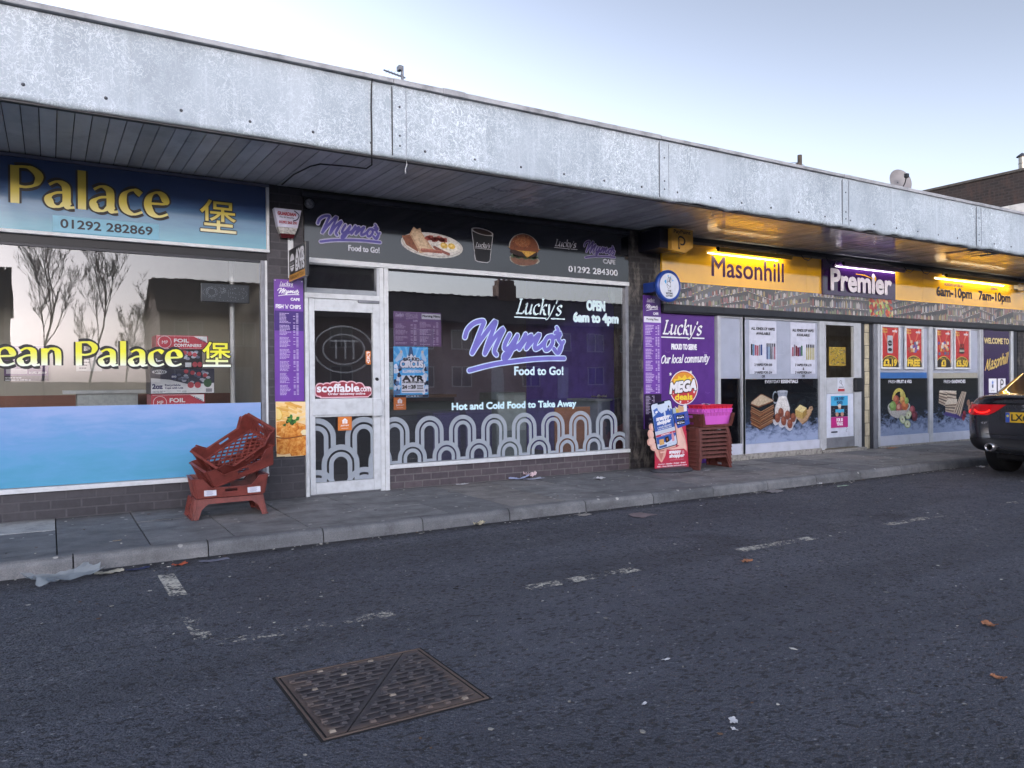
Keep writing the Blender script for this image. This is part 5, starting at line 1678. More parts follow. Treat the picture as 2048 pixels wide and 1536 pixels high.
# ------------------------------------------------------------------ bread crates
CR = M('#713630', .45, 0, .17, 13, .08)
CRD = M('#5f342e', .45, 0, .18, 13, .08)
def crate(name, label, group, col, loc, rot, lattice=True, rails=0):
    t = thing(name, label, 'crate', loc, 0, group)
    t.rotation_euler = rot
    L, W, H, th = .60, .40, .172, .012
    fx, fy = .030, .026          # flare of the walls towards the open side
    b = MB()
    for s_ in (-1, 1):
        b.box(-L/2+fx, L/2-fx, s_*(W/2-fy)-.012, s_*(W/2-fy)+.012, 0, .016, col, .003)
        b.box(s_*(L/2-fx)-.012, s_*(L/2-fx)+.012, -W/2+fy, W/2-fy, .0005, .0155, col, .003)
    if lattice:
        x0, x1, y0, y1 = -L/2+fx, L/2-fx, -W/2+fy, W/2-fy
        k = -12
        for sg in (1, -1):
            for k in range(-6, 13):
                c = x0+k*.072
                # line y = y0 + sg*(x-c)*.9 clipped to the tray
                pts = []
                xa, xb = c, c+sg*(y1-y0)/.9
                lo, hi = (xa, xb) if xa < xb else (xb, xa)
                ca, cb = max(lo, x0), min(hi, x1)
                if cb-ca < .02:
                    continue
                ya = y0+sg*(ca-c)*.9
                yb = y0+sg*(cb-c)*.9
                d = Vector((cb-ca, yb-ya, 0)).normalized()
                n_ = Vector((-d.y, d.x, 0))*.0055
                A, B = Vector((ca, ya, .002 if sg > 0 else .003)), Vector((cb, yb, .002 if sg > 0 else .003))
                up = Vector((0, 0, .010))
                b.hexa([A-n_, B-n_, B+n_, A+n_, A-n_+up, B-n_+up, B+n_+up, A+n_+up], col)
    b.build('lattice_base', t)
    def wall(long, s_):
        b = MB()
        half = (L if long else W)/2
        fl = fx if long else fy
        def P_(u, z, o=0.0):
            k = z/H
            uu = u*(1-(fl/half)*(1-k))
            d = (W/2-fy+fy*k if long else L/2-fx+fx*k)+o
            return Vector((uu, s_*d, z)) if long else Vector((s_*d, uu, z))
        def pan(us, o0=0.0, o1=th):
            A = [P_(u, z, o0) for u, z in us]
            B = [P_(u, z, o1) for u, z in us]
            b.face(A[::-1], col); b.face(B, col)
            for i in range(len(A)):
                j = (i+1) % len(A)
                b.face([A[i], A[j], B[j], B[i]], col)
        if long:
            m_, hh = .056, .088
            if rails:
                pan([(-half, 0), (half, 0), (half, rails), (-half, rails)]); pan([(-half, 0), (half, 0), (half, .008), (-half, .008)], th, th+.006)
                for e in (-1, 1):
                    us = [(e*half, rails), (e*half, H), (e*(half-.032), H), (e*(half-.05), rails+.045), (e*(half-(.06 if rails < .04 else .10)), rails)]
                    pan(us[::-1] if e > 0 else us); us = [(e*half, rails), (e*half, H), (e*(half-.010), H), (e*(half-.010), rails)]; pan(us[::-1] if e > 0 else us, th, th+.008)
                b.build('side_panel', t)
                return
            pan([(-half, 0), (-.055, 0), (-.055, hh), (-half+.115, hh), (-half+.06, H-.012), (-half+.045, H), (-half, H)])
            pan([(.055, 0), (half, 0), (half, H), (half-.045, H), (half-.06, H-.012), (half-.115, hh), (.055, hh)])
            pan([(-.055, 0), (.055, 0), (.055, .045), (-.055, .045)]); pan([(-.055, .072), (.055, .072), (.055, hh), (-.055, hh)])
            pan([(-half+.11, hh-.012), (half-.11, hh-.012), (half-.115, hh), (-half+.115, hh)], th, th+.010)
            pan([(-half, 0), (half, 0), (half, .012), (-half, .012)], th, th+.006)
            for e in (-1, 1):
                us = [(e*(half-.115), hh), (e*(half-.06), H-.012), (e*(half-.05), H), (e*(half-.066), H), (e*(half-.128), hh)]
                pan(us if e < 0 else us[::-1], th, th+.012)
        else:
            pan([(-half, 0), (half, 0), (half, .028), (-half, .028)]); pan([(-half, H-.022), (half, H-.022), (half, H), (-half, H)])
            pan([(-half, H-.008), (half, H-.008), (half, H), (-half, H)], th, th+.012)
            pan([(-.05, .06), (.05, .06), (.05, .115), (-.05, .115)])
            edges = [-half, -half+.03, -.165, -.150, -.135, -.12, -.105, -.09, -.075, -.05]
            for a, c in ((-half, -half+.035), (-.152, -.138), (-.125, -.111), (-.098, -.084), (-.072, -.044)):
                pan([(a, .028), (c, .028), (c, H-.022), (a, H-.022)]); pan([(-c, .028), (-a, .028), (-a, H-.022), (-c, H-.022)])
                mid = (a+c)/2
                pan([(mid-.003, .004), (mid+.003, .004), (mid+.003, H-.01), (mid-.003, H-.01)], th, th+.008); pan([(-mid-.003, .004), (-mid+.003, .004), (-mid+.003, H-.01), (-mid-.003, H-.01)], th, th+.008)
        b.build('side_panel' if long else 'end_panel', t)
    for s_ in (-1, 1):
        wall(True, s_)
        wall(False, s_)
    return t
GA = 'bread crates piled under the blue film window'
c1 = crate('bread_crate', 'upside-down red-brown bread crate on the pavement, lowest of the leaning pile under the blue film', GA, CR, (1.345, -.60, .174), (math.pi, 0, R(1)), True, .045)
c2 = crate('bread_crate', 'upright red-brown crate with two torn paper labels, second from the bottom of the leaning pile', GA, CR, (1.365, -.595, .180), (0, R(-.6), R(-2)))
def paper_label(parent, u, w, h_, mat):
    b = MB().frame((0, -.2045, 0), (1, 0, 0), (0, .14, .99), (0, -1, 0)); b.smooth = True
    b.grid([[b.P(u+w*i/6, .02+h_*j/4, 1.5+1.5*abs(noise.noise((i*.8, j*.9, u*9)))+(2.5*(i/6)**3 if u > 0 else 2.5*(1-i/6)**3)) for i in range(7)] for j in range(5)], mat)
    b.frame((0, -.2075, 0), (1, 0, 0), (0, .14, .99), (0, -1, 0))
    rnd = random.Random(3)
    for k in range(4):
        b.rect(u+.02, .03+h_*.19*k, u+w*rnd.uniform(.6, .85), .034+h_*.19*k, PR('#8a8fa8'), 1)
    o = b.build('paper_label', parent)
    return o
PAPER = M('#c3c5d0', .6, 0, .08, 20)
c3 = dup(c2, (1.45, -.555, .372), (R(9), R(-18), R(7)), 'tilted crate wedged between the paper-labelled crate and the topmost one of the leaning pile')
c4 = dup(c2, (1.475, -.50, .525), (R(24), R(-30), R(14)), 'topmost steeply tilted crate of the leaning pile showing its open diamond lattice')
paper_label(c2, -.225, .10, .050, PAPER)
paper_label(c2, .135, .11, .050, PAPER)
GB = 'bread crates stacked beside the phone-shaped pavement sign'
cb = None
names = ['lowest of the tall stack, its legs on the pavement', 'second from the ground in the tall stack', 'third from the ground in the tall stack', 'fourth from the ground in the tall stack',
         'fifth from the ground in the tall stack', 'sixth from the ground in the tall stack', 'seventh from the ground in the tall stack', 'eighth from the ground, topmost of the upside-down ones']
rnd = random.Random(6)
for k in range(8):
    loc, rot = (7.47+rnd.uniform(-.004, .004), -.395+rnd.uniform(-.004, .004), .172+.0535*k), (math.pi, 0, R(rnd.uniform(-1, 1)))
    lb = 'brown upside-down bread crate, '+names[k]
    if k == 0:
        cb = crate('bread_crate', lb, GB, CRD, loc, rot, True, .030)
    else:
        dup(cb, loc, rot, lb)
dup(cb, (7.535, -.395, .552), (0, 0, R(1)), 'brown upright bread crate on top of the tall stack, holding the pink basket')
def basket(name, label, col, loc, hgt, z0, half, g):
    t = thing(name, label, 'basket', loc)
    b = MB()
    lx_, ly_ = half
    b.box(-lx_+.025, lx_-.025, -ly_+.02, ly_-.02, z0, z0+.01, col)
    b.build('base', t)
    for long in (True, False):
        for s_ in (-1, 1):
            b = MB()
            h_ = lx_ if long else ly_
            def Q(u, z, o=0):
                k = (z-z0)/(hgt-z0)
                d = (ly_ if long else lx_)-.022*(1-k)+o
                uu = u*(1-.025/h_*(1-k))
                return Vector((uu, s_*d, z)) if long else Vector((s_*d, uu, z))
            def pan(u0, u1, za, zb, o0=0, o1=.005):
                A = [Q(u0, za, o0), Q(u1, za, o0), Q(u1, zb, o0), Q(u0, zb, o0)]; B = [Q(u0, za, o1), Q(u1, za, o1), Q(u1, zb, o1), Q(u0, zb, o1)]
                b.hexa(A+B, col)
            zt = hgt
            zm = z0+(zt-z0)*.55
            pan(-h_, h_, z0, zm); pan(-h_, h_, zt-.045, zt)
            pan(-h_, h_, zt-.012, zt, .005, .018); pan(-h_, h_, zt-.05, zt-.044, .005, .016)
            n_ = 18 if long else 10
            for k in range(n_):
                u = -h_+2*h_*k/n_
                pan(u+.2*h_/n_, u+1.55*h_/n_, zm, zt-.045)
            for k in range(7 if long else 4):
                u = -h_*.86+k*1.72*h_/(6 if long else 3)
                pan(u-.004, u+.004, zt-.045, zt-.01, .005, .017)
            b.build('side_panel', t)
    return t
basket('shopping_basket', 'bright pink plastic basket sitting in the top brown crate', M('#c95fc0', .4, 0, .04, 5), (7.60, -.385, .572), .215, 0, (.262, .15), None)
basket('shopping_basket', 'red plastic basket nested in the pink basket, only its rim showing', M('#c22740', .4, 0, .05, 5), (7.61, -.385, .60), .235, .02, (.256, .145), None)
b = MB(); b.smooth = True
b.grid([[(7.50+.10*i/8, -.40+.07*j/6, .842+.018*noise.noise((i*.7, j*.8, 3))+.010*math.sin(i*.8)) for i in range(9)] for j in range(7)], M('#b9a8c8', .4))
flat('plastic_bag', 'crumpled pale plastic wrapper lying on the red basket rim', 'litter', b)

# ------------------------------------------------------------------ phone-shaped pavement sign
ps = thing('pavement_sign', 'red pavement sign cut out as a hand holding a phone, beside the brown crate stack', 'pavement sign', (6.83, -.47, 0))
b = MB()
pr = [(.001, 0), (1.0, 0), (1.0, .3), (.93, .62), (.7, .9), (.4, 1.0), (.001, 1.0)]
rows = []
for r_, h_ in pr:
    rows.append([(.31*r_*math.cos(2*math.pi*k/40), .205*r_*math.sin(2*math.pi*k/40), .004+.052*h_) for k in range(40)])
b.smooth = True; b.grid(rows, M('#3a3b42', .6, 0, .15, 12, .1), close_u=True)
b.build('rubber_base', ps)
X0 = 6.83
SK, SK2, SKD = PR('#d3a394', .3), PR('#dfb8aa', .3), PR('#b8776c', .3)
REDP = PR('#b23048', .3)
def G(x, z):
    return (x-X0, z)
b = MB()
body = [(6.55, .05), (7.118, .035), (7.123, .06), (7.112, .28), (7.076, .60), (6.93, .62), (6.56, .45), (6.553, .30)]
b.prism([(x-X0, 0, z) for x, z in body], (0, .012, 0), REDP)
b.build('board', ps)
b = MB().frame((0, -.0006, 0))
# hand: wrist and palm wedge, thumb on the right, four fingertips round the left edge
b.poly([G(6.565, .295), G(6.73, .285), G(6.90, .31), G(6.95, .58), G(7.03, .40), G(7.10, .22), G(7.095, .30), G(7.06, .44), G(6.99, .60), G(6.90, .62), G(6.86, .45)], SK, 1)
b.poly([G(6.53, .30), G(6.745, .285), G(6.72, .20), G(6.66, .12), G(6.635, .135), G(6.57, .21)], SK, 1.2)
b.poly([G(6.60, .285), G(6.70, .28), G(6.675, .20), G(6.65, .15), G(6.62, .20)], SKD, 1.4)
b.poly([G(6.745, .285), G(6.92, .305), G(7.06, .36), G(7.085, .25), G(7.04, .28), G(6.85, .275)], SK2, 1.3)
b.poly([G(6.63, .26), G(6.72, .262), G(6.715, .245), G(6.64, .24)], SK2, 1.6)
b.poly([G(6.91, .62), G(6.96, .60), G(7.00, .47), G(7.06, .38), G(7.05, .30), G(6.93, .33)], SK2, 1.5)
b.stroke([G(6.65, .235), G(6.655, .19), G(6.65, .16)], .006, SKD, 1.8); b.stroke([G(6.675, .24), G(6.675, .20)], .006, SKD, 1.8)
b.build('hand_print', ps)
# fingers: thin board cut-outs left of the phone
for fx, fz, fw, fh, rot in ((6.500, .575, .042, .050, .5), (6.482, .485, .045, .062, .35), (6.487, .392, .062, .055, .15), (6.535, .325, .06, .05, -.2)):
    q = MB().frame((0, -.001, 0))
    for d, mt, l in ((0, SK, 0), (-.012, SK2, .8)):
        pts = []
        for k in range(22):
            a = 2*math.pi*k/22
            x_, y_ = (fw+d)*math.cos(a), (fh+d)*math.sin(a)
            pts.append((fx+x_*math.cos(rot)-y_*math.sin(rot)-X0, fz+x_*math.sin(rot)+y_*math.cos(rot)))
        if d == 0:
            q.prism([(u, -.002, v) for u, v in pts], (0, .012, 0), mt)
        else:
            q.poly([(u+.008, v+.008) for u, v in pts], mt, 3)
    q.build('finger_print', ps)
b = MB()
ph_o = Vector((6.693-X0, -.014, .603))
ph = Vector((-.115, 0, .588)).normalized()
pu = Vector((.986, 0, .166)).normalized()
b.frame(ph_o, pu, ph, (0, -1, 0))
NAVY = PR('#20273a', .2)
def rr(w, h, r, n=6):
    o_ = []
    for cx_, cy_, a in ((w-r, h-r, 0), (-w+r, h-r, 90), (-w+r, -h+r, 180), (w-r, -h+r, 270)):
        for i in range(n+1):
            t_ = R(a+90*i/n); o_.append((cx_+r*math.cos(t_), cy_+r*math.sin(t_)))
    return o_
b.prism([b.P(u, v, 0) for u, v in rr(.178, .300, .04)], (0, .013, 0), NAVY)
b.poly(rr(.168, .290, .033), PR('#c2cede', .3), 1)
b.poly([(-.166, -.01), (.166, -.01), (.166, .17), (.14, .19), (.13, .15), (.10, .20), (.08, .17), (.05, .17), (.05, .10), (.02, .10), (.02, .16), (-.02, .15), (-.06, .19), (-.10, .16), (-.166, .13)], PR('#2f55a0', .3), 2)
b.rrect(-.06, .268, .06, .300, .012, NAVY, 2)
b.poly([(-.13, .155), (-.06, .175), (-.075, .235), (-.145, .215)], PR('#3a63b0'), 3); b.poly([(-.115, .165), (-.075, .175), (-.08, .20), (-.12, .19)], W_, 4)
b.rect(.115, .14, .121, .21, K_, 3); b.poly([(.10, .205), (.118, .235), (.136, .205)], K_, 3)
b.text('snappy', -.12, .055, .10, .105, W_, 3, .10, .1); b.text('shopper', -.115, .005, .115, .06, W_, 3, .10, .1); b.ring(.125, .085, .012, .018, W_, 3)
b.text('1 HOUR DELIVERY', -.12, -.030, .12, -.012, W_, 3, .05); b.text('FROM YOUR LOCAL SHOP', -.12, -.052, .12, -.039, W_, 3, .05)
b.rect(-.166, -.06, .166, -.01, PR('#2f55a0', .3), 1.5); b.rect(-.155, -.105, .155, -.066, PR('#b9c2cc'), 3); b.rect(-.166, -.135, .166, -.108, PR('#b23048'), 3); b.rect(-.08, -.126, .07, -.118, W_, 4)
b.poly([(-.166, -.137), (.166, -.137), (.166, -.17), (.06, -.22), (-.166, -.225)], PR('#2f55a0', .3), 3)
b.poly([(-.13, -.245), (-.05, -.245), (-.045, -.175), (-.125, -.172)], PR('#c79a5a'), 4); b.poly([(-.02, -.235), (.045, -.225), (.035, -.155), (-.025, -.165)], K_, 4); b.rect(.0, -.21, .022, -.18, PR('#b0662c'), 5); b.poly([(.09, -.24), (.13, -.235), (.135, -.17), (.11, -.11), (.09, -.165)], PR('#c98f9a'), 4)
b.rect(-.145, -.282, -.01, -.254, PR('#28508c'), 3); b.rect(.01, -.282, .145, -.254, PR('#8fa5b8'), 3); b.rect(.013, -.279, .142, -.257, PR('#c2cede'), 4)
b.build('phone_board', ps)
b = MB()
cardp = [(6.85, .735), (7.112, .765), (7.148, .598), (6.935, .545)]
b.prism([(x-X0, -.004, z) for x, z in cardp], (0, .010, 0), PR('#2a4aa0', .3))
b.frame((6.85-X0, -.0045, .735), (1, 0, .11), (-.11, 0, 1), (0, -1, 0))
for z0, t1, t2 in ((-.085, 'GET IT ON', 'Google Play'), (-.155, 'Download on the', 'App Store')):
    b.rect(.055, z0, .195, z0+.055, K_, 1); b.text(t1, .095, z0+.036, .16, z0+.046, W_, 2); b.text(t2, .095, z0+.010, .185, z0+.030, W_, 2, .05); b.ell(.076, z0+.026, .011, .013, W_, 2)
for k in range(4):
    for j in range(5):
        if (k*j+k) % 3 != 1:
            b.rect(.215+.009*k, -.03-.02*j, .221+.009*k, -.018-.02*j, PR('#8f6a7a'), 1)
b.build('app_card', ps)
b = MB()
b.frame((0, 0, 0))
for k, (pts, c_) in enumerate((([(6.85, .735), (6.84, .80), (6.90, .815), (6.915, .745)], '#9fb3c8'), ([(6.90, .745), (6.90, .80), (6.95, .80), (6.96, .75)], '#c9b04a'), ([(6.93, .75), (6.96, .845), (7.05, .82), (7.05, .758)], '#c9a27a'), ([(6.90, .83), (6.98, .79), (7.04, .84), (7.0, .80), (7.03, .75), (6.95, .75)], '#d8cfc0'), ([(7.03, .758), (7.045, .83), (7.08, .865), (7.105, .84), (7.108, .765)], '#d6d8da'))):
    b.prism([(x-X0, .002+.0012*k, z) for x, z in pts], (0, .004, 0), PR(c_, .3))
b.build('grocery_print', ps)
b = MB().frame((-X0, -.0006, 0))
b.text('snappy', 6.785, .215, 6.985, .258, W_, 2, .10, .1); b.text('shopper', 6.79, .165, 7.045, .215, W_, 2, .10, .1); b.ring(7.025, .235, .013, .019, W_, 2); b.text('Local store to door', 6.80, .138, 7.04, .155, PR('#d8a0ac'), 2)
b.text('Alcohol - Snacks - Crisps - Bread', 6.595, .088, 7.065, .108, W_, 2, .06); b.text('Milk - Fizzy Drinks and much more', 6.58, .058, 7.09, .078, W_, 2, .06)
b.build('lettering', ps)

# ------------------------------------------------------------------ cast iron cover in the road
mh = thing('manhole_cover', 'rusty square cast iron cover split diagonally, set in the road', 'manhole cover', (1.157, -4.80, RZ))
def iron():
    t = NT('worn_cast_iron')
    v = t.coord()
    gm_ = t.n('NewGeometry')
    n_ = t.noise(v, 9, 7, .75)
    c = t.ramp(n_, [(.3, lin('#2e2c2f')), (.5, lin('#464347')), (.62, lin('#5a5352')), (.78, lin('#85705f'))])
    sp = t.n('SeparateXYZ', i_0=v)
    e = t.math('MAXIMUM', t.math('ABSOLUTE', sp.outputs[0]), t.math('ABSOLUTE', sp.outputs[1]))
    ed = t.ramp(t.math('ADD', e, t.math('MULTIPLY', t.math('SUBTRACT', n_, .5), .18)), [(.27, (0, 0, 0)), (.325, (1, 1, 1))])
    c = t.mix(t.math('MULTIPLY', ed, .6), c, lin('#736156'))
    t.base(c)
    t.p.inputs['Metallic'].default_value = .35
    t.rough(t.ramp(n_, [(.3, (.38, .38, .38)), (.7, (.65, .65, .65))]))
    t.bump(t.noise(v, 60, 4), .4, .004)
    return t.m
IR = iron()
WORN = M('#8f8478', .5, .3, .2, 30)
b = MB()
s0, s1 = .328, .337
for a in ((-s1, s1, -s1, -s0), (-s1, s1, s0, s1), (-s1, -s0, -s0, s0), (s0, s1, -s0, s0)):
    b.box(a[0], a[1], a[2], a[3], -.02, .006, IR, .002)
b.box(-s1-.012, s1+.012, -s1-.012, s1+.012, -.02, .0015, M('#17171a', .9, 0, .2, 30))
b.build('frame', mh)
def half(sg):
    b = MB()
    q = .318
    # split from near the back-right corner to near the front-left corner
    e0, e1 = Vector((q-.075, q)), Vector((-q+.075, -q))
    if sg > 0:
        pts = [(q, q), (e0.x+.004, q), (e1.x+.004, -q), (q, -q)]
    else:
        pts = [(-q, -q), (e1.x-.004, -q), (e0.x-.004, q), (-q, q)]
    pts = pts if sg < 0 else pts[::-1]
    b.prism([(x, y, -.012) for x, y in pts][::-1], (0, 0, .016), IR)
    d = (e0-e1).normalized()
    nr = Vector((d.y, -d.x))*sg
    nx_ = 14
    for j in range(nx_):
        for i in range(16):
            x, y = -.29+i*.0387+(.019 if j % 2 else 0), -.292+j*.045
            if x > .30 or (i+j) % 2:
                continue
            dist = (Vector((x, y))-e1).dot(nr)
            if dist < .026:
                continue
            if sg < 0 and abs(x+.10) < .05 and abs(y-.03) < .04 or sg > 0 and abs(x-.13) < .05 and abs(y+.03) < .04:
                continue
            hgt = .012
            w_, h_ = .013, .0095
            b.hexa([(x-w_, y-h_, .004), (x+w_, y-h_, .004), (x+w_, y+h_, .004), (x-w_, y+h_, .004), (x-w_*.7, y-h_*.6, hgt), (x+w_*.7, y-h_*.6, hgt), (x+w_*.7, y+h_*.6, hgt), (x-w_*.7, y+h_*.6, hgt)], WORN if (i*7+j*3) % 17 == 0 or (max(abs(x), abs(y)) > .27 and (i*5+j) % 7 == 0) else IR)
    cx_, cy_ = (-.10, .03) if sg < 0 else (.13, -.03)
    b.box(cx_-.045, cx_+.035, cy_-.03, cy_-.02, .004, .010, IR); b.box(cx_-.045, cx_-.035, cy_-.02, cy_+.03, .004, .010, IR)
    b.box(cx_-.02, cx_+.03, cy_-.01, cy_+.025, .0045, .006, M('#1d1b1c', .7, .2))
    for j in range(nx_-1):     # ribs
        y = -.27+j*.045
        t_ = (y-e1.y)/(e0.y-e1.y)
        xs_ = e1.x+(e0.x-e1.x)*t_
        a, c = (xs_+.03, .30) if sg > 0 else (-.30, xs_-.03)
        if c-a > .03:
            b.box(a, c, y-.007, y+.007, .004, .0105, IR, .003)
    b.build('cover_plate', mh)
half(1)
half(-1)

# ------------------------------------------------------------------ litter and leaves
def scrap(name, label, cat, x, y, z, w, d, mat, amp=.02, seed=0, rz=0.0, ragged=.25, fold=0.0, group=None):
    b = MB(); b.smooth = True
    n_ = 12
    rows = []
    for j in range(n_+1):
        row = []
        for i in range(n_+1):
            u, v = i/n_-.5, j/n_-.5
            k = 1+ragged*noise.noise((u*3+seed, v*3, seed*1.7))
            px_, py_ = u*w*k, v*d*k
            zz = .003+amp*(.5+.5*noise.noise((u*5+seed, v*5, 3.1)))*(.3+1.4*abs(u))+amp*.4*abs(noise.noise((u*11, v*11, seed)))+fold*max(0, u)*1.2
            row.append((px_, py_, zz))
        rows.append(row)
    b.grid(rows, mat)
    o = b.build(name, None, (x, y, z), rz)
    tag(o, label, cat, group)
    return o
CLEAR = frost('thin_plastic_film', '#aeb9c0', .5)
scrap('plastic_sheet', 'crumpled translucent plastic sheet in the gutter at the left edge', 'litter', .06, -2.04, RZ, .40, .28, CLEAR, .085, 3, R(18), .35)
TIS = M('#c9c9cc', .7, 0, .06, 20)
scrap('paper_scrap', 'dirty white paper strip in the gutter next to the plastic sheet', 'litter', .33, -2.03, RZ, .16, .07, M('#a5a294', .7), .03, 5, R(15))
scrap('wrapper', 'dark blue sweet wrapper in the gutter by the kerb joint', 'litter', .51, -2.0, RZ, .15, .04, M('#23315e', .3), .012, 6, R(10))
scrap('fallen_leaf', 'orange-red leaf in the gutter beside the kerb joint', 'leaf', .77, -2.03, RZ, .09, .045, M('#b5573a', .6), .02, 7, R(25), .5)
scrap('wrapper', 'flat grey wrapper trodden in the gutter right of the orange-red leaf', 'litter', 1.0, -2.02, RZ, .20, .06, M('#6c6f80', .5), .012, 8, R(8))
scrap('paper_scrap', 'folded white paper against the cafe brick base', 'litter', 4.76, -.09, .004, .24, .10, M('#aab4d4', .6), .03, 9, R(-35), .1, .05)
scrap('paper_scrap', 'small pinkish crumpled tissue beside the folded white paper', 'litter', 4.93, -.07, .004, .13, .09, M('#cfb9bd', .7), .10, 10, R(10), .4)
scrap('paper_scrap', 'flat pale sheet corner lying under the pinkish tissue', 'litter', 4.92, -.16, .003, .26, .09, M('#b5bccf', .6), .012, 11, R(8), .2)
scrap('paper_scrap', 'torn white scrap alone on the paving in front of the cafe window', 'litter', 5.55, -.62, .004, .14, .09, TIS, .03, 12, R(30), .5)
scrap('paper_scrap', 'white crumbled tissue on the paving right of the white door', 'litter', 3.98, -.11, .004, .13, .05, TIS, .012, 13, 0, .5)
scrap('wrapper', 'crushed beige wrapper in the gutter left of the cafe window', 'litter', 3.22, -1.90, RZ, .11, .06, M('#b3aa92', .6), .05, 14, R(20), .4)
scrap('paper_patch', 'trodden brownish paper flattened on the road near the gutter', 'litter', 4.75, -2.28, RZ, .22, .20, M('#75686a', .8), .006, 15, R(10), .45)
scrap('paper_patch', 'pale flattened paper near the gutter in front of the cafe', 'litter', 4.30, -1.98, RZ, .13, .09, M('#8f8b86', .8), .006, 16, R(10), .4)
scrap('paper_scrap', 'crushed white cup lid in the gutter beside the tall crate stack', 'litter', 6.53, -1.80, RZ, .06, .05, TIS, .03, 17, 0, .3)
scrap('wrapper', 'flattened grey foil disc in the road near the gutter', 'litter', 6.95, -1.98, RZ, .20, .14, M('#8a878a', .5, .2), .02, 18, R(5), .35)
scrap('wrapper', 'small white scrap in the gutter before the grocery door', 'litter', 7.92, -1.84, RZ, .07, .05, TIS, .02, 19, 0, .3)
scrap('wrapper', 'pale green strip of wrapper in the road before the grocery', 'litter', 8.0, -2.1, RZ, .2, .04, M('#a5bfa8', .6), .006, 20, 0, .3)
scrap('paper_scrap', 'white scrap beside the rear tyre of the parked car', 'litter', 11.2, -2.02, RZ, .10, .07, TIS, .03, 21, 0, .4)
scrap('paper_scrap', 'white paper sliver on the paving by the foot of the crate stack', 'litter', 7.22, -.70, .003, .09, .03, TIS, .004, 22, 0, .2)
scrap('wrapper', 'brown cardboard sliver on the paving under the grocery window', 'litter', 12.0, -.18, .004, .28, .10, M('#a5724c', .7), .006, 23, R(8), .2)
LEAF = M('#9c6a4c', .7, 0, .2, 20)
for k, (x, y, s_, lb) in enumerate(((4.13, -4.10, .085, 'orange-brown leaf on the road below the middle painted dash'), (4.10, -5.72, .085, 'curled orange leaf by the right edge of the road'),
                                 (3.40, -6.11, .05, 'ragged orange leaf in the bottom right corner of the road'))):
    scrap('fallen_leaf', lb, 'leaf', x, y, RZ, s_*.95, s_*.6, LEAF, .02, 30+k, R(40*k+20), .7, group='orange leaves on the road')
for k, (x, y, s_, lb) in enumerate(((2.38, -5.20, .04, 'tiny white paper curl on the road right of the iron cover'), (1.98, -5.51, .03, 'white crumb of paper near the front corner of the iron cover'), (2.16, -5.80, .055, 'cluster of white flakes on the road near the bottom edge'), (2.11, -5.85, .03, 'small white flake just below the cluster of flakes'))):
    scrap('paper_scrap', lb, 'litter', x, y, RZ, s_, s_*.5, TIS, .006, 40+k, R(25*k), .7)
scrap('cigarette_end', 'pale cigarette end on the paving near the left kerb joint', 'cigarette end', .42, -1.42, .004, .06, .012, M('#c9b088', .7), .006, 50, R(5), .05)

b = MB()
rnd = random.Random(77)
flecks = [M('#b9b9b4', .8, 0, .1, 30), M('#8f8e88', .8, 0, .1, 30), M('#5d4a3c', .8, 0, .1, 30), M('#1f1f20', .9)]
for k in range(620):
    if k < 330:
        x_, y_, z_ = rnd.uniform(-1.5, 12), rnd.uniform(-6.6, -2.0), RZ+.0025
    elif k < 500:
        x_, y_, z_ = rnd.uniform(-1.5, 12), -1.86-abs(rnd.gauss(0, .07)), RZ+.0025
    else:
        x_, y_, z_ = rnd.uniform(-1.5, 14), rnd.uniform(-1.65, -.04), .0052
    if abs(x_-1.157) < .36 and abs(y_+4.8) < .36:
        continue
    s_ = rnd.choice([.004, .005, .006, .008, .011])*(1 if z_ < 0 else .9)
    a_ = rnd.random()*6.28
    mt_ = flecks[rnd.choice([0, 0, 0, 1, 1, 2, 3])]
    pts = []
    for i in range(6):
        q_ = a_+i*1.047
        r_ = s_*rnd.uniform(.5, 1.3)*(1.6 if i % 3 == 0 else 1)
        pts.append((x_+r_*math.cos(q_), y_+r_*math.sin(q_), z_))
    b.prism(pts, (0, 0, rnd.uniform(.001, .004)), mt_)
tag(b.build('street_grit'), 'tiny pale and dark specks of grit and paper scattered over road and paving', 'grit', None, 'stuff')

# ------------------------------------------------------------------ roof items and the building at the far end
ae = thing('tv_aerial', 'thin television aerial standing on the roof behind the canopy', 'aerial', (4.63, 3.0, 3.7))
b = MB(); b.tube([(0, 0, 0), (0, 0, 2.28)], .022, M('#5a5d64', .4, .5), 6); b.build('mast', ae)
b = MB(); b.tube([(-.30, 0, 2.16), (.05, 0, 2.11)], .014, M('#6a6d74', .4, .5), 5)
for k in range(5):
    b.tube([(-.24+.05*k, -.08, 2.15-.005*k), (-.24+.05*k, .08, 2.15-.005*k)], .004, M('#6a6d74', .4, .5), 4)
b.box(-.07, -.02, -.05, .05, 2.20, 2.27, M('#5a5d64', .4)); b.build('yagi', ae)
ds = thing('satellite_dish', 'pale grey satellite dish on the roof above the grocery', 'satellite dish', (14.2, 1.0, 3.7))
b = MB(); b.tube([(0, .25, 0), (0, .12, 1.0), (0, .06, 1.3)], .03, M('#55575c', .4, .4), 8); b.build('mount', ds)
b = MB(); b.lathe([(.001, -.04), (.1, -.035), (.19, -.012), (.255, .02), (.262, .02), (.255, .012), (.19, -.022), (.001, -.05)], M('#727072', .6, 0, .06, 6), (0, 0, 1.30), (-.30, -.92, .22), 32, .95, .95); b.build('dish', ds)
b = MB(); b.tube([(.02, .0, 1.12), (-.10, -.16, 1.22), (-.17, -.24, 1.34)], .010, BLK, 6); b.box(-.20, -.13, -.27, -.20, 1.30, 1.38, BLK, .01); b.build('feed_arm', ds)
up = thing('utility_pole', 'distant dark wooden utility pole with wires behind the roof', 'pole', (41.9, 25, -.1))
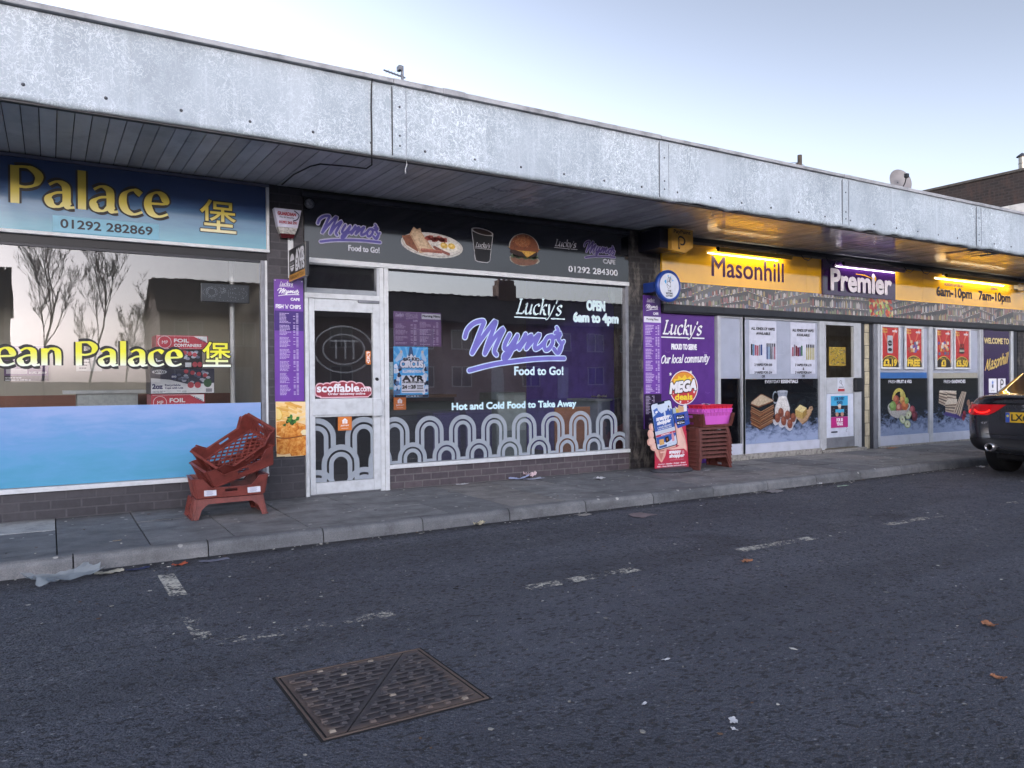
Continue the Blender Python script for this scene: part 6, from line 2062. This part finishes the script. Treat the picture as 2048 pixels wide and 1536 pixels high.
b = MB(); b.tube([(0, 0, 0), (0, 0, 15.85)], [.22, .14], M('#3a342f', .9, 0, .2, 3), 10); b.build('shaft', up)
b = MB(); b.box(-.3, -.12, -.1, .1, 14.9, 15.3, M('#3a342f', .8)); b.build('cable_box', up)
b = MB()
for ex, ez in ((-14, -2.0), (-10, -4.2), (-6.5, -4.5), (9, -3.2), (6, -5), (4, -5.4), (12, -2.2)):
    b.tube([(ex*k/8, 2*k/8, 15.4+ez*k/8-.5*math.sin(k/8*math.pi)*.4) for k in range(9)], .016, M('#26262a', .8), 4, False)
b.build('wire', up)
BRICK_D = brick_mat('soot_dark_brick', '#2a2524', '#3a302d', '#3e3836', .8, .225, .075, '#3f302b', .010)
eb = thing('end_building', 'taller dark brick building with a stepped flat top beyond the grocery', 'building')
b = MB(); b.box(20, 31, -1.2, 3.95, -.1, 6.12, BRICK_D); b.build('wall', eb)
b = MB(); b.box(19.96, 31.1, -1.25, 4.0, 6.121, 6.18, M('#4a4642', .9)); b.build('coping', eb)
b = MB(); b.box(19.86, 19.99, -1.2, 1.95, 5.05, 5.32, M('#c3c1bd', .6)); b.box(19.97, 19.995, -1.2, 1.9, 4.0, 5.049, M('#b5b1a8', .7)); b.build('white_fascia', eb)
b = MB()
b.lathe([(.078, 0), (.078, .36)], M('#9a948a', .35, .7, .2, 5), (20.3, 1.66, 6.18), (0, 0, 1), 18); b.lathe([(.085, 0), (.085, .02)], M('#77736d', .35, .7), (20.3, 1.66, 6.36), (0, 0, 1), 18)
b.lathe([(.125, .36), (.12, .375), (.02, .45), (.001, .455)], M('#4d5058', .4, .5), (20.3, 1.66, 6.18), (0, 0, 1), 20); b.tube([(20.24, 1.6, 6.5), (20.24, 1.6, 6.56)], .006, BLK, 4); b.tube([(20.36, 1.72, 6.5), (20.36, 1.72, 6.56)], .006, BLK, 4)
b.build('flue', eb)

# ------------------------------------------------------------------ parked car (rear corner in view)
car = thing('parked_car', 'dark saloon car parked at the kerb with red tail lamps lit', 'car', (10.02, -3.20, RZ))
PAINT = NT('dark_navy_car_paint')
PAINT.base(PAINT.ramp(PAINT.noise(PAINT.coord(), 3, 6, .65), [(.35, lin('#1a1c23')), (.6, lin('#25272e')), (.8, lin('#3a3b40'))]))
PAINT.rough(PAINT.ramp(PAINT.noise(PAINT.coord(), 5, 5), [(.4, (.14, .14, .14)), (.7, (.34, .34, .34))])); PAINT.p.inputs['Coat Weight'].default_value = .6
PAINT.p.inputs['Coat Roughness'].default_value = .08
PAINT = PAINT.m
def loft(stations):
    b = MB(); b.smooth = True
    rows = []
    for x, w, zb, zs, zt, tw in stations:
        half = [(0, zb), (w*.72, zb), (w*.95, zb+.07), (w, zb+.22), (w*1.0, (zb+zs)/2+.08), (w*.975, zs-.05), (w*.93, zs), (tw, zt-.012), (tw*.6, zt), (0, zt)]
        rows.append([(x, -y, z) for y, z in half]+[(x, y, z) for y, z in half[-2:0:-1]])
    b.grid(rows, PAINT, close_u=True)
    b.face(rows[0][::-1], PAINT); b.face(rows[-1], PAINT)
    return b
body_mb = loft([(.05, .50, .40, .90, 1.00, .45), (.0, .60, .42, .93, 1.02, .56), (.03, .70, .36, .95, 1.055, .60), (.12, .78, .32, .96, 1.06, .64), (.30, .855, .29, .965, 1.065, .68), (.52, .905, .26, .968, 1.068, .71), (.8, .94, .25, .97, 1.07, .72), (1.3, .942, .24, .965, 1.05, .74), (2.4, .942, .24, .94, 1.0, .76),
                (3.5, .938, .24, .90, .98, .74), (4.2, .92, .25, .82, .90, .68), (4.7, .82, .28, .70, .78, .6), (4.92, .62, .36, .60, .66, .5)])
body = body_mb.build('body', car)
md = body.modifiers.new('smooth', 'SUBSURF'); md.levels = 2; md.render_levels = 2
dg = bpy.context.evaluated_depsgraph_get()
me = bpy.data.meshes.new_from_object(body.evaluated_get(dg))
body.modifiers.clear()
body.data = me
tree = BVHTree.FromPolygons([v.co.copy() for v in me.vertices], [tuple(p.vertices) for p in me.polygons])
def patch(name, parent, outline, mat, lift=.006, nx_=14, nz_=8, smooth=True, th=None):
    """a panel that follows the car's tail: outline rows are (z, y_left, y_right), thrown forward onto the body"""
    b = MB(); b.smooth = smooth
    rows = []
    zs_ = [o_[0] for o_ in outline]
    for j in range(nz_+1):
        z = zs_[0]+(zs_[-1]-zs_[0])*j/nz_
        for k in range(len(outline)-1):
            if outline[k][0] <= z <= outline[k+1][0]+1e-9:
                t_ = (z-outline[k][0])/max(1e-9, outline[k+1][0]-outline[k][0])
                ya = outline[k][1]+(outline[k+1][1]-outline[k][1])*t_
                yb = outline[k][2]+(outline[k+1][2]-outline[k][2])*t_
                break
        row = []
        for i in range(nx_+1):
            y = ya+(yb-ya)*i/nx_
            hit = tree.ray_cast(Vector((-1, y, z)), Vector((1, 0, 0)))
            if hit[0] is None:
                row.append(row[-1] if row else Vector((.3, y, z)))
            else:
                row.append(hit[0]+hit[1]*lift if hit[1].x < 0 else hit[0]-hit[1]*lift)
        rows.append(row)
    b.grid(rows, mat)
    return b.build(name, parent)
LAMP = NT('lit_tail_lamp')
LAMP.base(lin('#8a0f16')); LAMP.rough(.08); LAMP.p.inputs['Emission Color'].default_value = lin('#d01018'); LAMP.p.inputs['Emission Strength'].default_value = .05
LAMP = LAMP.m
for sg in (1, -1):
    def Y(a, c):
        return (a, c) if sg > 0 else (-a, -c)
    tl = patch('tail_lamp', car, [(.80, *Y(.88, .50)), (.83, *Y(.885, .43)), (.87, *Y(.885, .37)), (.925, *Y(.88, .30)), (.935, *Y(.875, .28))], LAMP, .008, 22, 8)
    for yy, w_ in ((.77, .05), (.56, .08)):
        for kk in range(1):
            b = MB(); b.smooth = True
            pts = []
            for i in range(15):
                a = R(200+140*i/14)
                y, z = yy+w_*math.cos(a)*1.1, .885+.055*math.sin(a)
                hit = tree.ray_cast(Vector((-1, sg*y, z)), Vector((1, 0, 0)))
                if hit[0]:
                    pts.append(hit[0]+Vector((-.010, 0, 0)))
            b.tube(pts, .009, emis('#ff2018', .5), 6)
            b.build('light_guide', tl)
    ex = MB(); ex.lathe([(.045, .0), (.05, -.01), (.055, .0), (.052, .10), (.040, .10), (.038, .0), (.045, .0)], M('#9a9a9c', .2, .9), (-.0, sg*.42, .41), (-1, 0, 0), 22); ex.lathe([(.001, .0), (.04, .0)], BLK, (.03, sg*.42, .41), (-1, 0, 0), 22)
    ex.build('exhaust_pipe', car)
patch('boot_trim', car, [(.935, -.50, .50), (.955, -.52, .52)], M('#0c0c10', .15), .012, 24, 2)
patch('diffuser', car, [(.36, -.80, .80), (.42, -.82, .82), (.50, -.80, .80)], M('#16171a', .55, 0, .2, 8), .010, 26, 4)
patch('bumper_crease', car, [(.505, -.84, .84), (.515, -.84, .84)], M('#060608', .4), .006, 26, 1)
patch('shut_line', car, [(.56, -.52, .52), (.568, -.52, .52)], M('#050507', .6), .004, 20, 1)
pl = MB(); pl.box(-.020, -.008, -.265, .265, .72, .845, M('#c9a227', .35, 0, .05, 8), .004); pl.frame((-.0205, 0, 0), (0, -1, 0), (0, 0, 1), (-1, 0, 0))
pl.rect(-.262, .722, -.215, .843, PR('#2a4a9a'), 1); pl.ell(-.238, .80, .014, .014, PR('#c9c04a'), 2)
pl.text('LX65', -.195, .745, .03, .822, K_, 1, .05)
pl.build('number_plate', car)
lg = MB(); lg.frame((-.016, 0, 0), (0, -1, 0), (0, 0, 1), (-1, 0, 0))
CH = M('#b9babd', .2, .9)
lg.text('JAGUAR', -.085, .868, .085, .886, CH, 1, .06); lg.text('XF', .0, .0, .01, .01, CH, 1)
lg.poly([(-.085, .925), (-.05, .94), (.02, .93), (.08, .942), (.05, .925), (.085, .905), (.03, .918), (-.03, .912), (-.075, .90), (-.05, .918)], CH, 1)
lg.build('badge', car)
lg = MB(); lg.frame((.0, 0, 0), (0, -1, 0), (0, 0, 1), (-1, 0, 0))
hit = tree.ray_cast(Vector((-1, .55, .70)), Vector((1, 0, 0)))
lg.frame((hit[0].x-.006, 0, 0), (0, -1, 0), (0, 0, 1), (-1, 0, 0))
lg.text('XF', -.60, .69, -.50, .714, CH, 1, .06); lg.build('badge', car)
GLC = M('#0d1013', .03, 0, .1, 4, 0, .9)
gh = MB(); gh.smooth = True
rows = []
for x, w, z in ((.42, .66, 1.052), (.60, .70, 1.10), (1.15, .64, 1.36), (1.6, .60, 1.44), (2.3, .60, 1.455), (2.9, .60, 1.41), (3.75, .68, .99)):
    zb = min(z, 1.0)
    rows.append([(x, -w*1.13, zb), (x, -w*1.0, z-.05 if z > 1.06 else z-.01), (x, -w*.82, z), (x, 0, z+.018), (x, w*.82, z), (x, w*1.0, z-.05 if z > 1.06 else z-.01), (x, w*1.13, zb)])
gh.grid(rows[2:6], PAINT)
gh.smooth = False
gh.build('roof', car)
def gpatch(name, r_, cols, mat):
    b = MB(); b.smooth = True
    b.grid([[rows[i][j] for j in cols] for i in r_], mat)
    return b.build(name, car)
gpatch('rear_window', (0, 1, 2), (1, 2, 3, 4, 5), GLC); gpatch('windscreen', (5, 6), (1, 2, 3, 4, 5), GLC)
for c_ in ((0, 1), (5, 6)):
    gpatch('side_window', (0, 1, 2, 3, 4, 5, 6), c_, GLC)
for x_ in (1.08, 4.02):
    for sg in (-1, 1):
        b = MB(); b.lathe([(.001, .0), (.2, .0), (.23, .01), (.31, .015), (.335, .0), (.337, -.2), (.30, -.22), (.001, -.22)], M('#121214', .7, 0, .15, 12), (x_, sg*.90, .337), (0, sg, 0), 30)
        w_ = b.build('tyre', car)
        b = MB(); b.lathe([(.001, .012), (.05, .014), (.06, .004), (.21, .008), (.225, .016)], M('#7d7f83', .3, .8), (x_, sg*.902, .337), (0, sg, 0), 20); b.build('rim', w_)
b = MB(); b.box(.7, 4.6, -.74, .74, .18, .34, BLK, .03); b.build('underbody', car)

# ------------------------------------------------------------------ inside the shop windows
ct = thing('counter', 'white takeaway counter behind the blue film window', 'counter', (.52, 1.5, .03))
b = MB(); b.box(-.40, .40, -.02, .02, 1.045, 1.078, M('#c0c4c6', .4)); b.box(-.40, .40, .02, .6, 1.045, 1.078, M('#c0c4c6', .4)); b.build('top', ct)
b = MB(); b.box(-.27, .31, .02, .55, 0, 1.044, M('#aab0b0', .8, 0, .08, 25, .5)); b.build('front', ct)
FOILR = PR('#b22f42', .35)
def goods(name, label, x0, x1, y0, y1, z0, z1, kind):
    b = MB()
    if kind == 'foil':
        b.box(x0, x1, y0, y1, z0, z1, FOILR, .004); b.frame((0, y0-.0005, 0)); h = z1-z0; w = x1-x0
        b.ring(x0+.16*w, z0+.5*h, .06, .064, W_, 1); b.text('MP', x0+.11*w, z0+.36*h, x0+.22*w, z0+.6*h, W_, 1); b.text('FOIL', x0+.34*w, z0+.5*h, x0+.62*w, z0+.74*h, W_, 1, .06); b.text('CONTAINERS', x0+.34*w, z0+.18*h, x0+.86*w, z0+.38*h, W_, 1, .06)
        b.poly([(x0+.70*w, z0+.96*h), (x1-.01, z0+.96*h), (x1-.01, z0+.5*h)], W_, 1); b.text('1000', x0+.80*w, z0+.74*h, x0+.95*w, z0+.86*h, PR('#28305c'), 2, .05, slope=-.5)
        for a, c, e, f_ in ((.02, .98, .03, .05), (.02, .98, .94, .96)):
            b.rect(x0+a*w, z0+e*h, x0+c*w, z0+f_*h, W_, .8)
    else:
        b.box(x0, x1, y0, y1, z0, z1, PR('#2c2f45' if kind == 'cups' else '#1d1d24', .35), .004); b.frame((0, y0-.0005, 0)); h = z1-z0; w = x1-x0
        rnd = random.Random(int(z0*100))
        for k in range(22):
            b.ell(x0+rnd.uniform(.42, .92)*w, z0+rnd.uniform(.45, .9)*h, .022, .014, PR(rnd.choice(['#8a8fa5', '#5a5f78', '#b5b9c8'])), 1+k*.03, n=10)
        for k in range(4):
            b.ell(x0+(.55+.1*k)*w, z0+(.88-.05*k)*h, .022, .022, PR('#b5404c'), 2, n=12)
        if kind == 'cups':
            b.poly([(x0+.005, z0+.005), (x1-.005, z0+.005), (x1-.005, z0+.42*h), (x0+.6*w, z0+.36*h), (x0+.3*w, z0+.55*h), (x0+.005, z0+.62*h)], W_, 1.5)
            b.ell(x0+.14*w, z0+.86*h, .07, .022, W_, 2); b.text('SATCO', x0+.06*w, z0+.81*h, x0+.22*w, z0+.91*h, K_, 3, .06)
            b.text('2oz', x0+.03*w, z0+.2*h, x0+.18*w, z0+.38*h, PR('#3a3a66'), 2, .08); b.text('Recyclable', x0+.22*w, z0+.28*h, x0+.46*w, z0+.38*h, PR('#3a3a66'), 2, .04); b.text('Cups with Lids', x0+.22*w, z0+.17*h, x0+.50*w, z0+.27*h, PR('#3a3a66'), 2, .04)
            b.ell(x0+.36*w, z0+.68*h, .032, .032, PR('#1f2c5c'), 2); b.text('800', x0+.325*w, z0+.64*h, x0+.395*w, z0+.71*h, W_, 3, .06)
            for k in (.62, .73):
                b.ell(x0+k*w, z0+.34*h, .032, .032, PR('#b5404c'), 2)
            b.ell(x0+.89*w, z0+.42*h, .04, .045, PR('#2f5a3a'), 2); b.rect(x0+.86*w, z0+.06*h, x0+.96*w, z0+.2*h, PR('#8a8a94'), 2); microtext(b, x0+.03*w, x0+.55*w, z0+.05*h, z0+.14*h, 2, PR('#5a5f78'), 2, True, 3, .4)
        else:
            b.text('2oz', x0+.08*w, z0+.22*h, x0+.22*w, z0+.5*h, W_, 2, .06); b.text('Recyclable Cups', x0+.26*w, z0+.3*h, x0+.5*w, z0+.42*h, W_, 2); b.rect(x0+.66*w, z0+.05*h, x0+.78*w, z0+.3*h, W_, 2)
            for k in (.85, .95):
                b.ell(x0+k*w, z0+.2*h, .024, .028, PR('#b5404c'), 2)
    flat(name, label, 'box', b, 'catering boxes stacked inside the takeaway window')
b = MB(); b.box(.82, 1.52, .70, 1.15, .03, .90, M('#4a4a50', .6), .01)
flat('side_table', 'low dark table under the stacked boxes in the takeaway window', 'table', b)
goods('carton', 'red foil container box at the bottom of the stack, half hidden by the blue film', .877, 1.39, .70, 1.1, .90, 1.066, 'foil')
goods('carton', 'white and navy cup box with round stickers, second in the stack', .872, 1.485, .70, 1.1, 1.070, 1.330, 'cups')
goods('carton', 'dark cup box third in the stack behind the yellow lettering', .88, 1.37, .72, 1.1, 1.334, 1.525, 'dark')
goods('carton', 'red foil container box on top of the stack', .93, 1.43, .72, 1.1, 1.529, 1.672, 'foil')
q = MB(); q.box(-.44, -.01, 2.57, 2.595, 1.22, 1.62, PR('#4a2a5c', .4)); q.frame((0, 2.569, 0)); q.rect(-.42, 1.30, -.22, 1.36, PR('#a9a4ac'), 1); q.text('01292 282869', -.20, 1.30, -.03, 1.325, W_, 1); q.rect(-.44, 1.22, -.01, 1.28, PR('#2a2630'), 1); microtext(q, -.43, -.02, 1.225, 1.275, 2, W_, 2, False, 4, .3)
flat('wall_poster', 'dark purple poster on the back wall inside the takeaway', 'poster', q)
q = MB(); q.box(.27, .54, 2.58, 2.597, 1.33, 1.52, M('#b9b9b6', .6)); q.frame((0, 2.579, 0)); microtext(q, .30, .50, 1.36, 1.5, 4, PR('#55555a'), 1, False, 6, .4)
flat('paper_notice', 'handwritten paper notice on the back wall inside the takeaway', 'notice', q)
q = MB(); q.box(1.31, 1.785, .40, .43, 2.0, 2.19, M('#20242c', .3), .006); q.frame((0, .3995, 0))
q.rect(1.32, 2.01, 1.775, 2.18, PR('#2a303a'), .5)
vs_, fs_, ed_ = font_mesh('OPEN')
b0 = (min(p[0] for p in vs_), max(p[0] for p in vs_), min(p[1] for p in vs_), max(p[1] for p in vs_))
DOT = PR('#9aa2ac')
for p, r_ in ed_:
    for t_ in (0, .5):
        a, c = p[0]+(r_[0]-p[0])*t_, p[1]+(r_[1]-p[1])*t_
        q.ell(1.36+.37*(a-b0[0])/(b0[1]-b0[0]), 2.05+.10*(c-b0[2])/(b0[3]-b0[2]), .0035, .0035, DOT, 1, n=5)
for k in range(34):
    a = 2*math.pi*k/34; q.ell(1.545+.215*math.cos(a), 2.095+.075*math.sin(a), .003, .003, DOT, 1, n=5)
o = flat('open_sign', 'unlit dotted OPEN sign hanging slanted in the takeaway window', 'sign', q)
b = MB(); b.box(-4.9, 2.0, 2.52, 2.598, .03, 1.05, M('#6b4232', .6, 0, .2, 3)); flat('wall_panelling', 'brown wooden panelling along the back wall inside the takeaway', 'panelling', b)
b = MB(); b.tube([(1.64, .55, .03), (1.64, .55, 2.9)], .025, M('#b5b7b9', .5), 8); flat('pipe', 'pale vertical pipe inside the right end of the takeaway window', 'pipe', b)
# cafe interior
cc = thing('counter', 'dark serving counter in the middle of the cafe interior', 'counter', (3.9, 1.6, .03))
b = MB(); b.box(-.35, .9, 0, .5, .93, .97, M('#5a4638', .5), .005); b.build('top', cc)
b = MB(); b.box(-.33, .88, .03, .48, 0, .928, M('#1d1f22', .5)); b.build('front', cc)
for k in range(5):
    b = MB(); b.lathe([(.001, 0), (.032, 0), (.034, .10), (.030, .16), (.012, .20), (.009, .25), (.001, .25)], M(['#8a8478', '#7a4a3a', '#b5b0a4', '#9a8a4a', '#6a7a80'][k], .3), (3.72+.09*k, 1.72, 1.0), (0, 0, 1), 12)
    flat('sauce_bottle', ['grey', 'reddish', 'cream', 'mustard', 'blue-grey'][k]+' sauce bottle on the cafe counter behind the glass', 'bottle', b, 'sauce bottles on the cafe counter')
b = MB(); b.box(6.03, 6.64, 1.0, 1.03, .10, .80, M('#9a6236', .6), .004)
flat('board', 'orange-brown wooden board leaning inside the cafe window', 'board', b)
b = MB(); b.box(5.15, 5.62, 1.1, 1.6, .03, 1.02, M('#6f7c78', .4), .02); b.box(5.17, 5.60, 1.085, 1.099, .5, .98, M('#8b9792', .3), .01)
flat('fridge_cabinet', 'pale grey-green cabinet inside the cafe window', 'cabinet', b)
b = MB(); b.box(6.70, 6.93, .9, 1.5, .03, .88, M('#7f8a9a', .5), .01); b.box(6.62, 6.93, .85, 1.55, .881, .91, M('#9aa0a8', .5), .004)
flat('side_counter', 'grey counter at the right end of the cafe window', 'counter', b)
b = MB(); b.box(4.15, 4.55, 1.0, 1.5, .03, .78, M('#2c2058', .5), .02); b.box(4.65, 5.05, 1.05, 1.5, .03, .80, M('#2a1e55', .5), .02)
flat('drinks_cabinet', 'dark purple cabinet low behind the arched pattern', 'cabinet', b)
scrap('paper_bag', 'torn white paper on the grey counter in the cafe window', 'litter', 6.78, 1.0, .912, .22, .18, TIS, .06, 60, R(20), .5)
b = MB(); b.lathe([(.001, 0), (.10, .02), (.24, .03), (.26, 0), (.24, -.05), (.001, -.05)], M('#44585a', .35), (6.70, .30, 2.37), (0, -1, 0), 32)
flat('wall_fan', 'dark green round fan high in the right corner of the cafe window', 'fan', b)

# ------------------------------------------------------------------ the other side of the street (seen mirrored in the shop windows)
b = MB(); b.box(-45, 80, -24, -19, RZ-.05, RZ+.02, M('#5c5b5a', .9, 0, .15, 2)); struct(b.build('far_pavement'))
HB = brick_mat('brown_house_brick', '#55392f', '#6a483a', '#6f655c', .8, .225, .075)
TILE = M('#3f3836', .85, 0, .2, 14, .4)
UPVC = M('#8f8f8c', .5)
DG = M('#14171a', .06, 0, .1, 3, 0, .8)
def house(x0, x1, label, chim):
    t = thing('brick_house', label, 'house', (0, -38, 0), 0, 'brick houses across the street')
    zo = RZ
    w = MB(); w.box(x0, x1, -7.5, 0, zo, 5.25, HB)
    w.prism([(x0, 0, 5.2), (x0, -3.75, 7.25), (x0, -7.5, 5.2)], (x1-x0, 0, 0), HB); w.build('wall', t)
    r = MB(); r.hexa([(x0-.15, .35, 5.08), (x1+.15, .35, 5.08), (x1+.15, -3.75, 7.30), (x0-.15, -3.75, 7.30), (x0-.15, .35, 5.2), (x1+.15, .35, 5.2), (x1+.15, -3.75, 7.43), (x0-.15, -3.75, 7.43)], TILE)
    r.hexa([(x0-.15, -3.75, 7.30), (x1+.15, -3.75, 7.30), (x1+.15, -7.85, 5.08), (x0-.15, -7.85, 5.08), (x0-.15, -3.75, 7.43), (x1+.15, -3.75, 7.43), (x1+.15, -7.85, 5.2), (x0-.15, -7.85, 5.2)], TILE)
    k = x0
    while k < x1:
        r.box(k, k+.25, -3.95, -3.55, 7.42, 7.50+.03*(int(k*4) % 2), TILE); k += .3
    rf = r.build('roof', t)
    for cx_ in chim:
        c = MB(); c.box(cx_-.75, cx_+.75, -4.2, -3.3, 6.6, 8.4, HB); c.box(cx_-.65, cx_+.65, -4.1, -3.4, 8.4, 8.75, HB)
        for dx in (-.42, 0, .42):
            c.lathe([(.12, 0), (.10, .45), (.12, .5)], M('#7a4a38', .8), (cx_+dx, -3.75, 8.75), (0, 0, 1), 10)
        c.build('chimney', rf)
    n_ = max(2, int((x1-x0)/2.6))
    for i in range(n_):
        cx_ = x0+(x1-x0)*(i+.5)/n_
        for z0, z1 in ((.9, 2.15), (3.4, 4.6)):
            if z0 < 1 and i % 2:
                d = MB(); d.box(cx_-.48, cx_+.48, -.02, .05, zo, 2.1, M('#8a8d90', .5)); d.build('door', t)
                continue
            f = MB(); f.box(cx_-.75, cx_+.75, .0, .06, z0-.08, z0, UPVC); f.box(cx_-.75, cx_+.75, .0, .06, z1, z1+.07, UPVC)
            for xx in (-.75, -.04, .68):
                f.box(cx_+xx, cx_+xx+.07, .0, .055, z0, z1, UPVC)
            fo = f.build('window', t)
            q = MB(); q.box(cx_-.68, cx_+.68, .01, .03, z0, z1, DG); q.build('pane', fo)
    return t
house(5.2, 14.0, 'brick house with stepped ridge tiles, mirrored in the right half of the takeaway window', [])
house(14.02, 22.4, 'long brown brick house mirrored behind the cafe door and posters', [])
house(22.42, 33.5, 'brown brick house with a big three-pot chimney mirrored above the cafe lettering', [29.4])
house(33.52, 46, 'brown brick house mirrored at the right end of the cafe window', [42])
house(46.02, 70, 'brown brick house far along the terrace mirrored in the grocery', [55])
house(-14, -1.9, 'grey-brown house mirrored at the left edge of the takeaway window', [-9])
house(-30, -14.1, 'grey-brown house beyond the left edge of the mirrored street', [-22])
BARK = M('#3a3230', .9, 0, .2, 8)
def bare_tree(x, y, h, seed, label):
    t = thing('bare_tree', label, 'tree', (x, y, RZ), 0, 'bare winter trees across the street')
    rnd = random.Random(seed)
    tr, cr = MB(), MB()
    def grow(mb, p, d, ln, r, lvl):
        n_ = 4 if lvl < 2 else 3
        pts = [p]
        dd = d.copy()
        for k in range(n_):
            dd = (dd+Vector((rnd.gauss(0, .10), rnd.gauss(0, .10), .10 if lvl else .02))).normalized()
            pts.append(pts[-1]+dd*ln/n_)
        mb.tube(pts, [max(.006, r*(1-.55*k/n_)) for k in range(n_+1)], BARK, 7 if lvl == 0 else (4 if lvl < 3 else 3), False)
        if lvl >= 5:
            return
        nb = [7, 5, 4, 4, 3][lvl]
        for k in range(nb):
            f = rnd.uniform(.32 if lvl == 0 else .2, 1.0)
            i = min(n_-1, int(f*n_))
            q = pts[i].lerp(pts[i+1], f*n_-i)
            ax = Vector((rnd.gauss(0, 1), rnd.gauss(0, 1), rnd.gauss(0, .3))).normalized()
            nd = (dd*.9+ax*rnd.uniform(.4, .75)+Vector((0, 0, .18))).normalized()
            grow(tr if lvl == 0 and False else cr, q, nd, ln*rnd.uniform(.42, .62), r*.42, lvl+1)
    grow(tr, Vector((0, 0, 0)), Vector((rnd.gauss(0, .04), rnd.gauss(0, .04), 1)), h*.72, h*.009, 0)
    tr.build('trunk', t); cr.build('crown', t)
bare_tree(-.2, -34, 8.0, 4, 'slender bare birch mirrored left of centre in the takeaway window')
bare_tree(1.5, -34.5, 7.6, 9, 'spreading bare birch mirrored beside the slender one in the takeaway window')
bare_tree(3.4, -36, 5.2, 15, 'low bare tree mirrored next to the house gable in the takeaway window')
# hedge and garden wall behind the trees
b = MB(); b.box(-1.8, 5.1, -37, -36.8, RZ, 1.3, HB)
flat('garden_wall', 'low brick garden wall between the mirrored houses', 'wall', b)
